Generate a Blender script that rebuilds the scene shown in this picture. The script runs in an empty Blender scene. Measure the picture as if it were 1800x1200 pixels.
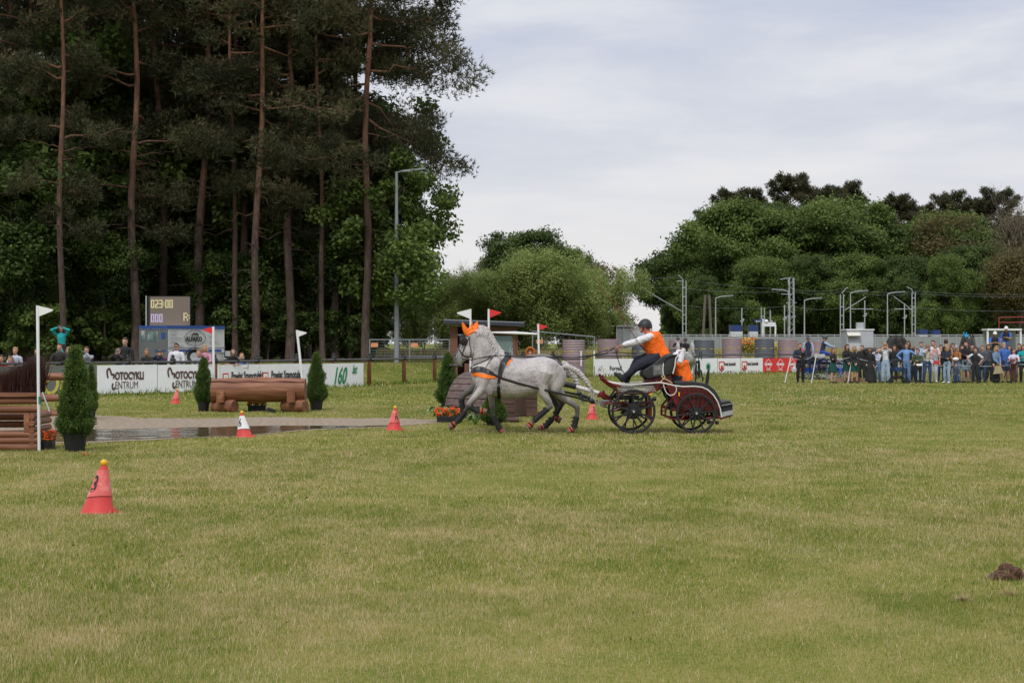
import bpy, bmesh, math, random
import numpy as np
from math import sin, cos, pi, radians, sqrt, atan2
from mathutils import Vector as V, Matrix, noise
from mathutils.bvhtree import BVHTree
C = bpy.context.scene.collection
SC = bpy.context.scene
# ------------------------------------------------ camera, sky, sun, exposure
cam = bpy.data.objects.new('camera', bpy.data.cameras.new('camera')); C.objects.link(cam)
cam.location = (0, 0, 1.75); cam.rotation_euler = (radians(90) + 3/3000, 0, 0)
cam.data.sensor_width = 36; cam.data.lens = 60; cam.data.clip_end = 4000; cam.data.clip_start = .1
SC.camera = cam
SC.view_settings.view_transform = 'Standard'; SC.view_settings.look = 'None'
SC.view_settings.exposure = 0.22; SC.view_settings.gamma = 1
SUN_EL, SUN_AZ = 50, 196       # azimuth the light comes from, clockwise from +Y
sd = bpy.data.lights.new('sun', 'SUN'); sun = bpy.data.objects.new('sun', sd); C.objects.link(sun)
sd.energy = 1.65; sd.angle = radians(8); sd.color = (1, .965, .92)
_d = V((sin(radians(SUN_AZ))*cos(radians(SUN_EL)), cos(radians(SUN_AZ))*cos(radians(SUN_EL)), sin(radians(SUN_EL))))
sun.rotation_euler = _d.to_track_quat('Z', 'Y').to_euler(); sun.location = (0, -20, 40)
W = bpy.data.worlds.new('World'); SC.world = W; W.use_nodes = True
nt = W.node_tree; nt.nodes.clear(); N = nt.nodes.new; L = nt.links.new
def nd(nt, t, **k):
    n = nt.nodes.new(t)
    for a, b in k.items(): setattr(n, a, b)
    return n
def ramp(nt, fac, stops):
    r = nt.nodes.new('ShaderNodeValToRGB'); nt.links.new(fac, r.inputs[0]); e = r.color_ramp.elements
    while len(e) < len(stops): e.new(.5)
    for q, (p, c) in zip(e, stops):
        q.position = p; q.color = (*c, 1) if len(c) == 3 else c
    return r
sky = nd(nt, 'ShaderNodeTexSky', sky_type='NISHITA', sun_disc=False, sun_elevation=radians(SUN_EL), sun_rotation=radians(SUN_AZ))
bg1 = N('ShaderNodeBackground'); bg1.inputs[1].default_value = .1; L(sky.outputs[0], bg1.inputs[0])
tc = N('ShaderNodeTexCoord'); sp = N('ShaderNodeSeparateXYZ'); L(tc.outputs['Generated'], sp.inputs[0])
def math_(nt, op, a, b=None, clamp=False):
    n = nd(nt, 'ShaderNodeMath', operation=op, use_clamp=clamp)
    for i, v in enumerate((a, b)):
        if v is None: continue
        if isinstance(v, (int, float)): n.inputs[i].default_value = v
        else: nt.links.new(v, n.inputs[i])
    return n.outputs[0]
zz = math_(nt, 'MAXIMUM', sp.outputs[2], 0.0)
den = math_(nt, 'ADD', zz, .10)
cx = math_(nt, 'DIVIDE', sp.outputs[0], den); cy = math_(nt, 'DIVIDE', sp.outputs[1], den)
cb = N('ShaderNodeCombineXYZ'); L(cx, cb.inputs[0]); L(cy, cb.inputs[1])
nz = nd(nt, 'ShaderNodeTexNoise'); nz.inputs['Scale'].default_value = 1.15; nz.inputs['Detail'].default_value = 9; nz.inputs['Roughness'].default_value = .56
nz.inputs['Distortion'].default_value = .25
L(cb.outputs[0], nz.inputs['Vector'])
cl = ramp(nt, nz.outputs[0], [(.34, (.43, .48, .60)), (.46, (.525, .555, .645)), (.56, (.63, .645, .70)), (.68, (.72, .71, .725))])
hz = ramp(nt, zz, [(0, (1, 1, 1)), (.05, (.85,)*3), (.13, (.32,)*3), (.22, (0, 0, 0))])
mx = nd(nt, 'ShaderNodeMix', data_type='RGBA'); L(hz.outputs[0], mx.inputs[0]); L(cl.outputs[0], mx.inputs[6]); mx.inputs[7].default_value = (.72, .70, .70, 1)
zen = nd(nt, 'ShaderNodeMapRange'); L(zz, zen.inputs[0]); zen.inputs[1].default_value = .2; zen.inputs[2].default_value = .9; zen.inputs[3].default_value = 1; zen.inputs[4].default_value = 1.8
bg2 = N('ShaderNodeBackground'); L(mx.outputs[2], bg2.inputs[0]); L(zen.outputs[0], bg2.inputs[1])
ms = N('ShaderNodeMixShader'); ms.inputs[0].default_value = .93; L(bg1.outputs[0], ms.inputs[1]); L(bg2.outputs[0], ms.inputs[2])
wo = N('ShaderNodeOutputWorld'); L(ms.outputs[0], wo.inputs[0])
SC.cycles.max_bounces = 5; SC.cycles.diffuse_bounces = 3; SC.cycles.transparent_max_bounces = 8
SC.cycles.use_denoising = True
# ------------------------------------------------ helpers
def P(px, py, Y): return V(((px-900)*Y/3000, Y, 1.75+(603-py)*Y/3000))
def PX(px, Y): return (px-900)*Y/3000
_FK = [(-300, 50), (0, 54), (170, 57), (375, 61), (640, 69), (770, 76), (900, 84), (1043, 89), (1180, 93), (1345, 99), (1800, 99), (2300, 99)]
def fenceY(px):
    px = min(max(px, -300), 2300)
    for (a, b), (c, d) in zip(_FK, _FK[1:]):
        if px <= c: return b+(d-b)*(px-a)/(c-a)
def ss(t): t = min(max(t, 0), 1); return t*t*(3-2*t)
def gz(x, y):
    if y < 40: return 0.0
    return .75*ss((y-fenceY(900+3000*x/y)-1.2)/11)
def GP(px, Y): x = PX(px, Y); return V((x, Y, gz(x, Y)))
MATS = {}
def mat(name, col, rough=.7, var=.15, scale=8., metal=0., bump=0., col2=None, spec=.4, trans=0., coat=0., stretch=None, obj=True):
    if name in MATS: return MATS[name]
    m = bpy.data.materials.new(name); m.use_nodes = True; nt = m.node_tree; b = nt.nodes['Principled BSDF']
    b.inputs['Roughness'].default_value = rough; b.inputs['Metallic'].default_value = metal; b.inputs['Specular IOR Level'].default_value = spec
    b.inputs['Coat Weight'].default_value = coat
    t = nt.nodes.new('ShaderNodeTexCoord'); nz = nt.nodes.new('ShaderNodeTexNoise'); nz.inputs['Scale'].default_value = scale; nz.inputs['Detail'].default_value = 5; nz.inputs['Roughness'].default_value = .6
    src = t.outputs['Object']
    if stretch:
        mp = nt.nodes.new('ShaderNodeMapping'); mp.inputs['Scale'].default_value = stretch; nt.links.new(src, mp.inputs[0]); src = mp.outputs[0]
    nt.links.new(src, nz.inputs['Vector'])
    c2 = col2 or tuple(min(1, c*(1+var)) for c in col); c1 = tuple(c*(1-var) for c in col)
    r = ramp(nt, nz.outputs[0], [(.3, c1), (.5, col), (.7, c2)]); nt.links.new(r.outputs[0], b.inputs['Base Color'])
    if bump:
        bp = nt.nodes.new('ShaderNodeBump'); bp.inputs['Strength'].default_value = bump; bp.inputs['Distance'].default_value = .02; nt.links.new(nz.outputs[0], bp.inputs['Height']); nt.links.new(bp.outputs[0], b.inputs['Normal'])
    MATS[name] = m; return m
def leafmat(name, stops, trans=.35, rough=.6):
    if name in MATS: return MATS[name]
    m = bpy.data.materials.new(name); m.use_nodes = True; nt = m.node_tree; b = nt.nodes['Principled BSDF']
    a = nd(nt, 'ShaderNodeAttribute', attribute_name='tint')
    r = ramp(nt, a.outputs['Fac'], stops); nt.links.new(r.outputs[0], b.inputs['Base Color']); b.inputs['Roughness'].default_value = rough; b.inputs['Specular IOR Level'].default_value = .25
    if trans:
        tl = nt.nodes.new('ShaderNodeBsdfTranslucent'); nt.links.new(r.outputs[0], tl.inputs[0])
        mx = nt.nodes.new('ShaderNodeMixShader'); mx.inputs[0].default_value = trans
        nt.links.new(b.outputs[0], mx.inputs[1]); nt.links.new(tl.outputs[0], mx.inputs[2]); nt.links.new(mx.outputs[0], nt.nodes['Material Output'].inputs[0])
    MATS[name] = m; return m
def tag(o, label=None, cat=None, group=None, kind=None):
    if label: o['label'] = label
    if cat: o['category'] = cat
    if group: o['group'] = group
    if kind: o['kind'] = kind
    return o
def thing(name, label, cat, loc=(0, 0, 0), rz=0, group=None):
    o = bpy.data.objects.new(name, None); C.objects.link(o); o.location = loc; o.rotation_euler = (0, 0, rz); o.empty_display_size = .1
    return tag(o, label, cat, group)
def link(name, me, parent=None, loc=None):
    o = bpy.data.objects.new(name, me); C.objects.link(o)
    if parent: o.parent = parent
    if loc: o.location = loc
    return o
def copy_tree(o, parent=None):
    c = o.copy(); C.objects.link(c); c.parent = parent
    for ch in list(o.children): copy_tree(ch, c)
    return c
class MB:
    def __init__(s): s.v = []; s.f = []; s.uv = None
    def add(s, vs, fs):
        n = len(s.v); s.v += [tuple(p) for p in vs]; s.f += [tuple(i+n for i in f) for f in fs]; return s
    def join(s, o, M=None):
        return s.add([M @ V(p) for p in o.v] if M else o.v, o.f)
    def box(s, c, d, rz=0, R=None):
        M = R or Matrix.Rotation(rz, 3, 'Z'); c = V(c)
        vs = [c + M @ V((x*d[0]/2, y*d[1]/2, z*d[2]/2)) for x in (-1, 1) for y in (-1, 1) for z in (-1, 1)]
        return s.add(vs, [(0, 1, 3, 2), (4, 6, 7, 5), (0, 4, 5, 1), (2, 3, 7, 6), (0, 2, 6, 4), (1, 5, 7, 3)])
    def rings(s, rs, cap=True, closed=False):
        n = len(rs[0]); k = len(rs); vs = [p for r in rs for p in r]; fs = []
        for i in range(k if closed else k-1):
            a = i*n; b = ((i+1) % k)*n
            for j in range(n): j2 = (j+1) % n; fs.append((a+j, a+j2, b+j2, b+j))
        if cap and not closed:
            fs.append(tuple(range(n-1, -1, -1))); fs.append(tuple((k-1)*n+j for j in range(n)))
        return s.add(vs, fs)
    def tube(s, pts, r, n=8, cap=True, flat=None, closed=False):
        pts = [V(p) for p in pts]; k = len(pts); rr = r if isinstance(r, list) else [r]*k
        rs = []; up = None
        for i in range(k):
            if closed: t = pts[(i+1) % k]-pts[i-1]
            else: t = pts[min(i+1, k-1)]-pts[max(i-1, 0)]
            t = t.normalized() if t.length > 1e-9 else V((0, 0, 1))
            if up is None:
                up = V((0, 0, 1)) if abs(t.z) < .9 else V((0, 1, 0))
                if flat is not None: up = V(flat)
            u = (up - t*up.dot(t)); u = u.normalized() if u.length > 1e-6 else t.orthogonal().normalized()
            up = u; w = t.cross(u)
            q = rr[i]; qa, qb = q if isinstance(q, (tuple, list)) else (q, q)
            rs.append([pts[i] + u*(qa*cos(2*pi*j/n)) + w*(qb*sin(2*pi*j/n)) for j in range(n)])
        return s.rings(rs, cap, closed)
    def ell(s, c, r, n=12, m=8, R=None):
        c = V(c); rs = []
        r = (r,)*3 if isinstance(r, (int, float)) else r
        for i in range(m+1):
            a = -pi/2 + pi*(i+.02)/(m+.04); ring = []
            for j in range(n):
                p = V((r[0]*cos(a)*cos(2*pi*j/n), r[1]*cos(a)*sin(2*pi*j/n), r[2]*sin(a)))
                ring.append(c + (R @ p if R else p))
            rs.append(ring)
        return s.rings(rs)
    def lathe(s, prof, c=(0, 0, 0), n=20, R=None):
        c = V(c); rs = []
        for (r, z) in prof:
            rs.append([c + (R @ V((r*cos(2*pi*j/n), r*sin(2*pi*j/n), z)) if R else V((r*cos(2*pi*j/n), r*sin(2*pi*j/n), z))) for j in range(n)])
        return s.rings(rs)
    def prism(s, poly, f0, f1):   # poly in 2d, f0/f1 map (a,b)->3d
        n = len(poly); vs = [f0(*p) for p in poly]+[f1(*p) for p in poly]
        return s.add(vs, [tuple(range(n-1, -1, -1)), tuple(range(n, 2*n))]+[(i, (i+1) % n, n+(i+1) % n, n+i) for i in range(n)])
    def mesh(s, name='m', smooth=True, mats=()):
        me = bpy.data.meshes.new(name); me.from_pydata(s.v, [], s.f)
        if smooth: me.polygons.foreach_set('use_smooth', [True]*len(me.polygons))
        for m in mats: me.materials.append(m)
        bm = bmesh.new(); bm.from_mesh(me); bmesh.ops.recalc_face_normals(bm, faces=bm.faces); bm.to_mesh(me); bm.free()
        me.update(); return me
    def build(s, name, m, parent=None, smooth=True, bevel=0, loc=None):
        o = link(name, s.mesh(name, smooth, [m]), parent, loc)
        if smooth: 
            try: o.data.set_sharp_from_angle(angle=radians(40))
            except Exception: pass
        if bevel:
            b = o.modifiers.new('b', 'BEVEL'); b.width = bevel; b.segments = 2; b.limit_method = 'ANGLE'
        return o
def fuse(mb, voxel, it=4, fold=0, fs=9., name='m', mats=()):
    """voxel-merge overlapping closed shapes into one continuous surface"""
    o = link('tmp', mb.mesh()); r = o.modifiers.new('r', 'REMESH'); r.mode = 'VOXEL'; r.voxel_size = voxel
    if it: q = o.modifiers.new('s', 'SMOOTH'); q.iterations = it; q.factor = .5
    dg = bpy.context.evaluated_depsgraph_get(); me = bpy.data.meshes.new_from_object(o.evaluated_get(dg)); bpy.data.objects.remove(o)
    me.name = name
    if fold:
        n = len(me.vertices); co = np.empty(n*3, 'f'); no = np.empty(n*3, 'f'); me.vertices.foreach_get('co', co); me.vertices.foreach_get('normal', no)
        co = co.reshape(-1, 3); no = no.reshape(-1, 3)
        d = np.array([noise.noise(V((p[0]*fs*1.3, p[1]*fs*1.3, p[2]*fs*.8))) + .5*noise.noise(V(p*fs*2.3)) for p in co])
        co += no*(d*fold)[:, None]; me.vertices.foreach_set('co', co.ravel())
    me.polygons.foreach_set('use_smooth', [True]*len(me.polygons)); me.materials.clear()
    for m in mats: me.materials.append(m)
    me.update(); return me
def npmesh(name, verts, nper, m, tint=None, smooth=False):
    """verts (N*nper,3): N faces of nper corners each"""
    n = len(verts); k = n//nper; me = bpy.data.meshes.new(name)
    me.vertices.add(n); me.vertices.foreach_set('co', np.ascontiguousarray(verts, 'f').ravel())
    me.loops.add(n); me.loops.foreach_set('vertex_index', np.arange(n, dtype='i'))
    me.polygons.add(k); me.polygons.foreach_set('loop_start', np.arange(0, n, nper, dtype='i')); 
    me.polygons.foreach_set('loop_total', np.full(k, nper, 'i'))
    if tint is not None:
        a = me.attributes.new('tint', 'FLOAT', 'FACE'); a.data.foreach_set('value', np.ascontiguousarray(tint, 'f'))
    me.materials.append(m); me.update(calc_edges=True); return me
_txt = {}
def text(s, size, M, m, name='lettering', parent=None, bold=0., sx=1., shear=0., align='LEFT', ext=.002):
    cu = bpy.data.curves.new('t', 'FONT'); cu.body = s; cu.size = size; cu.offset = bold; cu.shear = shear; cu.align_x = align; cu.extrude = ext; cu.resolution_u = 3
    o = bpy.data.objects.new('t', cu); C.objects.link(o)
    me = bpy.data.meshes.new_from_object(o.evaluated_get(bpy.context.evaluated_depsgraph_get())); bpy.data.objects.remove(o)
    me.transform(Matrix.Diagonal((sx, 1, 1, 1))); me.transform(M); me.materials.clear(); me.materials.append(m)
    return link(name, me, parent)
def frame(o, ex):   # 4x4: text lies in the vertical plane through o along ex, facing -y side
    ex = V(ex).normalized(); ez = V((0, 0, 1)); n = ex.cross(ez)
    M = Matrix.Identity(4)
    for i in range(3): M[i][0] = ex[i]; M[i][1] = ez[i]; M[i][2] = n[i]; M[i][3] = o[i]
    return M
rnd = random.Random(7); rng = np.random.default_rng(7)
# ------------------------------------------------ ground, mud, water, grass
def groundmat():
    m = bpy.data.materials.new('turf'); m.use_nodes = True; nt = m.node_tree; b = nt.nodes['Principled BSDF']; b.inputs['Roughness'].default_value = .95; b.inputs['Specular IOR Level'].default_value = .1
    g = nt.nodes.new('ShaderNodeNewGeometry')
    def nz(sc, det, stretch=(1, 1, 1)):
        mp = nt.nodes.new('ShaderNodeMapping'); mp.inputs['Scale'].default_value = stretch; nt.links.new(g.outputs['Position'], mp.inputs[0])
        n = nt.nodes.new('ShaderNodeTexNoise'); n.inputs['Scale'].default_value = sc; n.inputs['Detail'].default_value = det; n.inputs['Roughness'].default_value = .65; nt.links.new(mp.outputs[0], n.inputs['Vector']); return n.outputs[0]
    big = nz(.16, 4, (1, .8, 1)); mid = nz(1.3, 4); fine = nz(26, 3); fine2 = nz(90, 2)
    a = math_(nt, 'ADD', math_(nt, 'MULTIPLY', big, .34), math_(nt, 'MULTIPLY', mid, .38)); a = math_(nt, 'ADD', a, math_(nt, 'MULTIPLY', fine, .3)); 
    sp = nt.nodes.new('ShaderNodeSeparateXYZ'); nt.links.new(g.outputs['Position'], sp.inputs[0])
    far = nt.nodes.new('ShaderNodeMapRange'); nt.links.new(sp.outputs[1], far.inputs[0]); far.inputs[1].default_value = 26; far.inputs[2].default_value = 60; far.inputs[3].default_value = 0; far.inputs[4].default_value = -.05
    a = math_(nt, 'ADD', a, far.outputs[0])
    r = ramp(nt, a, [(.36, (.078, .115, .016)), (.45, (.138, .165, .026)), (.52, (.205, .203, .043)), (.60, (.27, .228, .078)), (.7, (.33, .265, .125))])
    mul = nd(nt, 'ShaderNodeMix', data_type='RGBA', blend_type='MULTIPLY'); mul.inputs[0].default_value = .6
    rr = ramp(nt, fine2, [(.3, (.35, .35, .3)), (.7, (1.25, 1.25, 1.2))]); nt.links.new(r.outputs[0], mul.inputs[6]); nt.links.new(rr.outputs[0], mul.inputs[7]); nt.links.new(mul.outputs[2], b.inputs['Base Color'])
    bp = nt.nodes.new('ShaderNodeBump'); bp.inputs['Strength'].default_value = .6; bp.inputs['Distance'].default_value = .03; nt.links.new(fine, bp.inputs['Height']); nt.links.new(bp.outputs[0], b.inputs['Normal'])
    return m
GM = groundmat()
xs = np.unique(np.concatenate([np.linspace(-900, -60, 22), np.linspace(-60, 60, 121), np.linspace(60, 900, 22)]))
ys = np.unique(np.concatenate([np.linspace(-60, 44, 20), np.linspace(44, 125, 82), np.linspace(125, 2500, 30)]))
mb = MB(); nx = len(xs)
for y in ys:
    for x in xs: mb.v.append((x, y, gz(x, y) + (noise.noise(V((x*.25, y*.25, 0)))*.025 if y < 140 and not (27 < y < 46 and -15 < x < 2) else 0)))
for j in range(len(ys)-1):
    for i in range(nx-1): a = j*nx+i; mb.f.append((a, a+1, a+1+nx, a+nx))
tag(mb.build('ground', GM), 'mown green and straw coloured grass field', kind='structure')
# mud bank and puddle: outline traced on the ground plane
def G(px, py): Y = 5250/(py-603); return (PX(px, Y), Y)
mudp = [(-60, 735), (60, 731), (160, 729), (260, 735), (360, 736), (460, 733), (560, 735), (680, 735), (740, 737), (790, 737), (800, 741), (740, 746), (690, 750), (620, 754), (540, 756), (460, 764), (400, 768), (330, 770), (250, 774.5), (180, 776.5), (70, 779), (-60, 780)]
watp = [(-60, 758), (60, 757), (150, 756), (230, 755), (300, 753), (380, 751), (460, 749.5), (520, 749), (590, 749.2), (650, 748.6), (690, 748.6), (700, 749.3), (640, 751), (560, 754), (520, 756), (460, 763), (400, 767), (300, 770), (180, 775), (70, 777), (-60, 778)]
def wobble(poly, amp, sub=6):
    out = []; n = len(poly)
    for i in range(n):
        a = V(poly[i]+(0,)); b = V(poly[(i+1) % n]+(0,))
        for k in range(sub):
            p = a.lerp(b, k/sub); d = noise.noise(V((p.x*1.7, p.y*1.7, 3)))*amp + noise.noise(V((p.x*5, p.y*5, 9)))*amp*.5
            out.append((p.x+d*.5, p.y+d))
    return out
MUD = wobble([G(*p) for p in mudp], .5); WAT = wobble([G(*p) for p in watp], .3)
def sheet(name, poly, z, m, lab):
    bm = bmesh.new(); vs = [bm.verts.new((x, y, z)) for x, y in poly]; bm.faces.new(vs); bmesh.ops.triangulate(bm, faces=bm.faces)
    bmesh.ops.subdivide_edges(bm, edges=[e for e in bm.edges if e.calc_length() > 1], cuts=6, use_grid_fill=True)
    me = bpy.data.meshes.new(name); bm.to_mesh(me); bm.free(); me.materials.append(m); return tag(link(name, me), lab, kind='structure')
mudm = mat('wet_sand', (.24, .185, .125), .95, .45, 9, bump=1, col2=(.40, .325, .235))
sheet('mud', MUD, .009, mudm, 'trampled pale sand round the puddle')
wm = bpy.data.materials.new('muddy_water'); wm.use_nodes = True; b = wm.node_tree.nodes['Principled BSDF']; b.inputs['Roughness'].default_value = .05
b.inputs['Base Color'].default_value = (.10, .07, .038, 1); b.inputs['Specular IOR Level'].default_value = .6; b.inputs['IOR'].default_value = 1.33
_t = wm.node_tree; _g = _t.nodes.new('ShaderNodeNewGeometry'); _n = _t.nodes.new('ShaderNodeTexNoise'); _n.inputs['Scale'].default_value = 1.5; _n.inputs['Detail'].default_value = 5; _n.inputs['Distortion'].default_value = .6
_t.links.new(_g.outputs['Position'], _n.inputs['Vector']); _b = _t.nodes.new('ShaderNodeBump'); _b.inputs['Strength'].default_value = .9; _b.inputs['Distance'].default_value = .075
_t.links.new(_n.outputs[0], _b.inputs['Height']); _t.links.new(_b.outputs[0], b.inputs['Normal'])
sheet('water', WAT, .016, wm, 'muddy water puddle crossing')
def inside(poly, x, y):
    px = np.array([p[0] for p in poly]); py = np.array([p[1] for p in poly]); r = np.zeros(len(x), bool); j = len(px)-1
    for i in range(len(px)):
        c = ((py[i] > y) != (py[j] > y)) & (x < (px[j]-px[i])*(y-py[i])/(py[j]-py[i]+1e-12)+px[i]); r ^= c; j = i
    return r
# value noise on numpy arrays
_tab = rng.random((256, 256))
def vn(x, y):
    xi = np.floor(x).astype(int); yi = np.floor(y).astype(int); fx = x-xi; fy = y-yi; fx = fx*fx*(3-2*fx); fy = fy*fy*(3-2*fy)
    g = lambda a, b: _tab[a & 255, b & 255]
    return (g(xi, yi)*(1-fx)+g(xi+1, yi)*fx)*(1-fy)+(g(xi, yi+1)*(1-fx)+g(xi+1, yi+1)*fx)*fy
def fbm(x, y): return .5*vn(x, y)+.27*vn(x*2.1+7, y*2.1+3)+.15*vn(x*4.3, y*4.3+9)+.08*vn(x*9.1, y*9.1)
_gz = np.vectorize(gz)
def blades(y0, y1, dens, h, w, margin=4.0, ytall=None):
    area = .61*(y1*y1-y0*y0)/2+2*margin*(y1-y0); n = int(area*dens)
    y = np.sqrt(rng.random(n)*(y1*y1-y0*y0)+y0*y0); x = (rng.random(n)-.5)*(.61*y+margin*2)
    k = ~inside(MUD, x, y); x = x[k]; y = y[k]
    return x, y, h, w
vv = []; tt = []
for (y0, y1, dens, h, w) in [(7.2, 12, 9500, .025, .0030), (12, 18, 4300, .027, .0043), (18, 28, 1700, .029, .0068), (28, 48, 430, .032, .0115), (48, 100, 70, .042, .025)]:
    x, y, h, w = blades(y0, y1, dens, h, w); n = len(x)
    t = fbm(x*1.5+20, y*.9+11)*.5 + .22*fbm(x*.16, y*.3+5) + .28*fbm(x*6, y*3.2)   # patch: 0 green .. 1 straw
    t = (t-.5)*1.35+.565 - .06*np.clip((y-26)/30, 0, 1)
    tall = np.zeros(n)
    if y0 > 27:
        fy = np.array([fenceY(900+3000*a/b) for a, b in zip(x, y)]); tall = np.exp(-((y-fy)/1.6)**2); t -= tall*.35
    hh = h*(.55+.9*rng.random(n)**1.5)*(1.15-.35*t)*(1+3.5*tall)
    if y0 < 27: q_ = rng.random(n) < .05; hh[q_] *= 1.7; t = np.where(q_, t+.28, t); q_ = rng.random(n) < .06; t = np.where(q_, t-.4, t)
    a = rng.random(n)*2*pi; lx = (rng.normal(0, .42, n))*hh; ly = rng.normal(0, .42, n)*hh
    z = _gz(x, y) if y0 > 40 else np.zeros(n)
    p = np.empty((n, 3, 3)); ww = w*(.6+.8*rng.random(n))
    p[:, 0] = np.stack([x-ww*np.cos(a), y-ww*np.sin(a)*.5, z-.02], 1); p[:, 1] = np.stack([x+ww*np.cos(a), y+ww*np.sin(a)*.5, z-.02], 1); p[:, 2] = np.stack([x+lx, y+ly, z+hh], 1)
    vv.append(p.reshape(-1, 3)); tt.append(np.clip(t + rng.normal(0, .24, n), 0, 1))
gm = leafmat('grass_blade', [(0, (.07, .13, .013)), (.3, (.145, .20, .026)), (.5, (.25, .258, .05)), (.66, (.395, .325, .12)), (1, (.60, .46, .29))], .25)
tag(link('grass', npmesh('grass', np.concatenate(vv), 3, gm, np.concatenate(tt))), 'short mown turf blades over the whole field', 'grass', kind='stuff')
# clods of torn turf
dm = mat('torn_soil', (.075, .035, .02), .95, .5, 30, bump=1, col2=(.16, .09, .05))
def clod(px, py, w, h, d, lab, nb=60):
    x, y = G(px, py); t = thing('turf_clod', lab, 'turf clod', (x, y, 0), 0, 'clods of torn turf')
    b = MB()
    for i in range(int(8+w*260)):
        q = (rnd.random()-.5); r = (.18+.34*rnd.random())*h*(1.1-abs(q)); b.ell((q*w, (rnd.random()-.5)*d, h*.75*rnd.random()*(1-abs(2*q)**2)*(.35+.65*rnd.random())+.1*h), (r*1.2, r, r*.8), 8, 6, Matrix.Rotation(rnd.random()*3, 3, 'X'))
    link('soil', fuse(b, .006 if w < .1 else .006, 1, .008, 60, 'soil', [dm]), t)
    n = int(nb*w*42); c = np.stack([(rng.random(n)-.5)*w*1.25, (rng.random(n)-.5)*d*1.3, np.zeros(n)], 1); c[:, 2] = .6*h*np.clip(1-np.abs(c[:, 0]/w*2), 0, 1)*rng.random(n)
    hh = .02+.045*rng.random(n); a = rng.random(n)*2*pi; p = np.empty((n, 3, 3)); o = np.stack([np.cos(a), np.sin(a), a*0], 1)*.003
    p[:, 0] = c-o; p[:, 1] = c+o; p[:, 2] = c+np.stack([rng.normal(0, .5, n)*hh, rng.normal(0, .5, n)*hh, hh], 1)
    link('blades', npmesh('blades', p.reshape(-1, 3), 3, gm, np.clip(rng.normal(.8, .25, n), 0, 1)), t)
clod(1772, 1018, .25, .10, .12, 'largest dark clod of torn turf at the right edge of the field')
clod(1692, 1057, .085, .03, .05, 'small brown clod left of and below the big one')
clod(1774, 1047, .09, .022, .04, 'flat thin clod just below the big dark clod')
clod(612, 766, .1, .04, .08, 'small dark clod lying between the white banded cone and cone 6')
clod(712, 768, .07, .03, .06, 'tiny clod near the base of cone 6')

# crumbs of soil thrown about by hooves
n = 420; Y = 10+32*rng.random(n)**1.2; x = (rng.random(n)-.5)*.62*Y; cl_ = rng.integers(0, 60, n); x = x*.0+(_tab[cl_, 3]-.5)*.6*Y+rng.normal(0, .12, n); z = .012+.02*rng.random(n)
k_ = ~inside(MUD, x, Y); c = np.stack([x, Y+rng.normal(0, .2, n), z], 1)[k_]; n = len(c); p = np.repeat(c[:, None], 4, 1)+rng.normal(0, 1, (n, 4, 3))*(.003+.006*rng.random((n, 1, 1)))
o = link('soil_crumbs', npmesh('soil_crumbs', p.reshape(-1, 3), 4, dm)); tag(o, 'small crumbs of soil scattered over the mown grass', 'soil', kind='stuff')
# ------------------------------------------------ trees
BARKP = mat('pine_bark', (.20, .095, .055), .9, .45, 6, bump=1, col2=(.33, .15, .08), stretch=(3, 3, .6))
BARKD = mat('dark_bark', (.075, .058, .045), .95, .4, 7, bump=1, stretch=(3, 3, .6))
BARKG = mat('grey_bark', (.14, .115, .09), .95, .4, 8, bump=1, stretch=(3, 3, .6))
def bark2():
    m = bpy.data.materials.new('pine_trunk_bark'); m.use_nodes = True; nt = m.node_tree; b = nt.nodes['Principled BSDF']; b.inputs['Roughness'].default_value = .95
    t = nt.nodes.new('ShaderNodeTexCoord'); s = nt.nodes.new('ShaderNodeSeparateXYZ'); nt.links.new(t.outputs['Object'], s.inputs[0])
    n = nt.nodes.new('ShaderNodeTexNoise'); n.inputs['Scale'].default_value = 2.5; n.inputs['Detail'].default_value = 8; n.inputs['Roughness'].default_value = .7
    mp = nt.nodes.new('ShaderNodeMapping'); mp.inputs['Scale'].default_value = (3, 3, .8); nt.links.new(t.outputs['Object'], mp.inputs[0]); nt.links.new(mp.outputs[0], n.inputs['Vector'])
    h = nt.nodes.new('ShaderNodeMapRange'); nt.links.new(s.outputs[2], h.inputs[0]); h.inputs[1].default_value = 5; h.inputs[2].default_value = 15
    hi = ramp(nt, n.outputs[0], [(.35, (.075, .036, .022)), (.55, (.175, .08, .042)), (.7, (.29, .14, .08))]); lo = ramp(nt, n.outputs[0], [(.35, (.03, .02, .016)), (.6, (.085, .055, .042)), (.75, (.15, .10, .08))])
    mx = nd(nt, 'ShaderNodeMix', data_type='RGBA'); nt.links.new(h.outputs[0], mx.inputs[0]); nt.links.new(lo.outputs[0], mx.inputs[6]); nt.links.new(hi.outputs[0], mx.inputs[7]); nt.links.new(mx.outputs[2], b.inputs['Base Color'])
    bp = nt.nodes.new('ShaderNodeBump'); bp.inputs['Distance'].default_value = .05; nt.links.new(n.outputs[0], bp.inputs['Height']); nt.links.new(bp.outputs[0], b.inputs['Normal']); return m
BARKT = bark2()
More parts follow.
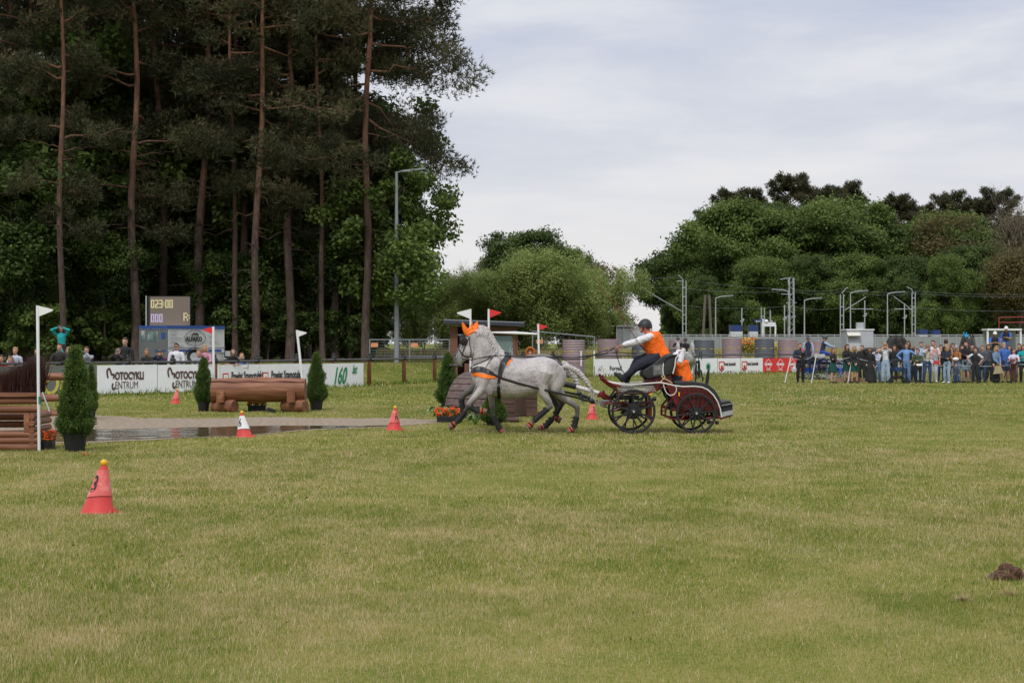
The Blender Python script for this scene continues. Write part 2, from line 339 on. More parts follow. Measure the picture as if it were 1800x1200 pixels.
LM = dict(
 dark=leafmat('leaf_dark', [(0, (.036, .058, .014)), (.5, (.068, .105, .024)), (1, (.125, .17, .04))]),
 mid=leafmat('leaf_mid', [(0, (.06, .09, .02)), (.5, (.11, .16, .034)), (1, (.19, .25, .058))]),
 olive=leafmat('leaf_olive', [(0, (.055, .08, .02)), (.5, (.10, .125, .035)), (1, (.17, .18, .06))]),
 brown=leafmat('leaf_brown', [(0, (.06, .06, .02)), (.5, (.12, .105, .035)), (1, (.19, .15, .06))]),
 willow=leafmat('leaf_willow', [(0, (.16, .21, .055)), (.5, (.26, .32, .09)), (1, (.38, .43, .15))], .4),
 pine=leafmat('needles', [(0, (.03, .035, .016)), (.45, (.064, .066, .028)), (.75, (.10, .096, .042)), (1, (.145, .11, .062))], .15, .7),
 thuja=leafmat('thuja', [(0, (.025, .05, .01)), (.5, (.055, .105, .02)), (.85, (.11, .17, .03)), (1, (.13, .12, .03))], .2))
def unit(v): return v/np.maximum(np.linalg.norm(v, axis=1, keepdims=True), 1e-9)
def leaves(c, nrm, s, tint, m, name='crown', asp=.6):
    n = len(c); r = unit(rng.normal(size=(n, 3))); t = unit(np.cross(nrm, r)); b = np.cross(nrm, t); s = s[:, None]
    p = np.empty((n, 4, 3)); p[:, 0] = c-t*s; p[:, 1] = c-b*s*asp+nrm*s*.15; p[:, 2] = c+t*s; p[:, 3] = c+b*s*asp+nrm*s*.15
    return npmesh(name, p.reshape(-1, 3), 4, m, np.clip(tint, 0, 1))
def needles(c, d, s, tint, m, k=6, name='crown', w=.09):
    n = len(c); C_ = np.repeat(c, k, 0); D = unit(np.repeat(d, k, 0)*.9+rng.normal(size=(n*k, 3))*.75); S = np.repeat(s, k)*(.6+.6*rng.random(n*k)); S = S[:, None]
    t = unit(np.cross(D, rng.normal(size=(n*k, 3)))); p = np.empty((n*k, 3, 3)); p[:, 0] = C_-t*S*w; p[:, 1] = C_+t*S*w; p[:, 2] = C_+D*S
    return npmesh(name, p.reshape(-1, 3), 3, m, np.clip(np.repeat(tint, k)+rng.normal(0, .1, n*k), 0, 1))
def bend(a, b, n, amp, rr=rnd):
    a = V(a); b = V(b); d = (b-a).length; o = [V((rr.gauss(0, 1), rr.gauss(0, 1), rr.gauss(0, .5)))*amp*d*sin(pi*i/n) for i in range(n+1)]
    return [a.lerp(b, i/n)+o[i] for i in range(n+1)]
def broadleaf(seed, H, R, z0=.18, ncl=90, per=170, leaf=.16, m='mid', tr=.22, clr=.16, bark=None, sparse=0, weep=0, asp=.62):
    """tree: trunk with limbs reaching clumps of leaves spread through a lumpy crown"""
    r = random.Random(seed); g = np.random.default_rng(seed); tk = MB(); top = H*.8
    tk.tube(bend((0, 0, -.3), (r.gauss(0, .3), r.gauss(0, .3), top), 7, .012, r), [tr*1.25]+[tr*(1-.85*i/7) for i in range(1, 8)], 9)
    cc = []
    lobes = [(V((r.gauss(0, R*.42), r.gauss(0, R*.42), H*(z0+(1-z0)*(.25+.6*r.random())))), R*(.36+.25*r.random())) for _ in range(9)]
    lobes.append((V((0, 0, H*(1-.36*R/H*1.0)-R*.05)), R*.5)); lobes.append((V((0, 0, H*.55)), R*.62))
    zb = H*z0
    for i in range(ncl):
        c, q = lobes[i % len(lobes)]; d = V((r.gauss(0, 1), r.gauss(0, 1), r.gauss(0, 1))).normalized(); d.z = d.z*.85+.12
        p = c+d*q*(.55+.5*r.random()**.6); p.z = max(p.z, zb+r.random()*H*.1); p.z = min(p.z, H-clr*R)
        cc.append(p)
        if i % 3 == 0:
            s = V((0, 0, min(top*.92, max(H*z0*.6, p.z-.55*(p.xy.length)-.5)))); tk.tube(bend(s, p, 4, .06, r), [tr*.28, tr*.2, tr*.13, tr*.08, .012], 5)
    cs = np.array([tuple(p) for p in cc]); n = ncl*per; ci = np.repeat(np.arange(ncl), per)
    cr = R*clr*(.7+.7*g.random(ncl)); off = unit(g.normal(size=(n, 3)))*(g.random(n)**.45)[:, None]; 
    off *= np.array([1.25, 1.25, .8 if not weep else 1.6]); pos = cs[ci]+off*cr[ci][:, None]+g.normal(size=(n, 3))*cr[ci][:, None]*.22
    nr = unit(off*.6+g.normal(size=(n, 3))*.55+np.array([0, 0, .55]))
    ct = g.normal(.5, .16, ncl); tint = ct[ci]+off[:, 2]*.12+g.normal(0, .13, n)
    cm = leaves(pos, nr, leaf*(.6+.7*g.random(n)), tint, LM[m], asp=asp)
    return tk.mesh('trunk', True, [bark or BARKG]), cm
def pine(seed, H, R, zc=.45, nl=34, per=46, k=7, nd_=.26, tr=.24, lean=0, m='pine'):
    r = random.Random(seed); g = np.random.default_rng(seed); tk = MB()
    def ax(z): return V((lean*(z/H)**1.3*H + .12*sin(z*.5+seed), .1*sin(z*.37+seed*2), z))
    tk.tube([ax(z) if z > 0 else V((0, 0, -.4)) for z in [-.4]+[H*i/12 for i in range(13)]], [tr*1.3, tr*1.15]+[tr*(1-.8*(i/12)**1.2) for i in range(1, 13)], 10)
    cs = []; ds = []; opn = H > 20
    for i in range(nl):
        f = (i+.5*r.random())/nl; z = H*(zc+(1-zc)*f); a = i*2.4+r.gauss(0, .5); 
        if opn and sin(a) < -.3 and f < .8 and r.random() < .8: continue
        l = R*(1-.55*f**2)*(.55+.5*r.random()) * (.6 if f < .1 else 1)
        d = V((cos(a), sin(a), .12+.35*f-.25*(1-f)*r.random())); e = ax(z)+d*l+V((0, 0, r.gauss(0, .2)*l-.22*l if f < .55 else .1*l)); s = ax(z-.4)
        pts = bend(s, e, 6, .08, r); tk.tube(pts, [.075, .06, .05, .04, .03, .02, .01], 5)
        for j in range(2, 7):
            if r.random() < .25: continue
            for q in range(3):
                a2 = a+r.gauss(0, 1.0); c = pts[j]+V((cos(a2), sin(a2), r.gauss(.05, .4)))*l*.17*(1+q*.4)
                cs.append(tuple(c)); ds.append((cos(a2)*.6, sin(a2)*.6, .5)); 
                if q == 1: tk.tube([pts[j], c], [.016, .006], 4)
    for i in range(9):  # dead lower twigs
        z = H*(.16+.3*r.random()); a = r.random()*6.3; e = ax(z)+V((cos(a), sin(a), r.gauss(-.1, .25)))*(.8+1.6*r.random()); tk.tube(bend(ax(z), e, 5, .09, r), [.03, .024, .018, .014, .01, .005], 4)
    cs = np.array(cs); ds = np.array(ds); m_ = len(cs); ci = np.repeat(np.arange(m_), per); n = len(ci)
    off = unit(g.normal(size=(n, 3)))*(g.random(n)**.5)[:, None]*np.array([.72, .72, .5])*(R/5)
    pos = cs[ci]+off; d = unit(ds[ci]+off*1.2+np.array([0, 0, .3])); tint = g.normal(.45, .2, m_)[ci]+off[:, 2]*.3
    return tk.mesh('trunk', True, [BARKT]), needles(pos, d, nd_*(.7+.5*g.random(n)), tint, LM[m], k)
def plant(name, lab, cat, meshes, loc, rz, sc=1., sx=1., group=None, names=('trunk', 'crown')):
    t = thing(name, lab, cat, loc, rz, group); t.scale = (sc*sx, sc*sx, sc)
    for nm, me in zip(names, meshes): link(nm, me, t)
    return t
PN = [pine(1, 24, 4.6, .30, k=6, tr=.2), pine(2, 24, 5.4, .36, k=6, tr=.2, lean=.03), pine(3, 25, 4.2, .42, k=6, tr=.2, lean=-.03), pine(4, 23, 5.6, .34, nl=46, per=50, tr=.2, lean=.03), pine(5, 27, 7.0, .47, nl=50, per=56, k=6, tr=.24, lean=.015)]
BL = [broadleaf(11, 14, 4.6, .1, 150, 190, .15, 'dark'), broadleaf(12, 13, 4.2, .08, 140, 190, .15, 'dark'), broadleaf(13, 15, 4.8, .1, 150, 190, .17, 'mid')]
BM = [broadleaf(21, 15, 6, .05, 260, 330, .15, 'mid', bark=BARKD), broadleaf(22, 14.5, 5.6, .05, 250, 330, .15, 'dark', bark=BARKD), broadleaf(23, 14, 6, .05, 240, 330, .15, 'olive', bark=BARKD), broadleaf(24, 13, 5.5, .12, 120, 280, .13, 'brown', clr=.2)]
WL = [broadleaf(31, 8.2, 3.2, .04, 170, 200, .13, 'willow', tr=.08, weep=1, asp=.3, clr=.17), broadleaf(32, 7, 3.3, .04, 160, 190, .13, 'willow', tr=.08, weep=1, asp=.3, clr=.17)]
MP = broadleaf(41, 11, 3.4, .14, 130, 170, .13, 'mid', tr=.14)
SH = [broadleaf(51, 2.6, 1.7, .02, 60, 170, .08, 'dark', tr=.04), broadleaf(52, 2.4, 1.6, .02, 55, 170, .09, 'mid', tr=.04)]
# front pines with their trunks where the photograph has them: (base px, Y, variant, turn, scale, width)
FR = [(-8, 82, 2, .3, 1, 1, 'orange barked pine cut by the left edge of the picture'), (40, 92, 1, 1.1, 1.05, 1, 'leaning pine between the left edge and the thin dark pine'),
 (108, 80, 0, 2.2, .98, .8, 'thin dark pine behind the woman in the teal coat'), (236, 84, 0, .9, 1, 1.1, 'dark based pine left of the scoreboard trailer'),
 (292, 88, 2, 4.1, 1.05, 1.15, 'straight orange pine directly behind the scoreboard'), (349, 87, 1, .1, 1.06, 1.2, 'thick pine leaning right beside the trailer'),
 (402, 90, 0, 3.3, 1, 1, 'pine first to the right of the thick leaning pine'), (432, 88, 2, 5.1, 1.02, 1.1, 'pine behind the girl leaning over the rail'),
 (448, 84, 1, 2.9, 1, 1, 'pine with a forked look right of the leaning girl'), (508, 86, 0, 1.9, 1.02, 1.1, 'pine behind the white flag that leans'),
 (528, 90, 2, 2.5, 1.06, 1, 'pine close to the right of the one behind the leaning flag'), (590, 88, 3, 3.6, 1.0, 1.0, 'wide spreading pine at the right end of the pine wood'),
 (612, 94, 1, 0.2, 1.08, 1.0, 'tall pine whose crown hangs out over the sky'), (170, 96, 1, 4.0, 1.1, 1.1, 'far pine between the teal coated woman and the trailer'), (642, 86, 4, .35, 1.0, .86, 'rightmost pine, its limbs reaching over the floodlight mast')]
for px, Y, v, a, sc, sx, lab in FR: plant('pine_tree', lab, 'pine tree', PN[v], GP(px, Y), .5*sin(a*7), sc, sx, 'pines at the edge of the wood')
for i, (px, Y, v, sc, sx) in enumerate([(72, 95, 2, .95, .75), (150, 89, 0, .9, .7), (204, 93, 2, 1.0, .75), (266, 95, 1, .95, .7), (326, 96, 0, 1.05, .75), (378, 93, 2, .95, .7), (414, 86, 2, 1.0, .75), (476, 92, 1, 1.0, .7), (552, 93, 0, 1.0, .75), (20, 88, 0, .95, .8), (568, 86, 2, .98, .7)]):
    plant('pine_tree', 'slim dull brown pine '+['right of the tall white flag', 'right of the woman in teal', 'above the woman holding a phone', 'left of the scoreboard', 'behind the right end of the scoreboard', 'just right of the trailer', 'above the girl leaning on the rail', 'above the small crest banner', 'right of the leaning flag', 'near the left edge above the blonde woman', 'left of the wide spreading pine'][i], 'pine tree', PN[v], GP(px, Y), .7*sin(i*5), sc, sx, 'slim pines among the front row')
BK = []
r5 = random.Random(5)
for i, (px, Y) in enumerate([(-40, 90), (60, 88), (150, 91), (205, 92), (270, 94), (330, 92), (385, 97), (470, 93), (528, 94), (20, 104), (120, 105), (240, 107), (310, 106), (420, 107), (500, 105), (520, 104), (540, 99)]):
    o = plant('broadleaf_tree', '', 'broadleaf tree', BL[i % 3], GP(px, Y), r5.random()*6, .95+.25*r5.random(), 1, 'broadleaf trees under the pines'); BK.append(o)
    o['label'] = 'shaded leafy tree deep in the wood '+['beyond the left edge', 'above the dark brown jumper man', 'above the young man with the phone', 'left of the leafy tree by the trailer', 'behind the left end of the scoreboard', 'behind the right end of the scoreboard', 'above the big log', 'above the right conifer of the log', 'left of the wide spreading pine', 'far back above the tall white pole', 'far back above the second conifer', 'far back above the trailer tailgate', 'far back above the trailer side', 'far back above the girl at the rail', 'far back above the leaning flag', 'far back under the wide spreading pine', 'far back by the floodlight mast'][i]
for i, (px, Y) in enumerate([(-30, 118), (70, 122), (180, 120), (290, 121), (400, 119), (500, 122), (585, 117)]):
    plant('pine_tree', 'pine deep inside the wood '+['beyond the left edge', 'above the tall white flag', 'between the teal coat and the trailer', 'behind the scoreboard', 'right of the trailer', 'behind the leaning flag', 'left of the floodlight mast'][i], 'pine tree', PN[i % 3], GP(px, Y), i*1.3, 1.15, 1.3, 'pines deep in the wood')
plant('maple_tree', 'light leafed maple at the right end of the wood behind the mast', 'maple tree', MP, GP(700, 88), .4, 1, 1)
plant('maple_tree', 'lower leafy tree left of the light leafed maple', 'maple tree', MP, GP(655, 92), 2.4, .75, 1.1)
for i, (px, Y) in enumerate([(10, 78), (60, 76), (140, 79), (185, 80), (215, 82), (400, 84), (470, 82), (500, 88), (560, 82), (610, 84), (650, 86)]):
    plant('shrub', 'leafy shrub at the foot of the wood '+['left of the tall white pole', 'behind the tall white pole', 'right of the woman in teal', 'behind the young man with the phone', 'left of the trailer', 'right of the trailer', 'above the right half of the log', 'behind the leaning flag', 'right of the leaning flag', 'left of the steel mesh fence', 'behind the steel mesh fence'][i], 'shrub', SH[i % 2], GP(px, Y+6), i*1.7, .9+.4*r5.random(), 1, 'shrubs at the foot of the wood')
UT = [broadleaf(71, 10, 2.8, .28, 90, 300, .095, 'dark', tr=.1, clr=.2), broadleaf(72, 8.6, 2.9, .22, 90, 300, .095, 'dark', tr=.09, clr=.2)]
for i, (px, Y, sc, lab) in enumerate([(22, 82, .85, 'leafy young tree at the left edge in front of the pines'), (70, 84, .55, 'small leafy tree left of the thin dark pine'), (182, 85, .7, 'leafy tree between the thin dark pine and the trailer'), (262, 91, .75, 'leafy tree left of the scoreboard'), (322, 91, .7, 'leafy tree right above the scoreboard'), (395, 89, .6, 'leafy tree right of the thick leaning pine'), (470, 89, .75, 'leafy tree above the leaning white flag'), (555, 89, .8, 'leafy tree under the wide spreading pine'), (612, 89, .75, 'leafy tree left of the floodlight mast'), (-20, 84, 1.1, 'taller leafy tree cut by the left edge'), (140, 90, .9, 'tall leafy tree behind the thin dark pine'), (430, 92, 1.0, 'tall leafy tree between the two groups of pines')]):
    plant('broadleaf_tree', lab, 'broadleaf tree', UT[i % 2], GP(px, Y), i*1.9, sc*1.1, 1.05, 'leafy trees in front of the pines')
# far wood closing the view behind the pines
n = 26000; a = rng.random(n); u = rng.random(n); px = -200+880*a; Y = 128+14*rng.random(n); X = (px-900)*Y/3000; Z = .7+15*u**.8*(1+.2*np.sin(px*.03)); 
nr = unit(rng.normal(size=(n, 3))*.6+np.array([0, -.6, .5])); tag(link('woods', leaves(np.stack([X, Y, Z], 1), nr, .35+.3*rng.random(n), rng.normal(.4, .2, n), LM['dark'])), 'deep dark wood closing off the view behind the pines', 'woods', kind='stuff')
# middle: willows and the round dark tree
for (px, Y, me, a, sc, sx, lab) in [(940, 150, BM[1], .3, .76, 1.0, 'round topped dark tree above the willows'), (868, 155, BM[0], 1.9, .60, .8, 'dark tree left of the round topped one'), (815, 160, BM[2], 1.2, .52, .75, 'low olive tree left behind the willows'), (990, 152, BM[1], 4, .66, .62, 'dark tree right of the round topped one')]:
    plant('broadleaf_tree', lab, 'broadleaf tree', me, GP(px, Y), a, sc, sx)
for i, (px, Y, sc, sx) in enumerate([(745, 112, 0.66, .9), (800, 118, 0.68, 1), (850, 112, 0.68, 1), (900, 116, 0.78, 1), (950, 112, 0.85, 1), (1000, 114, 0.82, 1), (1045, 116, 0.72, .95), (1075, 120, 0.53, .8), (715, 122, 0.60, 1), (930, 124, 0.84, 1), (870, 124, 0.72, 1)]):
    plant('willow_bush', 'pale green willow '+['right of the floodlight mast', 'left of the cabin roof', 'above the left of the cabin roof', 'above the right of the cabin roof', 'above the red flag behind the horse back', 'above the leftmost mauve drum', 'above the second mauve drum', 'left of the driver', 'left of the floodlight mast foot', 'behind the row above the third flag', 'behind the row above the cabin'][i], 'willow', WL[i % 2], GP(px, Y), i*2.1, sc, sx, 'willows behind the cabin')
# right: wood beyond the railway
RT = [(1192, 172, 1, .52, .5), (1228, 165, 0, .70, .66), (1272, 170, 1, .94, .85), (1310, 168, 0, 1.0, .95), (1365, 172, 1, 1.04, 1), (1420, 166, 0, .98, .95), (1475, 170, 0, 1.04, .9), (1530, 172, 1, .93, .85), (1600, 170, 1, .88, .95), (1650, 166, 0, .92, .9), (1705, 168, 2, .90, .9), (1765, 162, 3, .92, .8), (1820, 155, 3, 1.02, .95), (1240, 150, 1, .48, .65), (1330, 152, 0, .58, .9), (1430, 154, 1, .62, .9), (1520, 152, 0, .6, .9), (1590, 150, 1, .6, .8), (1660, 140, 0, .55, .6), (1722, 148, 1, .66, .8), (1790, 140, 3, .7, .8)]
for i, (px, Y, v, sc, sx) in enumerate(RT):
    plant('broadleaf_tree', ['bright green leafy tree', 'dark green leafy tree', 'olive leafy tree', 'brownish sparse tree'][v]+' beyond the railway '+['at the left end of the wood', 'above the slanting mast', 'left of the wood summit', 'at the wood summit', 'above the lattice mast', 'just right of the lattice mast', 'above the twin masts', 'above the white container', 'above the light blue hoodie', 'above the toddler in pink', 'above the blue ear covers', 'above the white helmets', 'cut by the right edge', 'low behind the first lamp post', 'low behind the shelters', 'low behind the helmeted riders', 'low behind the container', 'low behind the white masts', 'low dark crown behind the blue ears', 'low above the denim jacket', 'low above the white helmets'][i], 'broadleaf tree', BM[v], GP(px, Y), i*1.37, sc*1.0, sx*1.1, 'leafy trees beyond the railway')
FP = pine(9, 18, 3.6, .35, nl=44, per=34, k=5, nd_=.34, tr=.2)
for i, (px, Y, sc) in enumerate([(1287, 182, 0.88), (1247, 184, 0.77), (1325, 184, 0.88), (1390, 180, 0.95), (1440, 184, 0.90), (1490, 184, 0.92), (1580, 182, 0.85), (1620, 184, 0.81), (1668, 184, 0.87), (1710, 182, 0.83), (1755, 182, 0.88), (1550, 186, 0.81), (1230, 190, 0.65)]):
    plant('pine_tree', 'dark pine top behind the leafy trees, '+['left of the wood summit', 'second from the left', 'on the wood summit', 'tallest above the lattice mast', 'right of the tallest', 'above the twin masts', 'above the hoodie woman', 'right of the gap in the crowns', 'above the cap woman', 'above the quilted vest', 'above the white helmets', 'above the pushchair', 'lowest at the left slope'][i], 'pine tree', FP, GP(px, Y), i*2.2, sc*1.07, 1, 'pines beyond the railway')
n = 30000; a = rng.random(n); u = rng.random(n); px = 1165+780*a; Y = 192+14*rng.random(n); X = (px-900)*Y/3000; Z = .7+9*u**.8*(.55+.45*np.clip((px-1120)/200, 0, 1))
tag(link('woods', leaves(np.stack([X, Y, Z], 1), unit(rng.normal(size=(n, 3))*.6+np.array([0, -.6, .5])), .4+.3*rng.random(n), rng.normal(.4, .2, n), LM['dark'])), 'far mass of dark wood behind the trees on the right', 'woods', kind='stuff')
def bare(seed, H, R):
    r = random.Random(seed); t = MB()
    def br(p, d, l, w, k):
        e = p+d*l; t.tube(bend(p, e, 3, .05, r), [w, w*.85, w*.7, w*.55], 4)
        if k:
            for _ in range(4 if k > 1 else 5): br(p.lerp(e, .45+.55*r.random()), (d+V((r.gauss(0, .5), r.gauss(0, .5), r.gauss(.1, .35)))).normalized(), l*.62, w*.5, k-1)
    t.tube([(0, 0, -.3), (0, 0, H*.4)], [.2, .13], 7)
    for i in range(6): br(V((0, 0, H*(.25+.025*i))), V((cos(i*1.1)*.5*R/H*2, sin(i*1.1)*.5*R/H*2, 1)).normalized(), H*.33, .07, 3)
    return t.mesh('branches', True, [BARKG])
BR = bare(3, 14, 5)
for (px, Y, sc, lab) in [(1800, 150, 1.08, 'bare greyish tree top at the right edge above the brown trees'), (1060, 122, .5, 'half bare tree at the right end of the willows'), (835, 150, .62, 'leafless twiggy tree left of the round dark tree'), (1085, 130, .34, 'small twiggy tree right of the willows')]:
    t = thing('bare_tree', lab, 'bare tree', GP(px, Y), px, None); t.scale = (sc, sc, sc); link('branches', BR, t)
    if px < 1100 and px != 835: link('crown', broadleaf(61+px, 14, 4.6, .2, 40, 60, .2, 'brown', clr=.2)[1], t)
# ------------------------------------------------ fence, banners, railway, cabin, trailer
WOOD = mat('brown_stained_wood', (.20, .075, .035), .65, .3, 6, bump=.5, stretch=(1, 1, 4), col2=(.28, .12, .06))
LOGM = mat('log_wood', (.19, .072, .033), .6, .45, 3, bump=.7, stretch=(.35, 4, 4), col2=(.30, .14, .075))
LOGY = mat('log_wood_upright', (.22, .085, .04), .6, .35, 5, bump=.4, col2=(.42, .2, .11))
DWOOD = mat('dark_plank_wood', (.075, .04, .028), .6, .3, 4, bump=.4, stretch=(.5, 3, 3), col2=(.12, .065, .045))
BLACK = mat('black_plastic', (.012, .012, .013), .5, .2, 20)
IRON = mat('black_iron', (.02, .02, .02), .5, .2, 10)
STEEL = mat('galvanised_steel', (.45, .46, .47), .45, .12, 8, metal=.6)
WHITE = mat('white_paint', (.72, .72, .72), .5, .06, 4)
VINYL = mat('white_vinyl', (.84, .84, .84), .55, .04, 1.6, bump=.35)
INK = mat('black_ink', (.03, .025, .03), .6, .1)
INKB = mat('brown_ink', (.10, .045, .04), .6, .1)
INKG = mat('green_ink', (.015, .24, .10), .6, .1)
INKY = mat('yellow_ink', (.60, .52, .09), .6, .1)
INKR = mat('red_ink', (.55, .03, .02), .6, .1)
INKGR = mat('grey_ink', (.35, .35, .36), .6, .1)
REDV = mat('red_vinyl', (.58, .035, .03), .5, .08, 2, bump=.3)
GREYV = mat('grey_mesh_vinyl', (.15, .155, .14), .7, .1, 2, bump=.3)
PALEM = mat('pale_grey_metal', (.36, .37, .38), .5, .08)
POLEG = mat('grey_painted_metal', (.22, .24, .26), .5, .08)
NAVY = mat('navy_paint', (.02, .045, .14), .5, .1)
REDP = mat('red_plastic', (.60, .055, .05), .45, .12, 5)
def fpt(px, z=0, off=0): Y = fenceY(px)+off; return V((PX(px, Y), Y, gz(PX(px, Y), Y)+z))
# rail fence
t = thing('rail_fence', 'long rail fence of dark steel tube on brown timber posts round the arena', 'fence', fpt(700))
RO = t.location.copy()
rl = MB(); pxs = list(range(-260, 1345, 15))
rl.tube([fpt(p, 1.09)-RO for p in pxs], .045, 8); 
rl.tube([fpt(p, 1.09)-RO for p in range(1040, 2200, 20)], .03, 6)
rl.build('rail', mat('dark_steel_tube', (.09, .085, .085), .4, .15, 6, metal=.3), t)
posts = [(-160, 1), (-60, 1), (-5, 1), (62, 1), (142, 1), (225, 1), (304, 1), (378, 1), (452, 1), (521, 1), (587, 1), (649, 1), (710, 1), (764, 1), (815, 1), (868, 1), (920, 1), (972, 1), (1020, 1)]
pm = MB(); pm.lathe([(.085, -.2), (.085, 1.10), (.075, 1.16)], n=10); pme = pm.mesh('post', True, [WOOD])
cm_ = MB(); cm_.lathe([(.1, 1.14), (.1, 1.2), (.06, 1.22), (.05, 1.25), (.065, 1.29), (.04, 1.34), (.0, 1.36)], n=10); cm_.lathe([(.1, 1.03), (.11, 1.05), (.11, 1.13), (.1, 1.15)], n=10); cme = cm_.mesh('post_cap', True, [IRON])
for p, _ in posts:
    o = link('post', pme, t, fpt(p, 0, .06)-RO); link('post_cap', cme, o)
def banner(pa, pb, h, z0, m, name, label, group=None, draw=None, off=-.09, wrink=.012):
    a = fpt(pa, 0, off); b = fpt(pb, 0, off); a.z = b.z = 0; ex = (b-a); w = ex.length; ex.normalize(); n = ex.cross(V((0, 0, 1)))
    t = thing(name, label, 'banner', a, 0, group)
    g = MB(); nx_, nz_ = 26, 8; bot = []
    for s in (0, 1):
        for j in range(nz_+1):
            for i in range(nx_+1):
                u = w*i/nx_; v = z0+h*j/nz_; d = noise.noise(V((u*1.3+pa, v*1.6, s*.0)))*wrink + noise.noise(V((u*5+pa, v*2.2, 3)))*wrink*.4
                sag = -.012*(1-j/nz_)*abs(sin(i*1.1+pa)); p = ex*u + n*(d*(1-.5*(j/nz_))-s*.006)+V((0, 0, v+sag)); g.v.append(tuple(p))
    K = (nx_+1)*(nz_+1)
    for j in range(nz_):
        for i in range(nx_): q = j*(nx_+1)+i; g.f.append((q, q+1, q+nx_+2, q+nx_+1)); g.f.append((q+K, q+K+nx_+1, q+K+nx_+2, q+K+1))
    for i in range(nx_): g.f.append((i, i+K, i+1+K, i+1)); q = nz_*(nx_+1)+i; g.f.append((q, q+1, q+1+K, q+K))
    for j in range(nz_): q = j*(nx_+1); g.f.append((q, q+nx_+1, q+nx_+1+K, q+K)); q += nx_; g.f.append((q, q+K, q+nx_+1+K, q+nx_+1))
    g.build('sheet', m, t)
    def fr(u, v): return frame(ex*(w*u)+n*(wrink*.75+.004)+V((0, 0, z0+h*v)), ex)
    if draw: draw(t, fr, w, h)
    return t
def crom(p, k=6):
    q = [p[0]]+list(p)+[p[-1]]; out = []
    for i in range(1, len(q)-2):
        for j in range(k):
            t = j/k; out.append(tuple(.5*(2*q[i][c]+(q[i+1][c]-q[i-1][c])*t+(2*q[i-1][c]-5*q[i][c]+4*q[i+1][c]-q[i+2][c])*t*t+(3*q[i][c]-q[i-1][c]-3*q[i+1][c]+q[i+2][c])*t**3) for c in (0, 1)))
    return out+[p[-1]]
def strokes(t, fr, paths, r, m, name='emblem'):
    b = MB(); paths = [crom(p) for p in paths]
    for k, pth in enumerate(paths):
        M = fr(0, 0); b.tube([M @ V((x, y, .001*k)) for x, y in pth], [(r, .004)]*len(pth), 6, flat=M.to_3x3() @ V((0, 1, 0)))
    return b.build(name, m, t)
def poly(t, M, pts, m, name='emblem', z=0.0):
    b = MB(); b.prism(pts, lambda x, y: M @ V((x, y, z)), lambda x, y: M @ V((x, y, z+.003))); return b.build(name, m, t, smooth=False)
def arc(cx, cy, rx, ry, a0, a1, n=12): return [(cx+rx*cos(radians(a0+(a1-a0)*i/n)), cy+ry*sin(radians(a0+(a1-a0)*i/n))) for i in range(n+1)]
def moto(t, fr, w, h):
    M = fr(0, 0); k = h/1.0; x0 = w*.17
    up = [(x0, .55*k), (x0-.04*k, .75*k), (x0+.0*k, .86*k), (x0+.07*k, .87*k), (x0+.13*k, .76*k), (x0+.17*k, .66*k), (x0+.25*k, .68*k), (x0+.27*k, .6*k), (x0+.24*k, .52*k)]
    lo = [(x0+.22*k, .36*k), (x0+.19*k, .25*k), (x0+.21*k, .17*k), (x0+.27*k, .15*k), (x0+.30*k, .22*k)]
    strokes(t, fr, [up, lo], .034*k, INKB)
    text('OTOCYKLI', .37*k, M @ Matrix.Translation((x0+.31*k, .49*k, 0)), INKB, parent=t, bold=.016, sx=.72)
    text('ENTRUM', .37*k, M @ Matrix.Translation((x0+.31*k, .16*k, 0)), INKB, parent=t, sx=.72)
banner(171, 276.5, .95, .06, VINYL, 'advertising_banner', 'white banner with looping brown emblem, fully in view right of the narrow conifer', 'white advertising banners on the rail', moto)
banner(277.5, 386, .95, .05, VINYL, 'advertising_banner', 'white banner with looping brown emblem, its right end hidden behind the conifer by the log', 'white advertising banners on the rail', moto)
def crest(t, M, x, y, s):
    poly(t, M, [(x, y+s), (x, y+.25*s), (x+.4*s, y), (x+.8*s, y+.25*s), (x+.8*s, y+s)], INKR, 'crest')
    poly(t, M, [(x+.1*s, y+.88*s), (x+.1*s, y+.34*s), (x+.4*s, y+.12*s), (x+.7*s, y+.34*s), (x+.7*s, y+.88*s)], VINYL, 'crest', .004)
    b = MB()
    for c, r in [((.4, .48), .14), ((.28, .3), .08), ((.52, .3), .08), ((.4, .26), .06)]: b.ell(M @ V((x+c[0]*s, y+c[1]*s, .006)), r*s, 8, 5)
    b.build('crest', INKR, t)
    b = MB()
    for c, r in [((.4, .72), .08), ((.22, .55), .07), ((.58, .55), .07)]: b.ell(M @ V((x+c[0]*s, y+c[1]*s, .006)), r*s*.8, 8, 5)
    b.build('crest', INKY, t)
def powiat(t, fr, w, h):
    M = fr(0, 0); crest(t, M, .06*w, .24*h, .42); text('Powiat Szamotulski', .42, M @ Matrix.Translation((.27*w, .42*h, 0)), INK, parent=t, bold=.012, sx=.36*w/1.46)
banner(387, 456.5, .95, .02, VINYL, 'advertising_banner', 'white banner with a small red crest behind the left half of the big log', 'white advertising banners on the rail', powiat)
banner(457, 527, .95, .02, VINYL, 'advertising_banner', 'white banner with a small red crest behind the right half of the big log', 'white advertising banners on the rail', powiat)
def b160(t, fr, w, h):
    M = fr(0, 0); text('Spółdzielczy', .27, M @ Matrix.Translation((.2*w, .5*h, 0)), INK, parent=t, sx=.6, bold=.006)
    text('160', .92, M @ Matrix.Translation((.50*w, .18*h, 0)), INKG, parent=t, bold=.022, sx=.60, shear=.4); text('lat', .5, M @ Matrix.Translation((.81*w, .58*h, 0)), INKG, parent=t, bold=.01, sx=.6, shear=.45)
banner(527.5, 639, .97, -.02, VINYL, 'advertising_banner', 'white banner with a big green 160, last one before the open rails', 'white advertising banners on the rail', b160)
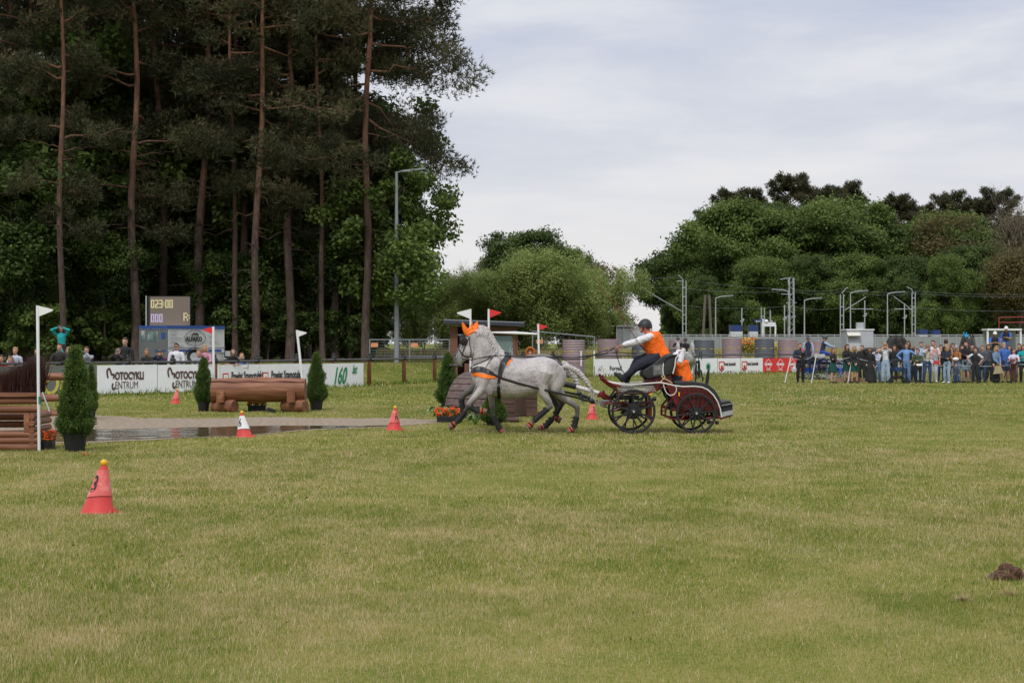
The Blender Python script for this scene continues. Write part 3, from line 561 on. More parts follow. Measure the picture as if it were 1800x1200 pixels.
def okb(t, fr, w, h):
    M = fr(0, 0); text('OK', .85, M @ Matrix.Translation((.52*w, .05*h, 0)), INKY, parent=t, bold=.02, sx=.9, shear=.25)
    text('a', .6, M @ Matrix.Translation((.40*w, .1*h, 0)), INKY, parent=t, bold=.01, shear=.25); text('ł', .5, M @ Matrix.Translation((.93*w, .1*h, 0)), INKY, parent=t, bold=.01, shear=.25)
banner(-40, 170, .98, .04, GREYV, 'advertising_banner', 'grey banner with yellow script behind the timber rails on the left', None, okb)
def allf(t, fr, w, h):
    M = fr(0, 0)
    for u, s in ((.05, 'All'), (.20, 'Forged'), (.52, 'All'), (.68, 'Forged')): text(s, .34, M @ Matrix.Translation((u*w, .36*h, 0)), INK, parent=t, sx=.95, bold=.006)
banner(1043.5, 1178, .96, -.03, VINYL, 'advertising_banner', 'white banner with thin black lettering seen between the reins and the driver', 'white advertising banners on the rail', allf)
def clov(t, fr, w, h):
    M = fr(0, 0); b = MB()
    for u in (.36, .78):
        for k in range(9): a = k*2*pi/9; b.tube([M @ V((u*w, .5*h, 0)), M @ V((u*w+.2*cos(a), .5*h+.27*sin(a), 0))], [(.09, .004), (.03, .004)], 6)
    b.build('emblem', INKG, t)
banner(1186, 1261, .93, -.02, VINYL, 'advertising_banner', 'white banner with two green leaf emblems behind the orange vested groom', 'white advertising banners on the rail', clov)
def pow2(t, fr, w, h):
    M = fr(0, 0); crest(t, M, .04*w, .18*h, .58); text('Powiat Szamotulski', .27, M @ Matrix.Translation((.27*w, .56*h, 0)), INKGR if w < 1.27 else INK, parent=t, bold=.006, sx=.5); text('www.powiat.szamotuly.pl', .09, M @ Matrix.Translation((.32*w, .18*h, 0)), INKGR, parent=t, sx=.9)
banner(1262, 1301, .93, -.03, VINYL, 'advertising_banner', 'creased white banner with a tall red crest, left of its near twin', 'white advertising banners on the rail', pow2)
banner(1302, 1341, .93, -.03, VINYL, 'advertising_banner', 'creased white banner with a tall red crest and pale lettering, next to the red banner', 'white advertising banners on the rail', pow2)
def kuhn(t, fr, w, h):
    M = fr(0, 0); b = MB()
    for u in (.13, .43, .73, 1.0):
        if u > .95: continue
        c = [(u*w+.22*cos(a*pi/2), .56*h+.3*sin(a*pi/2)) for a in range(4)]; b.tube([M @ V((x, y, 0)) for x, y in c], .018, 5, closed=True)
        text('KUHN', .15, M @ Matrix.Translation((u*w, .5*h, 0)), WHITE, parent=t, bold=.012, sx=.75, align='CENTER'); text('www.kuhn', .06, M @ Matrix.Translation((u*w, .16*h, 0)), WHITE, parent=t, bold=.006, align='CENTER')
    b.build('emblem', WHITE, t)
banner(1341.5, 1412, .80, .08, REDV, 'advertising_banner', 'red banner with white diamond emblems behind the bearded man', None, kuhn)
def nco(t, fr, w, h):
    M = fr(0, 0)
    for u, s in ((.13, 'nco'), (.35, 'OK'), (.60, 'nco'), (.86, 'OK')): text(s, .62, M @ Matrix.Translation((u*w, .12*h, 0)), INKY, parent=t, bold=.012, sx=.85, shear=.25)
banner(1455, 1830, .9, 0, mat('light_grey_vinyl', (.36, .37, .34), .7, .1, 2), 'advertising_banner', 'pale grey banner with yellow script behind the crowd on the right', None, nco)
# corrugated water tanks (big round drums)
TG = mat('grey_corrugated', (.105, .115, .14), .5, .1, 3); TP = mat('mauve_corrugated', (.30, .215, .235), .5, .1, 3)
def drum(pa, pb, pt, pbm, Y, m, lab):
    r = (pb-pa)*Y/6000; c = P((pa+pb)/2, pbm, Y+r); h = (pbm-pt)*Y/3000; t = thing('corrugated_drum', lab, 'drum', c, 0, 'corrugated drums in a row behind the rail')
    nr_ = 9; pr = [(0, -.6), (r, -.6)]
    for i in range(nr_*6+1): pr.append((r*(1-.035*(.5+.5*cos(2*pi*i/6))), h*i/(nr_*6)))
    pr += [(r*.93, h), (r*.93, h-.3), (0, h-.3)]
    b = MB(); b.lathe(pr, n=36); b.build('shell', m, t)
    for a in (-2.75, -2.0, -1.1): s = MB(); s.tube([(r*1.006*cos(a+q*.09), r*1.006*sin(a+q*.09), h*(.5+.01*sin(q*3))) for q in range(6)], [(.028, .006)]*6, 4); s.build('stripe', mat('yellow_mark', (.45, .36, .06), .6, .2), t)
for a in [(988, 1028, 597, 638, 86, TP, 'mauve corrugated drum, leftmost of the row, left of the reins'), (1050, 1088, 596, 629, 103, TP, 'mauve corrugated drum behind the reins'), (1110, 1152, 606, 629, 103, TG, 'dark grey corrugated drum behind the driver'), (1175, 1200, 597, 629, 106, TP, 'mauve corrugated drum half hidden behind the orange vest'),
          (1219, 1256, 597, 629, 103, TG, 'dark grey corrugated drum right of the white carriage horse'), (1269, 1304, 594, 629, 103, TP, 'mauve corrugated drum above the tall red crests'), (1326, 1361, 595, 629, 103, TG, 'dark grey corrugated drum right of the wild flowers'), (1367, 1402, 596, 629, 103, TP, 'mauve corrugated drum left of the bearded man'), (1424, 1452, 599, 630, 104, TP, 'mauve corrugated drum behind the two helmeted carriage riders')]: drum(*a)
# floodlight mast and lamp posts
def lamp(px, Y, ytop, lab, m=WHITE, r=.055, arm=1, double=0, name='street_lamp'):
    b = GP(px, Y); t = thing(name, lab, 'lamp', b, 0, None if double else 'lamp posts along the platform'); h = 1.75+(603-ytop)*Y/3000-b.z
    p = MB(); p.tube([(0, 0, -.2), (0, 0, h*.5), (0, 0, h)], [r*1.3, r, r*.7], 10); p.build('pole', m, t)
    g = MB(); al = .95*Y/88 if double else .8*abs(arm)
    s = 1 if arm > 0 else -1
    g.tube([(0, 0, h-.05), (s*al*.4, 0, h+.06), (s*al, 0, h+.12)], .035, 6); g.build('arm', m, t)
    hd = MB(); hd.box((s*(al+.25), 0, h+.12), (.55, .22, .09), R=Matrix.Rotation(-.12*s, 3, 'Y')); hd.build('lamp_head', POLEG, t, bevel=.02)
    if double: hd = MB(); hd.box((s*(al-.45), -.1, h+.02), (.45, .2, .09)); hd.build('lamp_head', POLEG, t, bevel=.02)
lamp(697, 86, 302, 'tall grey floodlight mast in front of the maple', POLEG, .10, 1, 1, 'floodlight_mast')
for px, y, s, lab in [(1258, 523, 1, 'lamp post left of the platform shelters'), (1414, 527, 1, 'lamp post right of the lattice mast'), (1495, 514, 1, 'lamp post over the white container'), (1560, 516, 1, 'lamp post right of the white container'), (779, 480, -1, 'far white lamp post left of the cabin'), (1388, 512, -1, 'lamp post just left of the lattice mast')]:
    lamp(px, 128, y, lab, PALEM, .05, s)
WIRE = mat('grey_wire', (.2, .21, .22), .5, .1)
def mast(px, Y, ytop, lab, lattice=0, arms=()):
    b = GP(px, Y); t = thing('catenary_mast', lab, 'mast', b, 0, 'railway masts'); h = 1.75+(603-ytop)*Y/3000-b.z; p = MB()
    if lattice:
        for sx in (-.22, .22):
            for sy in (-.22, .22): p.tube([(sx, sy, -.2), (sx*.75, sy*.75, h)], .045, 5)
        k = int(h/.45)
        for i in range(k):
            z = i*.45; s = -1 if i % 2 else 1; p.tube([(-.22*s, -.22, z), (.22*s, -.22, z+.45)], .022, 4); p.tube([(-.22, -.22*s, z), (-.22, .22*s, z+.45)], .022, 4)
    else:
        for sx in (-.16, .16): p.tube([(sx*.8, 0, -.2), (sx*.8, 0, h)], .045, 8)
        for i in range(int(h/.7)): p.box((0, 0, .4+i*.7), (.3, .03, .07))
    p.build('pole', PALEM, t)
    if arms:
        a = MB()
        for pts in arms: a.tube([V(((x-px)*Y/3000, 0, 1.75+(603-y)*Y/3000-b.z)) for x, y in pts], .03, 5)
        a.build('arm', PALEM, t)
mast(1203, 132, 493, 'white railway mast with a slanting arm over the driver', 0, [[(1201, 493), (1197, 487), (1192, 483)], [(1190, 494), (1202, 494)], [(1126, 504), (1160, 525), (1200, 548)], [(1126, 504), (1126, 512)]])
mast(1391, 130, 488, 'grey lattice railway mast left of the two helmeted riders', 1, [[(1371, 491), (1391, 488)], [(1373, 517), (1391, 517)], [(1382, 532), (1400, 532)], [(1383, 556), (1399, 556)]])
mast(1480, 136, 517, 'white railway mast left of the white container', 0, [[(1480, 516), (1486, 508), (1491, 505)], [(1482, 547), (1522, 522)], [(1495, 543), (1535, 543)]])
mast(1606, 136, 514, 'white railway mast above the crowd', 0, [[(1606, 515), (1602, 508), (1594, 504)], [(1571, 521), (1592, 536), (1606, 548)], [(1572, 543), (1606, 543)]])
mast(1341, 140, 541, 'thin white mast left of the lattice mast', 0); 
for px, y, lab in [(1304, 541, 'thin pole between the two shelters'), (1354, 545, 'thin pole with a camera beside the platform sign'), (1379, 536, 'thin pole left of the lattice mast'), (1520, 528, 'thin pole behind the white container'), (1590, 533, 'thin pole above the left of the crowd'), (1626, 553, 'thin pole with cross arm above the crowd')]:
    b = GP(px, 140); t = thing('signal_pole', lab, 'pole', b, 0, 'thin poles by the railway'); h = 1.75+(603-y)*140/3000-b.z; p = MB(); p.tube([(0, 0, -.2), (0, 0, h)], .05, 7); p.build('pole', PALEM, t)
    q = MB(); q.box((0, 0, h*.72), (.3, .08, .08)); q.ell((.12, 0, h*.75), .09); q.build('camera', PALEM, t)
b = GP(1243, 138); t = thing('timber_pole', 'brown twin timber pole left of the platform shelters', 'pole', b); p = MB()
for s in (-.4, .4): p.tube([(s, 0, -.2), (s*.4, 0, 4.9)], .11, 7)
p.build('pole', BARKG, t)
def wires(name, lab, pts, r=.007):
    b = MB(); o = V(pts[0])
    for a, c in zip(pts, pts[1:]):
        a, c = V(a), V(c); k = 10; b.tube([a.lerp(c, i/k)-o+V((0, 0, -.22*sin(pi*i/k))) for i in range(k+1)], r, 4)
    t = thing(name, lab, 'wires', o); b.build('cable', WIRE, t)
for i, (ys_, lab) in enumerate([((486, 488, 508, 506, 512), 'upper overhead railway wire'), ((498, 505, 512, 512, 516), 'second overhead railway wire'), ((533, 536, 538, 540, 541), 'lowest overhead railway wire')]):
    wires('overhead_wire', lab+' across the right wood', [P(x, y, 134) for x, y in zip((700, 1190, 1391, 1486, 1610), ys_)]+[P(1900, ys_[-1]+2, 134)])
# platform fence
t = thing('platform_fence', 'long pale panelled fence along the railway platform', 'fence', GP(1300, 122)); o = t.location; b = MB(); c = MB()
for i in range(56):
    x = 1095+i*14.3; Y = 122; a = P(x, 588, Y)-o; w = 14.3*Y/3000
    b.box(a+V((w/2, 0, -.62)), (w-.07, .04, 1.0))
    c.box(a+V((0, 0, -.78)), (.05, .08, 1.6)); 
b2 = MB(); b2.box(P(1493, 588.5, 122)-o, (32.4, .07, .06)); b2.build('top_rail', PALEM, t)
b.build('panel', mat('pale_fence_panel', (.25, .27, .26), .6, .12, 2), t); c.build('post', PALEM, t)
for (pa, pb, pt, lab) in [(1283, 1304, 577, 'larger white shelter box with a navy top on the platform'), (1316, 1331, 577, 'smaller white shelter box with a navy top on the platform'), (1615, 1628, 584, 'white shelter box with a navy top above the crowd'), (1638, 1650, 585, 'white and yellow shelter box above the crowd')]:
    Y = 126; a = GP((pa+pb)/2, Y); w = (pb-pa)*Y/3000; h = 1.75+(603-pt)*Y/3000-a.z; t = thing('platform_shelter', lab, 'shelter', a, 0, 'small shelters on the platform')
    q = MB(); q.box((0, 0, h/2-.1), (w, .9, h-.2)); q.build('wall', mat('white_panel', (.55, .56, .57), .5, .05), t, bevel=.02); q = MB(); q.box((0, 0, h+.02), (w+.03, .95, .22*h)); q.build('roof', NAVY, t)
    q = MB(); q.box((-.1*w, -.47, h*.45), (w*.7, .03, h*.6)); q.build('timetable' if 'yellow' in lab else 'panel', mat('yellow_sheet', (.6, .5, .1), .6) if 'yellow' in lab else WHITE, t)
t = thing('platform_sign', 'navy platform sign with a white numeral on white posts', 'sign', GP(1345, 127)); o = t.location; q = MB()
for x0, y0 in ((1341, 560), (1363, 570)): q.tube([P(x0, y0, 127)-o, P(x0, 603, 127)-o+V((0, 0, -1.2))], .07, 6)
q.box(P(1352, 570, 127)-o, (.95, .1, .3)); q.ell(P(1347, 565, 127)-o, .16, 8, 6); q.build('post', WHITE, t); q = MB(); q.box(P(1333, 564, 127)-o, (.62, .08, .24)); q.build('board', NAVY, t)
text('1', .22, frame(P(1328.5, 566.5, 126.9)-o, (1, 0, 0)), WHITE, parent=t, bold=.01); text('peron', .12, frame(P(1331.5, 565.3, 126.9)-o, (1, 0, 0)), WHITE, parent=t, bold=.004)
# white container
t = thing('site_container', 'white metal site container with an awning behind the crowd', 'container', GP(1512, 112)); o = t.location; q = MB()
a = P(1488, 580, 112); z1 = a.z-o.z; w = 47*112/3000; q.box((0, .9, z1/2-.1), (w, 1.8, z1+.2)); q.build('wall', mat('pale_steel', (.42, .44, .46), .5, .08, 2), t, bevel=.03)
q = MB(); q.box((0, .9, z1+.03), (w+.1, 1.9, .08)); q.build('roof', WHITE, t); q = MB(); q.box((-.45, -.2, z1-.28), (.85, .42, .05), R=Matrix.Rotation(.5, 3, 'X')); q.build('awning', mat('cream_canvas', (.6, .57, .48), .7), t)
q = MB(); q.box((-.4, -.01, z1*.35), (.7, .03, z1*.6)); q.box((.45, -.01, z1*.35), (.04, .03, z1*.7)); q.build('door', mat('pale_door', (.5, .52, .54), .5), t)
q = MB(); q.box((.1, .6, z1+.28), (.45, .4, .45)); q.build('ventilator', STEEL, t)
# glazed shelter left of the mast
t = thing('bus_shelter', 'pale glazed shelter behind the driver', 'shelter', GP(1115, 118)); o = t.location; q = MB(); w = 62*118/3000; h = P(1115, 573, 118).z-o.z
q.box((0, .7, h), (w, 1.6, .14)); q.build('roof', mat('pale_roof', (.48, .5, .46), .5), t); q = MB()
for i in range(6): q.box((-w/2+i*w/5, 0, h/2), (.06, .06, h))
q.build('frame', WHITE, t); gl = bpy.data.materials.new('shelter_glass'); gl.use_nodes = True; _b = gl.node_tree.nodes['Principled BSDF']; _b.inputs['Base Color'].default_value = (.75, .8, .8, 1); _b.inputs['Roughness'].default_value = .08; _b.inputs['Alpha'].default_value = .45
q = MB(); q.box((0, 1.4, h/2), (w, .03, h-.2)); q.build('glass', gl, t); q = MB(); q.box((0, .03, h/2), (w, .02, h-.3)); q.build('glass', gl, t)
# temporary steel fence panels
def hfence(pa, pb, Y, yt, yb, lab, n=2):
    A = P(pa, yt, Y); B = P(pb, yt if not isinstance(yb, tuple) else yb[1], Y-(2 if isinstance(yb, tuple) else 0)); yb_ = yb[0] if isinstance(yb, tuple) else yb; h = (yb_-yt)*Y/3000
    t = thing('temporary_fence', lab, 'fence', A-V((0, 0, h)), 0, 'temporary steel fences'); o = t.location; q = MB(); w = MB()
    for i in range(n+1): p = A.lerp(B, i/n)-o; q.tube([p, p-V((0, 0, h))], .03, 6)
    q.tube([A-o, B-o], .028, 6); q.build('frame', POLEG, t)
    k = int((B-A).length/.35)
    for i in range(k): p = A.lerp(B, i/k)-o; w.tube([p, p-V((0, 0, h))], .004, 3)
    for i in range(8): w.tube([A-o-V((0, 0, h*i/8)), B-o-V((0, 0, h*i/8))], .004, 3)
    w.build('mesh', POLEG, t)
    g = MB(); 
    for i in range(n): p = A.lerp(B, (i+.12)/n)-o; g.box(p+V((0, -.03, -.25*h)), (.35, .02, .2))
    g.build('tag_plate', mat('orange_tag', (.6, .25, .12), .6), t)
hfence(650, 790, 84, 597, 634, 'steel mesh fence under the floodlight mast', 2)
hfence(936, 1045, 88, 582, (650, 592), 'steel mesh fence between the cabin and the banners', 1)
t = thing('low_barrier', 'low white barrier rail in the long grass behind the arena', 'barrier', GP(700, 90)); o = t.location; q = MB(); q.tube([P(560, 626.5, 92)-o, P(790, 626, 92)-o], .04, 6)
for x in (600, 660, 720, 770): q.tube([P(x, 626.3, 92)-o, P(x, 640, 92)-o], .03, 5)
q.build('rail', PALEM, t)
# dry tall grass behind the rails, flowers
n = 60000; px = 560+1300*rng.random(n); Y = 107+14*rng.random(n); x = (px-900)*Y/3000; hh = .35+.4*rng.random(n); p = np.empty((n, 3, 3)); z = np.full(n, .72)
p[:, 0] = np.stack([x-.03, Y, z], 1); p[:, 1] = np.stack([x+.03, Y, z], 1); p[:, 2] = np.stack([x+rng.normal(0, .1, n), Y, z+hh], 1)
tag(link('tall_grass', npmesh('tall_grass', p.reshape(-1, 3), 3, gm, np.clip(rng.normal(.62, .2, n), 0, 1))), 'dry tall grass on the bank behind the rail', 'grass', kind='stuff')
def flowers(loc, w, d, h, n, cols, lab, name='flowers', s=.05, grp=None):
    t = thing(name, lab, 'flowers', loc, 0, grp); c = np.stack([(rng.random(n)-.5)*w, (rng.random(n)-.5)*d, h*(.35+.65*rng.random(n))], 1)
    link('leaves', leaves(c*np.array([1, 1, .7]), unit(rng.normal(size=(n, 3))+np.array([0, 0, .6])), np.full(n, s*1.5), rng.normal(.7, .2, n), LM['mid']), t)
    for i, m in enumerate(cols):
        k = c[i::len(cols)+1]+np.array([0, 0, .02]); link('blossom', leaves(np.repeat(k, 4, 0)+rng.normal(0, s*.4, (len(k)*4, 3)), unit(rng.normal(size=(len(k)*4, 3))+np.array([0, -.5, .7])), np.full(len(k)*4, s*.75), np.zeros(len(k)*4), m, 'blossom', asp=.9), t)
    return t
ORF = mat('orange_petals', (.75, .10, .01), .6, .25, 30); YEF = mat('yellow_petals', (.65, .5, .05), .6, .2, 30)
flowers(P(1315, 629, 108), 1.1, 1, 1.25, 500, [ORF, YEF, YEF], 'orange and yellow wild flowers between two corrugated drums', 'wildflowers', .05)
flowers(P(1363, 629, 108), .6, .6, 1.0, 140, [YEF], 'yellow wild flowers between the grey and mauve drums', 'wildflowers', .05)
# timber cabin
SHW = mat('cabin_boards', (.15, .065, .04), .7, .3, 5, bump=.5, stretch=(.3, .3, 6), col2=(.2, .09, .055))
Y = 66; k = Y/3000; t = thing('timber_cabin', 'small brown timber cabin with a dark sloping roof behind the horses', 'cabin', V((PX(851, Y), Y, 0))); o = t.location; q = MB()
w = 115*k; h = (684.5-575)*k; dp = 2.2
q.box((-.0, dp, h/2), (w, .06, h)); q.box((-w/2, dp/2, h/2), (.08, dp, h)); q.box((w/2, dp/2, h/2), (.08, dp, h)); q.box((-w*.49+.06, 0, h/2), (.3*w*.4, .08, h)); 
q.box((w*.10, 0, h*.2), (w*.8, .07, h*.4)); q.box((w*.10, 0, h*.93), (w*.8, .07, h*.14)); q.box((-w*.08, 0, h*.6), (.1, .08, h*.7)); q.box((w*.46, 0, h*.6), (.12, .085, h*.8)); q.build('wall', SHW, t, bevel=.005)
q = MB(); q.box((0, dp/2-.1, h+.1), (142*k, dp+.8, .14), R=Matrix.Rotation(.035, 3, 'Y')); q.build('roof', mat('dark_roof_edge', (.03, .035, .045), .5), t, bevel=.01)
q = MB(); q.box((0, dp/2-.1, h+.19), (140*k, dp+.78, .03), R=Matrix.Rotation(.035, 3, 'Y')); q.build('roof_sheet', mat('grey_roof_sheet', (.25, .27, .3), .5), t)
q = MB(); q.box((-w*.27, .0, h*.86), (w*.34, .06, .05)); q.box((-w*.44, 0, h*.45), (.05, .06, h*.82)); q.build('door_frame', mat('grey_trim', (.35, .37, .37), .5), t)
cg = bpy.data.materials.new('cabin_glass'); cg.use_nodes = True; _b = cg.node_tree.nodes['Principled BSDF']; _b.inputs['Base Color'].default_value = (.25, .33, .32, 1); _b.inputs['Roughness'].default_value = .06; _b.inputs['Alpha'].default_value = .55
q = MB(); q.box((w*.19, .0, h*.62), (w*.5, .02, h*.45)); q.build('window', cg, t)
# ------------------------------------------------ trailer and scoreboard
Y = 80; k = Y/3000; A = GP(295, Y); t = thing('box_trailer', 'silver box trailer with blue edging and black lettering, parked under the scoreboard', 'trailer', A); o = t.location
TS = mat('trailer_aluminium', (.50, .50, .49), .45, .06, 1.5); TB = mat('trailer_blue', (.025, .07, .24), .5, .1); TD = mat('trailer_back_grey', (.14, .15, .15), .45, .1, 1.5, metal=.2)
c0 = P(295.5, 573, Y)-o; zt = c0.z; zb = P(295, 634, Y).z-o.z
side = V(((378-295.5)*k, 2.6, 0)); back = V((-(295.5-237)*k, .95, 0)); c0.z = 0
def quadbox(a, ex, w, z0, z1, th=.04):   # slab from a along ex, outward facing camera
    ex_ = ex.normalized(); n = ex_.cross(V((0, 0, 1))); n = n if n.y < 0 else -n; vs = []
    return [a+ex_*u+n*d+V((0, 0, z)) for d in (th, 0) for u, z in ((0, z0), (w, z0), (w, z1), (0, z1))]
BF = [(0, 1, 2, 3), (7, 6, 5, 4), (0, 4, 5, 1), (1, 5, 6, 2), (2, 6, 7, 3), (3, 7, 4, 0)]
b = MB(); sw, bw = side.length, back.length
pts = [c0, c0+side, c0+side+back, c0+back]
b.prism([(p.x, p.y) for p in pts], lambda x, y: V((x, y, zb)), lambda x, y: V((x, y, zt))); b.build('body', TS, t, smooth=False)
b = MB(); b.add(quadbox(c0, back, bw, zb, zt-.02, .012), BF); b.build('tailgate', TD, t, smooth=False)
b = MB()
for a, e, w in ((c0, side, sw), (c0, back, bw)): b.add(quadbox(a, e, w, zt-.13, zt+.03, .03), BF)
for a, e, w in ((c0, side, sw), (c0, back, bw)):
    b.add(quadbox(a+e.normalized()*w*.08, e, w*.36, zb+.42, zb+.52, .025), BF); 
b.add(quadbox(c0+side.normalized()*sw*.58, side, sw*.36, zb+.42, zb+.52, .026), BF); b.build('blue_trim', TB, t, smooth=False)
b = MB()
for z in (zb+.36, zb+.62): b.add(quadbox(c0, side, sw, z, z+.03, .035), BF)
for e, w in ((side, sw), (back, bw)):
    for i in range(12): p = c0+e.normalized()*w*(i+.5)/12; b.ell(p+V((0, -.05, zt-.14)), .022, 6, 4)
b.build('edge_profile', STEEL, t)
b = MB(); b.add(quadbox(c0+back*.33, back, bw*.37, zt-.72, zt-.25, .02), BF); b.add(quadbox(c0+back*.78, back, bw*.16, zt-.72, zt-.2, .02), BF); b.build('window', mat('dim_window', (.10, .16, .16), .15, .5, 2, col2=(.4, .42, .4)), t, smooth=False)
b = MB(); b.add(quadbox(c0+back*.08, back, bw*.15, zt-.6, zt-.3, .022), BF); b.build('sticker', TB, t, smooth=False)
b = MB()
for u in (.86, .06): b.ell(c0+back*u+V((0, -.04, zb+.12)), (.09, .04, .06))
b.build('tail_light', mat('dark_red_lens', (.22, .01, .01), .3), t)
W_ = P(342, 627, Y-.4)-o; b = MB(); b.tube([W_+V((0, 0, 0)), W_+V((-.02, .22, 0))], .36, 20); wh = b.build('wheel', mat('tyre_rubber', (.03, .03, .03), .8), t)
b = MB(); b.tube([W_+V((0, -.02, 0)), W_+V((0, .02, 0))], .2, 16); b.build('rim', STEEL, wh)
b = MB(); b.tube([W_+V((.42*cos(a), -.05, .42*sin(a))) for a in [pi*i/10+.1 for i in range(10)]], [(.13, .02)]*10, 6, flat=(0, 1, 0)); b.build('mudguard', BLACK, t)
M = frame(c0+side.normalized()*0+V((.01, -.06, zb)), side); H_ = zt-zb
text('ALFAKO', .29, M @ Matrix.Translation((sw*.31, H_*.57, 0)), INK, parent=t, bold=.014, sx=.9)
b = MB(); b.tube([M @ V((sw*.31+.56+.62*cos(a), H_*.66+.36*sin(a), 0)) for a in [2*pi*i/28 for i in range(28)]], .012, 4, closed=True)
b.tube([M @ V((sw*.31+.36, H_*.73, 0)), M @ V((sw*.31+.5, H_*.81, 0)), M @ V((sw*.31+.56, H_*.75, 0)), M @ V((sw*.31+.65, H_*.81, 0)), M @ V((sw*.31+.76, H_*.73, 0))], .03, 5); b.tube([M @ V((sw*.31+.56, H_*.57, 0)), M @ V((sw*.31+.56, H_*.25, 0))], .01, 4); b.build('emblem', INK, t)
for i, s in enumerate(['BARIERY', 'BRAMY', 'BALUSTRADY', 'KRATY', 'OGRODZENIA']): text(s, .12, M @ Matrix.Translation((.12, H_*(.83-.105*i), 0)), INKGR, parent=t, bold=.002, shear=.2)
for i, s in enumerate(['KONSTRUKCJE', 'SCHODY', 'PRZYCZEPY']): text(s, .12, M @ Matrix.Translation((sw*.72, H_*(.86-.17*i), 0)), INKGR, parent=t, bold=.002, shear=.2)
b = MB(); b.tube([c0+side+V((0, -.2, .25)), c0+side+V((1.0, -.2, .28))], .05, 6); b.box(c0+side+V((.35, -.2, .5)), (.5, .3, .25)); b.build('drawbar', STEEL, t)
# scoreboard standing on the trailer roof
Y = 81; a = P(256, 521, Y); b_ = P(335, 519, Y); c_ = P(256, 574, Y); w = b_.x-a.x; h = a.z-c_.z
t = thing('led_scoreboard', 'brown faced led scoreboard standing above the silver trailer', 'scoreboard', c_); q = MB(); q.box((w/2, .12, h/2+.02), (w, .22, h)); q.build('cabinet', BLACK, t, bevel=.01)
q = MB(); q.box((w*.54, -.004, h/2+.02), (w*.89, .02, h*.95)); q.build('screen', mat('led_face', (.17, .135, .11), .6, .06, 40), t)
q = MB(); q.box((.03, 0, h/2), (.05, .1, h*1.05)); q.build('side_strip', STEEL, t)
def led(s, x, z, hh, col):
    F = {'0': ['111', '101', '101', '101', '101', '101', '111'], '2': ['111', '001', '001', '011', '110', '100', '111'], '3': ['111', '001', '001', '111', '001', '001', '111'], ':': ['0', '0', '1', '0', '1', '0', '0'], 'R': ['1110', '1001', '1001', '1110', '1010', '1001', '1001']}
    m = bpy.data.materials.new('led_'+s[0]); m.use_nodes = True; bs = m.node_tree.nodes['Principled BSDF']; bs.inputs['Emission Color'].default_value = (*col, 1); bs.inputs['Emission Strength'].default_value = .3; bs.inputs['Base Color'].default_value = (*[c*.5 for c in col], 1)
    b = MB(); d = hh/7; 
    for ch in s:
        g = F[ch]
        for r_, row in enumerate(g):
            for c1, v in enumerate(row):
                if v == '1': b.box((x+c1*d*1.0, -.02, z+hh-r_*d), (d*.88, .012, d*.8))
        x += (len(g[0])+.75)*d*.95
    b.build('led_digits', m, t)
led('023:00', w*.13, h*.60, h*.27, (.95, .85, .45)); led('000', w*.13, h*.13, h*.27, (.75, .65, .95)); led('R:', w*.855, h*.17, h*.27, (.95, .82, .5))
# ------------------------------------------------ jumps, flags, cones, conifers
def flagpole(px, pyb, pxt, pyt, side, m, lab, fh=None, Y=None, tape=None, r=.016, fl=True):
    Y = Y or 5250/(pyb-603); b = GP(px, Y) if Y > 46 else V((PX(px, Y), Y, 0)); top = P(pxt, pyt, Y)-b; t = thing('flag_pole', lab, 'flag pole', b, 0, 'flag poles at the obstacles')
    p = MB(); n = 8; p.tube([V((0, 0, -.05)), top], r, 8); p.build('pole', WHITE, t)
    fh = fh or top.length*.08; d = V((0, 0, 1)) if top.length < 1e-6 else top.normalized(); s = side; fw = fh*1.35
    q = MB(); pl = [(0, 0), (0, -fh), (s*fw*.95, -fh*.48), (s*fw, -fh*.40), (s*fw*.97, -fh*.33)]
    q.prism(pl, lambda x, z: top+V((x, -.012, 0))+d*z, lambda x, z: top+V((x, .012, 0))+d*z); q.build('flag', m, t, smooth=False)
    if tape: q = MB(); z = P(px, tape, Y).z-b.z; q.tube([(0, 0, z-.06), (0, 0, z+.06)], r*1.12, 8); q.build('tape', mat('green_tape', (.02, .25, .18), .5), t)
FR_ = mat('red_flag', (.62, .03, .03), .5, .08)
flagpole(69, 793, 66, 537, 1, WHITE, 'tall white pole with a white flag and green tape, nearest obstacle marker', .185, tape=703, r=.026)
flagpole(376, 722, 375, 574, -1, FR_, 'white pole with a red flag left of the big log', .20, r=.032)
flagpole(537, 659, 522, 580, 1, WHITE, 'leaning white pole with a white flag behind the right conifer', .19, 46, r=.034)
flagpole(827, 740, 827, 543, -1, WHITE, 'white pole with a white flag behind the orange ear bonnet', .24, 41, r=.024)
flagpole(860, 700, 859, 543, 1, FR_, 'white pole with a red flag right of the horse ears', .26, 48, r=.03)
flagpole(949, 690, 946, 569, 1, FR_, 'white pole with a red flag above the grey horse back', .24, 60, r=.036)
t = thing('cross_rail', 'pale tapering rail end sticking out right of the cabin window', 'pole', P(905, 585, 58)); b = MB(); b.tube([(0, 0, 0), P(944, 587, 58)-t.location], [.05, .03], 6); b.tube([(0, 0, 0), P(858, 584, 58)-t.location], [.05, .02], 6); b.build('pole', WHITE, t)
for x, lab in ((1022, 'short white stake left of the second mauve drum'), (1045, 'short white stake by the first white banner')): 
    t = thing('stake', lab, 'stake', P(x-.5, 643, 70)); b = MB(); b.tube([(0, 0, 0), (0, 0, .62)], .035, 6); b.build('pole', WHITE, t)
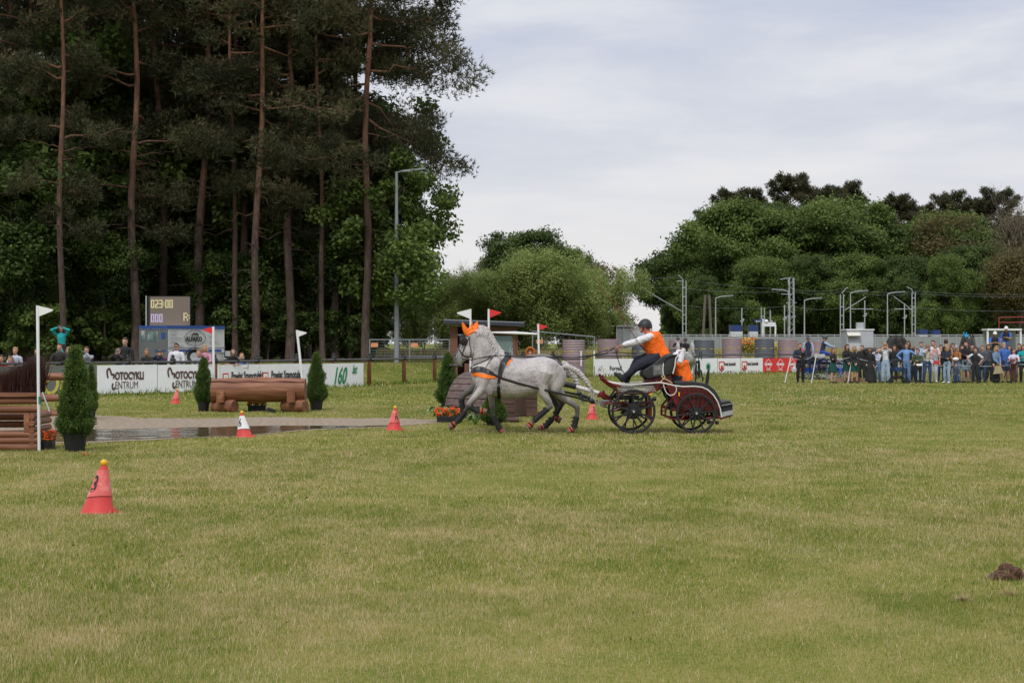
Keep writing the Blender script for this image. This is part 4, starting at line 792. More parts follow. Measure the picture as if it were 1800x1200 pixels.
# cones
def cone(px, pyb, pyt, lab, num='', style=0, lean=0, white=0, turn=0):
    Y = 5250/(pyb-603); k = Y/3000; h = (pyb-pyt)*k; t = thing('marker_cone', lab, 'marker cone', (PX(px, Y), Y, 0), turn, 'numbered red marker cones'); 
    w0 = h*.74; sh = -.16*h
    n = 24; rs = []; 
    for f in [0, .02, .06, .3, .5, .7, .9, 1.0]:
        r = h*(.37-.30*f**.85); cx = lean*h*f; rs.append([V((cx+r*cos(a), r*sin(a)*.8, h*f)) for a in [2*pi*j/n for j in range(n)]])
    b = MB(); b.rings(rs); b.add([V((lean*0+h*.28, -.05*h, .0)), V((h*.52, -.02*h, .0)), V((h*.27, -.04*h, h*.16)), V((h*.3, .1*h, .0))], [(0, 1, 2), (1, 3, 2), (0, 2, 3), (0, 3, 1)]); b.build('body', REDP, t)
    b = MB(); b.ell((lean*h*1.0, 0, h*1.06), h*.075 if h > .3 else .035, 14, 10); bl = t and b.build('ball', mat('yellow_ball', (.80, .40, .01), .35, .08), None); tag(bl, 'yellow ball on the '+' '.join(lab.split()[:12]), 'ball', 'yellow balls on the marker cones'); bl.location = t.location; bl.name = 'ball'
    # sleeve
    lo, hi = (.33, .92); rs = []
    for f in (lo, (lo+hi)/2, hi): 
        r = h*(.37-.30*f**.85)+.008; cx = lean*h*f; rs.append([V((cx+r*cos(a), r*sin(a)*.8, h*f+(.05*h*cos(a+1.2) if f == lo else 0))) for a in [2*pi*j/n for j in range(n)]])
    b = MB(); b.rings(rs, cap=False); b.build('sleeve', WHITE if white else mat('faded_red_sleeve', (.68, .13, .115), .6, .25, 9, col2=(.76, .32, .29)), t)
    if num:
        me = text(num, .5*h, Matrix.Identity(4), INK, parent=t, bold=.012*h, align='CENTER', ext=.001).data
        u0 = {3: -.27, 6: .25}.get(style, 0)
        for v in me.vertices:
            f = .47+v.co.y/h*.95; a = -pi/2+(v.co.x/h/.24*.8)+u0*2.2; r = h*(.37-.30*f**.85)+.012+v.co.z; v.co = (lean*h*f+r*cos(a), r*sin(a)*.8, h*f)
    return t
cone(171, 901, 818, 'red marker cone with a black 3, nearest in the left foreground', '3', 3, .14)
cone(430, 768, 727, 'red marker cone with a broad white band, front of the puddle', '6', 3, -.12, 1)
cone(692, 756, 718, 'red marker cone with a black 6 right of the puddle', '6', 6, .07)
cone(307, 710, 686, 'red marker cone before the second motorcycle banner', '', 0, .18)
cone(1040, 737, 708, 'red marker cone with a black 3 behind the horse tail', '3', 6, .05)
# conifers in pots
def thuja(px, pyb, pyt, w, lab, seed, Y=None, pot=True):
    Y = Y or 5250/(pyb-603); k = Y/3000; h = (pyb-pyt)*k; R = w*k/2; t = thing('potted_conifer', lab, 'potted conifer', (PX(px, Y), Y, 0), seed, 'potted conifers at the obstacles')
    g = np.random.default_rng(seed); ph = h*.155; rp = R*.62
    b = MB(); b.lathe([(0, 0), (rp*.82, 0), (rp, ph), (rp*1.06, ph), (rp*1.06, ph+.03), (rp*.95, ph+.03), (rp*.9, ph-.03), (0, ph-.03)], n=20); b.build('pot', BLACK, t)
    b = MB(); b.tube([(0, 0, ph-.05), (0, 0, h*.8)], [.02, .008], 6); b.build('trunk', BARKG, t)
    m = 720; f = g.random(m)**1.3; a = g.random(m)*2*pi; prof = lambda f: np.minimum(1, (f+.02)*9)**.6*(1-f)**.62*(1+.12*np.sin(f*19+seed))
    per = 70; ci = np.repeat(np.arange(m), per); n = m*per; rr = R*prof(f)*(.62+.42*g.random(m)); c = np.stack([rr*np.cos(a), rr*np.sin(a), ph+.02+(h-ph)*f*.97], 1)
    d = unit(np.stack([np.cos(a)*.55, np.sin(a)*.55, np.full(m, .8)], 1)); u = g.random(n)[:, None]; sp = .13*R/.5*(1-.4*f[ci])[:, None]
    pos = c[ci]+d[ci]*(u-.5)*.24*R/.5+g.normal(size=(n, 3))*sp*np.array([.3, .3, .45]); nr = unit(np.stack([np.cos(a+1.57), np.sin(a+1.57), a*0], 1)[ci]+g.normal(size=(n, 3))*.5)
    link('foliage', leaves(pos, nr, .022*R/.5*(.6+g.random(n)), g.normal(.5, .12, m)[ci]+(u[:, 0]-.5)*.4+g.normal(0, .12, n), LM['thuja'], 'foliage', .45), t)
thuja(132, 793, 612, 66, 'largest potted conifer beside the timber jump', 1)
thuja(160, 737, 640, 26, 'narrow potted conifer half hidden behind the largest one', 2)
thuja(358, 723, 629, 34, 'potted conifer at the left end of the big log', 3)
thuja(556, 721, 622, 38, 'potted conifer at the right end of the big log', 4)
thuja(788, 724, 622, 42, 'potted conifer left of the slatted rolltop under the horse head', 5)
# big log
Y = 43.5; k = Y/3000; o = V((PX(455, Y), Y, 0)); t = thing('log_jump', 'huge brown varnished log lying on two short cross logs', 'log jump', o); L_ = 164*k; r = 22*k; rs = []; n = 28
for i in range(27):
    f = i/26; x = -L_/2+L_*f; rr = r*(1-.06*abs(f-.5)*2*(f > .5)-.04*(f < .5)); z = 1.75-(686-603)*k+.02*sin(f*3)
    rs.append([V((x+.04*noise.noise(V((0, a, 5))), rr*cos(a)*(1+.05*noise.noise(V((x*1.5, a*2, 1)))), z+rr*sin(a)*(1+.04*noise.noise(V((x*1.5, a*2, 7)))))) for a in [2*pi*j/n for j in range(n)]])
b = MB(); b.rings(rs); b.build('log', LOGM, t); zc = 1.75-(686-603)*k
b = MB(); b.tube([V((-L_/2+L_*i/20, -r*cos(.75+.05*sin(i))*1.01, zc+r*sin(.78+.06*sin(i*.9))*1.0)) for i in range(21)], [.012]*21, 5); b.build('crack', mat('dark_crack', (.05, .02, .012), .9), t)
for u in (-.38, .37):
    b = MB(); b.lathe([(0, -.36), (.15, -.36), (.17, -.33), (.17, .30), (.15, .34), (0, .34)], V((u*L_+.05, -.1, .15)), 16, Matrix.Rotation(radians(58), 3, 'Z') @ Matrix.Rotation(pi/2, 3, 'X')); b.build('cross_log', LOGM, t)
    b = MB(); b.tube([(u*L_-.02, -r*.95, .26), (u*L_-.02, -r*1.0, .52)], .11, 12); b.build('wedge', LOGY, t)
def flowerbox(px, pyb, w, lab, Y=None):
    Y = Y or 5250/(pyb-603); t = thing('flower_box', lab, 'flower box', (PX(px, Y), Y, 0), 0, 'boxes of orange flowers'); b = MB(); b.box((0, 0, .07), (w, .22, .14)); b.build('box', BLACK, t, bevel=.01)
    n = int(500*w); c = np.stack([(rng.random(n)-.5)*w*1.1, (rng.random(n)-.5)*.25, .13+.15*rng.random(n)], 1)
    link('leaves', leaves(c, unit(rng.normal(size=(n, 3))), np.full(n, .03), rng.normal(.5, .2, n), LM['mid']), t)
    k_ = np.repeat(c[::4]+np.array([0, -.02, .04]), 7, 0); k_ = k_+rng.normal(0, .017, k_.shape); link('blossom', leaves(k_, unit(rng.normal(size=k_.shape)+np.array([0, -.5, .6])), np.full(len(k_), .02), np.zeros(len(k_)), ORF, 'blossom', .9), t)
flowerbox(452, 722, .45, 'black box of orange flowers under the big log'); flowerbox(790, 742, .55, 'black box of orange flowers under the horse forelegs'); flowerbox(84, 790, .2, 'small orange flowers at the foot of the tall white pole')
t = thing('plastic_tray', 'empty black plastic tray beside the flowers under the big log', 'tray', (PX(477, 43), 43, .06)); b = MB(); b.box((0, 0, 0), (.22, .12, .08), R=Matrix.Rotation(.3, 3, 'Y')); b.build('tray', BLACK, t)
x, y = G(151, 802); flowers(V((x, y, .0)), .1, .05, .04, 10, [ORF], 'fallen orange petals on the grass before the largest pot', 'fallen_petals', .015)
# brush jump at left edge
Y = 27.8; k = Y/3000; t = thing('brush_jump', 'timber jump of stacked logs topped with dark birch twigs at the left edge', 'brush jump', (PX(20, Y), Y, 0)); o = V(t.location)
def lg(x0, x1, y, z, r, name='log'):
    b = MB(); n = 12; b.rings([[V((x, y+r*cos(a), z+r*sin(a)*(1+.05*noise.noise(V((x*2, a, z)))))) for a in [2*pi*j/16 for j in range(16)]] for x in [x0+(x1-x0)*i/n for i in range(n+1)]]); return b.build(name, LOGM, t)
xa, xb = -1.6, PX(67, Y)-o.x
for yc, r in ((785, 7.5), (774, 7), (764, 6), (719, 6.5), (704, 6.5)): lg(xa, xb, 0, 1.75-(yc-603)*k, r*k)
b = MB(); b.box(((xa+xb)/2, 0, 1.75-(693.5-603)*k), (xb-xa, .2, 7*k)); b.build('plank', LOGM, t, bevel=.01)
for xu in (PX(48, Y)-o.x, xa+.3): b = MB(); b.box((xu, 0, 1.75-(743-603)*k), (10*k, .09, 34*k)); b.build('upright', LOGY, t, bevel=.005)
for i, yc in enumerate((732, 743, 755, 767, 781)):
    b = MB(); b.tube([(xb-.09, -.06, 1.75-(yc-603)*k), (xb-.09, 1.0, 1.75-(yc-603)*k)], 5.2*k, 12); b.build('cross_log', LOGM, t)
for yc in (735, 748): lg(xa, xb-.2, .5, 1.75-(yc-603)*k, 6*k)
n = 5200; g = rng; x = xa+(xb-xa)*g.random(n); hgt = np.interp(x+o.x, [PX(-60, Y), PX(0, Y), PX(25, Y), PX(40, Y), PX(60, Y), PX(70, Y)], [40*k, 44*k, 62*k, 70*k, 78*k, 70*k])*(.6+.45*g.random(n)); y = .05+.4*g.random(n); z0 = 1.75-(690-603)*k
p = np.empty((n, 3, 3)); a = g.random(n)*2*pi; ww = .006; lx = g.normal(0, .16, n)*hgt+.08*hgt
p[:, 0] = np.stack([x-ww*np.cos(a), y-ww*np.sin(a), np.full(n, z0)], 1); p[:, 1] = np.stack([x+ww*np.cos(a), y+ww*np.sin(a), np.full(n, z0)], 1); p[:, 2] = np.stack([x+lx, y+g.normal(0, .15, n)*hgt, z0+hgt], 1)
link('brush', npmesh('brush', p.reshape(-1, 3), 3, leafmat('twigs', [(0, (.025, .01, .008)), (.6, (.06, .022, .016)), (1, (.12, .05, .035))], 0), g.normal(.45, .25, n)), t)
# rail jump behind it
Y = 41; k = Y/3000; t = thing('rail_jump', 'timber rail jump of three brown logs behind the conifers', 'rail jump', (PX(60, Y), Y, 0)); o = V(t.location)
for yc, r, xe in ((662, 6.5, 118), (699, 6.5, 108), (727, 7, 102)): lg(PX(-80, Y)-o.x, PX(xe, Y)-o.x, 0, 1.75-(yc-603)*k, r*k)
b = MB(); b.tube([(PX(71, Y)-o.x, -.15, P(0, 672, Y).z), (PX(92, Y)-o.x, -.25, P(0, 722, Y).z)], .02, 6); b.build('prop', STEEL, t)
# rolltop and stepped boxes behind the horses
Y = 40.5; k = Y/3000; t = thing('rolltop_jump', 'slatted round rolltop jump of dark brown planks behind the horses', 'rolltop jump', (PX(861, Y), Y, 0)); o = V(t.location); R_ = Matrix.Rotation(radians(-32), 3, 'Z'); r = .98; L_ = 1.25
nsl = 15
for i in range(nsl):
    a = pi*.98*(i+.5)/nsl; b = MB(); b.box(R_ @ V((0, -r*cos(a), .06+r*sin(a))), (L_, .18, .04), R=R_ @ Matrix.Rotation(-(pi/2-a) if 0 else (a-pi/2)*-1, 3, 'X')); b.build('slat', mat('rolltop_slat', (.095, .06, .05), .6, .35, 5, stretch=(.5, 3, 3), col2=(.17, .115, .10)), t, smooth=False)
b = MB()
for s in (-1, 1): b.prism([(-(r-.05)*cos(pi*i/16), (r-.05)*sin(pi*i/16)) for i in range(17)], lambda y, z: R_ @ V((s*L_*.485, y, z+.04)), lambda y, z: R_ @ V((s*L_*.46, y, z+.04)))
b.build('end_panel', DWOOD, t, smooth=False)
t = thing('plank_box', 'dark brown stepped box of planks behind the horse forelegs', 'plank box', (PX(888, 38), 38, 0)); b = MB(); k = 38/3000
for i in range(4): b.box((0, 0, .11+.2*i), (37*k, .7, .19))
b.build('plank', DWOOD, t, bevel=.01); b = MB(); b.tube([(-22*k, -.38, .06), (24*k, -.38, .06)], .06, 10); b.build('base_log', DWOOD, t)
t = thing('plank_box', 'lower dark plank box seen between the fore and hind legs', 'plank box', (PX(925, 41), 41, 0)); b = MB()
for i in range(4): b.box((0, 0, .11+.2*i), (42*k, .5, .19))
b.build('plank', DWOOD, t, bevel=.01)
thuja(868, 748, 690, 44, 'low potted conifer under the horse chest', 6, 36.2)
def hosta(px, py, lab, s=.3, light=1):
    x, y = G(px, py); t = thing('leafy_plant', lab, 'plant', (x, y, 0), px, 'leafy plants round the rolltop'); b = MB()
    for i in range(16):
        a = i*2.4; l = s*(.7+.5*rnd.random()); u = .5+.5*rnd.random(); d = V((cos(a), sin(a), 0)); b.tube([d*.02, d*l*.35+V((0, 0, l*u)), d*l*.75+V((0, 0, l*u*1.05)), d*l*1.1+V((0, 0, l*u*.7))], [(.01, .004), (.02, .003), (.045, .003), (.004, .002)], 6)
    b.build('leaves', mat('hosta_leaf', (.10, .20, .04), .5, .5, 14, col2=(.45, .5, .25)), t)
hosta(772, 741, 'variegated leafy plant at the left of the orange flower box', .36); hosta(836, 746, 'leafy plant under the reaching foreleg', .3); hosta(925, 727, 'green leafy plant before the lower plank box', .34)
# rope barrier posts at right
def rp(px, yb, pxt, yt, lab):
    b = V((PX(px, 75), 75, 0)); top = P(pxt, yt, 75)-b; t = thing('rope_post', lab, 'rope post', b, 0, 'leaning posts of the rope barrier'); q = MB(); q.tube([(0, 0, -.05), top], .022, 8); q.build('post', WHITE, t); return b+top
tp = [rp(1379, 671, 1390, 628, 'leaning white rope post left of the bearded man'), rp(1426, 665, 1435, 623, 'leaning white rope post right of the bearded man'), rp(1490, 673, 1498, 627, 'leaning white rope post between the women in green skirts')]
t = thing('rope', 'grey rope strung along the leaning posts before the crowd', 'rope', tp[0]); b = MB(); ends = tp+[P(1560, 638, 74.6), P(1680, 642, 74.6), P(1800, 640, 74.6), P(1900, 636, 74.6)]
for a, c in zip(ends, ends[1:]): b.tube([a.lerp(c, i/8)-tp[0]+V((0, 0, -.16*sin(pi*i/8)*(1 if c in tp else .4))) for i in range(9)], .014, 5)
b.build('rope_strand', mat('rope_grey', (.35, .36, .36), .8), t)
# ------------------------------------------------ horses
def horsemat(name, base, dark, leg, speck=1.0, legz=.75):
    m = bpy.data.materials.new(name); m.use_nodes = True; nt = m.node_tree; b = nt.nodes['Principled BSDF']; b.inputs['Roughness'].default_value = .55; b.inputs['Specular IOR Level'].default_value = .35
    b.inputs['Sheen Weight'].default_value = .15
    t = nt.nodes.new('ShaderNodeTexCoord'); n1 = nd(nt, 'ShaderNodeTexNoise'); n1.inputs['Scale'].default_value = 34; n1.inputs['Detail'].default_value = 4; n1.inputs['Roughness'].default_value = .7; nt.links.new(t.outputs['Object'], n1.inputs['Vector'])
    n2 = nd(nt, 'ShaderNodeTexNoise'); n2.inputs['Scale'].default_value = 3.2; n2.inputs['Detail'].default_value = 4; nt.links.new(t.outputs['Object'], n2.inputs['Vector'])
    f1 = ramp(nt, n1.outputs[0], [(.50, (0, 0, 0)), (.61, (speck*.6,)*3)]); f2 = ramp(nt, n2.outputs[0], [(.44, (0, 0, 0)), (.70, (.5*speck,)*3)])
    a = nd(nt, 'ShaderNodeMix', data_type='RGBA'); a.inputs[6].default_value = (*base, 1); a.inputs[7].default_value = (*dark, 1); fm = math_(nt, 'ADD', math_(nt, 'MULTIPLY', f1.outputs[0], .8), f2.outputs[0], True); nt.links.new(fm, a.inputs[0])
    s = nt.nodes.new('ShaderNodeSeparateXYZ'); nt.links.new(t.outputs['Object'], s.inputs[0]); mr = nt.nodes.new('ShaderNodeMapRange'); nt.links.new(s.outputs[2], mr.inputs[0]); mr.inputs[1].default_value = legz; mr.inputs[2].default_value = legz-.27; mr.inputs[3].default_value = 0; mr.inputs[4].default_value = .9
    # muzzle grows dark toward the nose
    hd = nt.nodes.new('ShaderNodeMapRange'); nt.links.new(s.outputs[0], hd.inputs[0]); hd.inputs[1].default_value = -1.06; hd.inputs[2].default_value = -1.27; hd.inputs[3].default_value = 0; hd.inputs[4].default_value = .9
    mk = math_(nt, 'MAXIMUM', mr.outputs[0], hd.outputs[0])
    c = nd(nt, 'ShaderNodeMix', data_type='RGBA'); nt.links.new(mk, c.inputs[0]); nt.links.new(a.outputs[2], c.inputs[6]); c.inputs[7].default_value = (*leg, 1); nt.links.new(c.outputs[2], b.inputs['Base Color'])
    MATS[name] = m; return m
HG = horsemat('dapple_grey_coat', (.45, .415, .40), (.12, .098, .095), (.065, .055, .052))
HD = horsemat('dark_grey_coat', (.13, .11, .105), (.06, .05, .045), (.03, .025, .024))
HB = horsemat('black_coat', (.016, .013, .012), (.03, .022, .018), (.012, .01, .01), .6)
HW = horsemat('white_grey_coat', (.40, .39, .38), (.25, .24, .24), (.2, .19, .19))
HOOF = mat('hoof_horn', (.10, .085, .075), .5, .3, 12)
BOOT = mat('black_neoprene', (.016, .016, .017), .75, .3, 20)
ORG = mat('orange_cloth', (.85, .17, .01), .65, .08, 10); ORD = mat('orange_bell_boot', (.62, .085, .02), .5, .3, 12)
LEA = mat('black_leather', (.014, .013, .013), .38, .3, 12)
MANE = mat('grey_mane', (.42, .39, .37), .8, .35, 24, stretch=(1, 1, 1), bump=.4, col2=(.66, .63, .58))
KS = 436.4
def S(zx, zy, y=0): return V(((zx-840)/KS, y, (1114-zy)/KS))
TORSO = [(428, 570, 640, .09), (445, 530, 690, .15), (480, 495, 735, .19), (530, 470, 765, .225), (600, 455, 790, .25), (680, 455, 812, .265), (740, 464, 818, .28), (800, 478, 818, .29), (860, 484, 808, .295), (920, 476, 792, .29), (980, 466, 772, .285), (1040, 464, 755, .285), (1100, 480, 745, .27), (1150, 506, 738, .24), (1190, 543, 725, .19), (1222, 590, 690, .10)]
NECK = [((735, 468), (480, 720), .19), ((690, 440), (436, 645), .165), ((650, 385), (427, 570), .135), ((612, 312), (436, 495), .11), ((570, 256), (444, 425), .095), ((520, 236), (434, 375), .085), ((480, 236), (405, 350), .08)]
HEAD = [((478, 232), (482, 320), .06), ((436, 242), (466, 372), .085), ((396, 270), (446, 436), .10), ((360, 322), (432, 468), .10), ((332, 376), (404, 484), .085), ((308, 425), (374, 498), .07), ((290, 458), (352, 516), .066), ((278, 484), (345, 532), .064), ((280, 506), (336, 544), .055), ((292, 520), (322, 542), .035)]
# each leg: joints (zx, zy, radius, y factor), index of cannon start for the boot
def horse_body(legs, voxel, m, name='body', turn=None):
    b = MB(); n = 24
    def ringv(p, q, w, ex=2.3, n=24, k=1.):
        p = S(*p); q = S(*q); c = (p+q)/2; a = (p-q)/2; out = []
        for j in range(n):
            t = 2*pi*j/n; cu, su = cos(t), sin(t); e = 2/ex
            out.append(c + a*(abs(cu)**e*(1 if cu > 0 else -1)) + V((0, w*(abs(su)**e)*(1 if su > 0 else -1)*(1-.28*max(0, cu)**2), 0)))
        return out
    b.rings([ringv((x, t), (x, bt), w) for x, t, bt, w in TORSO])
    b.rings([ringv(p, q, w, 2.0) for p, q, w in NECK]); b.rings([ringv(p, q, w, 2.4) for p, q, w in HEAD])
    for s in (-1, 1):
        b.ell(S(405, 412, s*.06), (.10, .05, .125), 12, 8); b.ell(S(375, 318, s*.075), (.035, .02, .03), 8, 6)      # cheek, brow
        b.ell(S(302, 472, s*.04), (.03, .025, .035), 8, 6)
        b.ell(S(540, 640, s*.16), (.17, .09, .27), 12, 8, Matrix.Rotation(.35, 3, 'Y')); b.ell(S(1080, 600, s*.15), (.27, .13, .25), 12, 8)
        b.ell(S(1150, 670, s*.15), (.13, .10, .25), 12, 8, Matrix.Rotation(.25, 3, 'Y')); b.ell(S(560, 730, s*.19), (.09, .07, .16), 12, 8, Matrix.Rotation(-.5, 3, 'Y')); b.ell(S(640, 560, s*.2), (.13, .055, .2), 12, 8, Matrix.Rotation(-.3, 3, 'Y')); b.ell(S(475, 600, s*.11), (.09, .10, .14), 12, 8); None; b.ell(S(900, 700, s*.1), (.3, .19, .2), 12, 8)
    for lg in legs:
        y = lg['y']; J = lg['j']; q0 = J[0]; J = [(q0[0]+6, q0[1]-.85*q0[2]*KS, q0[2]*.35)+tuple(q0[3:])]+list(J); b.tube([S(q[0], q[1], y*(q[3] if len(q) > 3 else 1)) for q in J], [((q[2]*1.1 if q[2] > .07 else q[2]), q[2]*(.85 if q[2] > .07 else 1)) for q in J], 12)
    return fuse(b, voxel, 3, mats=[m], name=name)
LEGS_NEAR = [
 dict(y=-.17, j=[(545, 640, .15, .8), (520, 735, .115, .9), (470, 790, .082), (425, 840, .062), (404, 862, .06), (428, 892, .046), (462, 915, .040), (490, 925, .044), (512, 920, .04)], boot=(5, 7), hoof=((505, 918), (556, 925))),
 dict(y=.17, j=[(575, 690, .14, .8), (588, 770, .09, .9), (598, 850, .062), (601, 890, .058), (606, 940, .042), (622, 1000, .038), (645, 1045, .044), (668, 1082, .036)], boot=(5, 7), hoof=((660, 1072), (694, 1108))),
 dict(y=-.18, j=[(1050, 600, .22, .7), (1010, 700, .17, .85), (1035, 780, .105), (1078, 850, .068), (1088, 880, .065), (1050, 915, .048), (990, 965, .041), (950, 1002, .046), (925, 1030, .038)], boot=(5, 7), hoof=((935, 1022), (900, 1062))),
 dict(y=.16, j=[(1110, 640, .19, .7), (1140, 740, .14, .85), (1205, 815, .09), (1290, 868, .06), (1318, 890, .058), (1322, 940, .044), (1308, 1010, .04), (1296, 1062, .045), (1272, 1090, .036)], boot=(6, 7), hoof=((1280, 1080), (1242, 1104)))]
LEGS_FAR = [
 dict(y=-.16, j=[(530, 680, .14, .8), (490, 770, .1, .9), (450, 835, .064), (425, 878, .056), (400, 915, .044), (352, 990, .039), (312, 1035, .044), (286, 1058, .036)], boot=(5, 6), hoof=((292, 1052), (242, 1086))),
 dict(y=.16, j=[(500, 700, .14, .8), (430, 770, .09, .9), (375, 805, .064), (352, 828, .056), (345, 870, .044), (348, 925, .042), (362, 965, .042)], boot=(4, 6), hoof=((356, 955), (385, 1000))),
 dict(y=-.16, j=[(1080, 640, .19, .7), (1110, 740, .13, .85), (1170, 830, .085), (1195, 880, .062), (1160, 930, .046), (1138, 975, .042), (1150, 1010, .04)], boot=(4, 5), hoof=((1135, 1000), (1182, 1028))),
 dict(y=.16, j=[(1070, 640, .19, .7), (1085, 760, .13, .85), (1130, 850, .08), (1165, 935, .06), (1140, 985, .045), (1085, 1050, .04), (1050, 1085, .042), (1030, 1098, .036)], boot=(5, 6), hoof=((1040, 1092), (990, 1106)))]
_st = lambda x, d, back=0: dict(y=d, j=([(x+10, 620, .16, .8), (x+20, 740, .11, .9), (x, 840, .062), (x, 880, .058), (x+3, 950, .04), (x+5, 1040, .044), (x-12, 1080, .038)] if not back else [(x-60, 600, .2, .7), (x-80, 710, .15, .85), (x-20, 810, .09), (x+30, 880, .062), (x+30, 940, .045), (x+25, 1040, .044), (x+8, 1080, .038)]), boot=(4, 5), hoof=((x-8, 1070) if not back else (x+10, 1070), (x-26, 1108) if not back else (x-8, 1108)))
LEGS_STAND = [_st(560, -.15), _st(590, .15), _st(1120, -.15, 1), _st(1160, .15, 1)]
def limb_y(lg, i): q = lg['j'][i]; return lg['y']*(q[3] if len(q) > 3 else 1)
def horse_extras(t, legs, boots=True):
    for lg in legs:
        y = lg['y']; a, c = [S(p[0], p[1], y) for p in lg['hoof']]; d = (c-a).normalized()
        b = MB(); b.tube([a, a.lerp(c, .3), a.lerp(c, .62), c], [.034, .047, .06, .066], 12); b.build('hoof', HOOF, t)
        if boots:
            i, j = lg['boot']; J = lg['j']; p0 = S(J[i][0], J[i][1], y); p1 = S(J[j][0], J[j][1], y); p9 = S(J[i-1][0], J[i-1][1], y); s = p9.lerp(p0, .45)
            pts = [s, s.lerp(p0, .6), p0, p0.lerp(p1, .5), p1]; b = MB(); b.tube(pts, [.052, .057, .054, .056, .060], 12)
            dd = (p1-p0).normalized(); o_ = dd.cross(V((0, 1, 0)))
            for q in (.15, .5, .85): b.box(s.lerp(p1, q)+o_*(-.055), (.04, .05, .03))
            b.build('leg_boot', BOOT, t)
            b = MB(); b.tube([a-d*.012, a+d*.01, a.lerp(c, .5)], [.046, .052, .070], 12); bb = b.build('bell_boot', BOOT, t)
            for f, r in ((.02, .053), (.5, .0725)):
                b = MB(); q = a.lerp(c, f); b.tube([q-d*.008, q+d*.010], r, 12); b.build('trim', ORD, bb)
def onto(bvh, pts, y0=-2, lift=.006, dirn=1):
    out = []
    for p in pts:
        o = S(p[0], p[1], y0); h = bvh.ray_cast(o, V((0, dirn, 0)))
        out.append((h[0]+V((0, -dirn*lift, 0))) if h[0] else None)
    last = next((q for q in out if q), V((0, 0, 1)))
    for i, q in enumerate(out):
        if q is None: out[i] = V((S(*pts[i][:2]).x, last.y, S(*pts[i][:2]).z))
        else: last = q
    return out
def dense(pts, k=5):
    out = []
    for a, c in zip(pts, pts[1:]): out += [(a[0]+(c[0]-a[0])*i/k, a[1]+(c[1]-a[1])*i/k)+tuple(a[2:]) for i in range(k)]
    return out+[pts[-1]]
def strap(t, bvh, pts, w, m, name, th=.007, k=6, lift=.004, y0=-2, dirn=1):
    """flat band of half-width w laid on the coat along the 2-d path"""
    P2 = dense(pts, k); n = len(P2); A = [];
    ww = w if isinstance(w, (list, tuple)) else [w]*len(pts)
    wd = [ww[min(i//k, len(ww)-1)]+(ww[min(i//k+1, len(ww)-1)]-ww[min(i//k, len(ww)-1)])*((i % k)/k) for i in range(n)]
    rows = []
    for i in range(n):
        a = P2[max(i-1, 0)]; c = P2[min(i+1, n-1)]; dx, dz = c[0]-a[0], c[1]-a[1]; l = sqrt(dx*dx+dz*dz) or 1; nx_, nz_ = -dz/l*wd[i]*KS, dx/l*wd[i]*KS
        rows.append([(P2[i][0]+nx_*u, P2[i][1]+nz_*u) for u in (-1, -.34, .34, 1)])
    cols = [onto(bvh, [r[u] for r in rows], y0, lift, dirn) for u in range(4)]
    b = MB(); rs = []
    for i in range(n): q = [cols[u][i] for u in range(4)]; rs.append(q+[p+V((0, -dirn*th, 0)) for p in reversed(q)])
    b.rings(rs); return b.build(name, m, t)
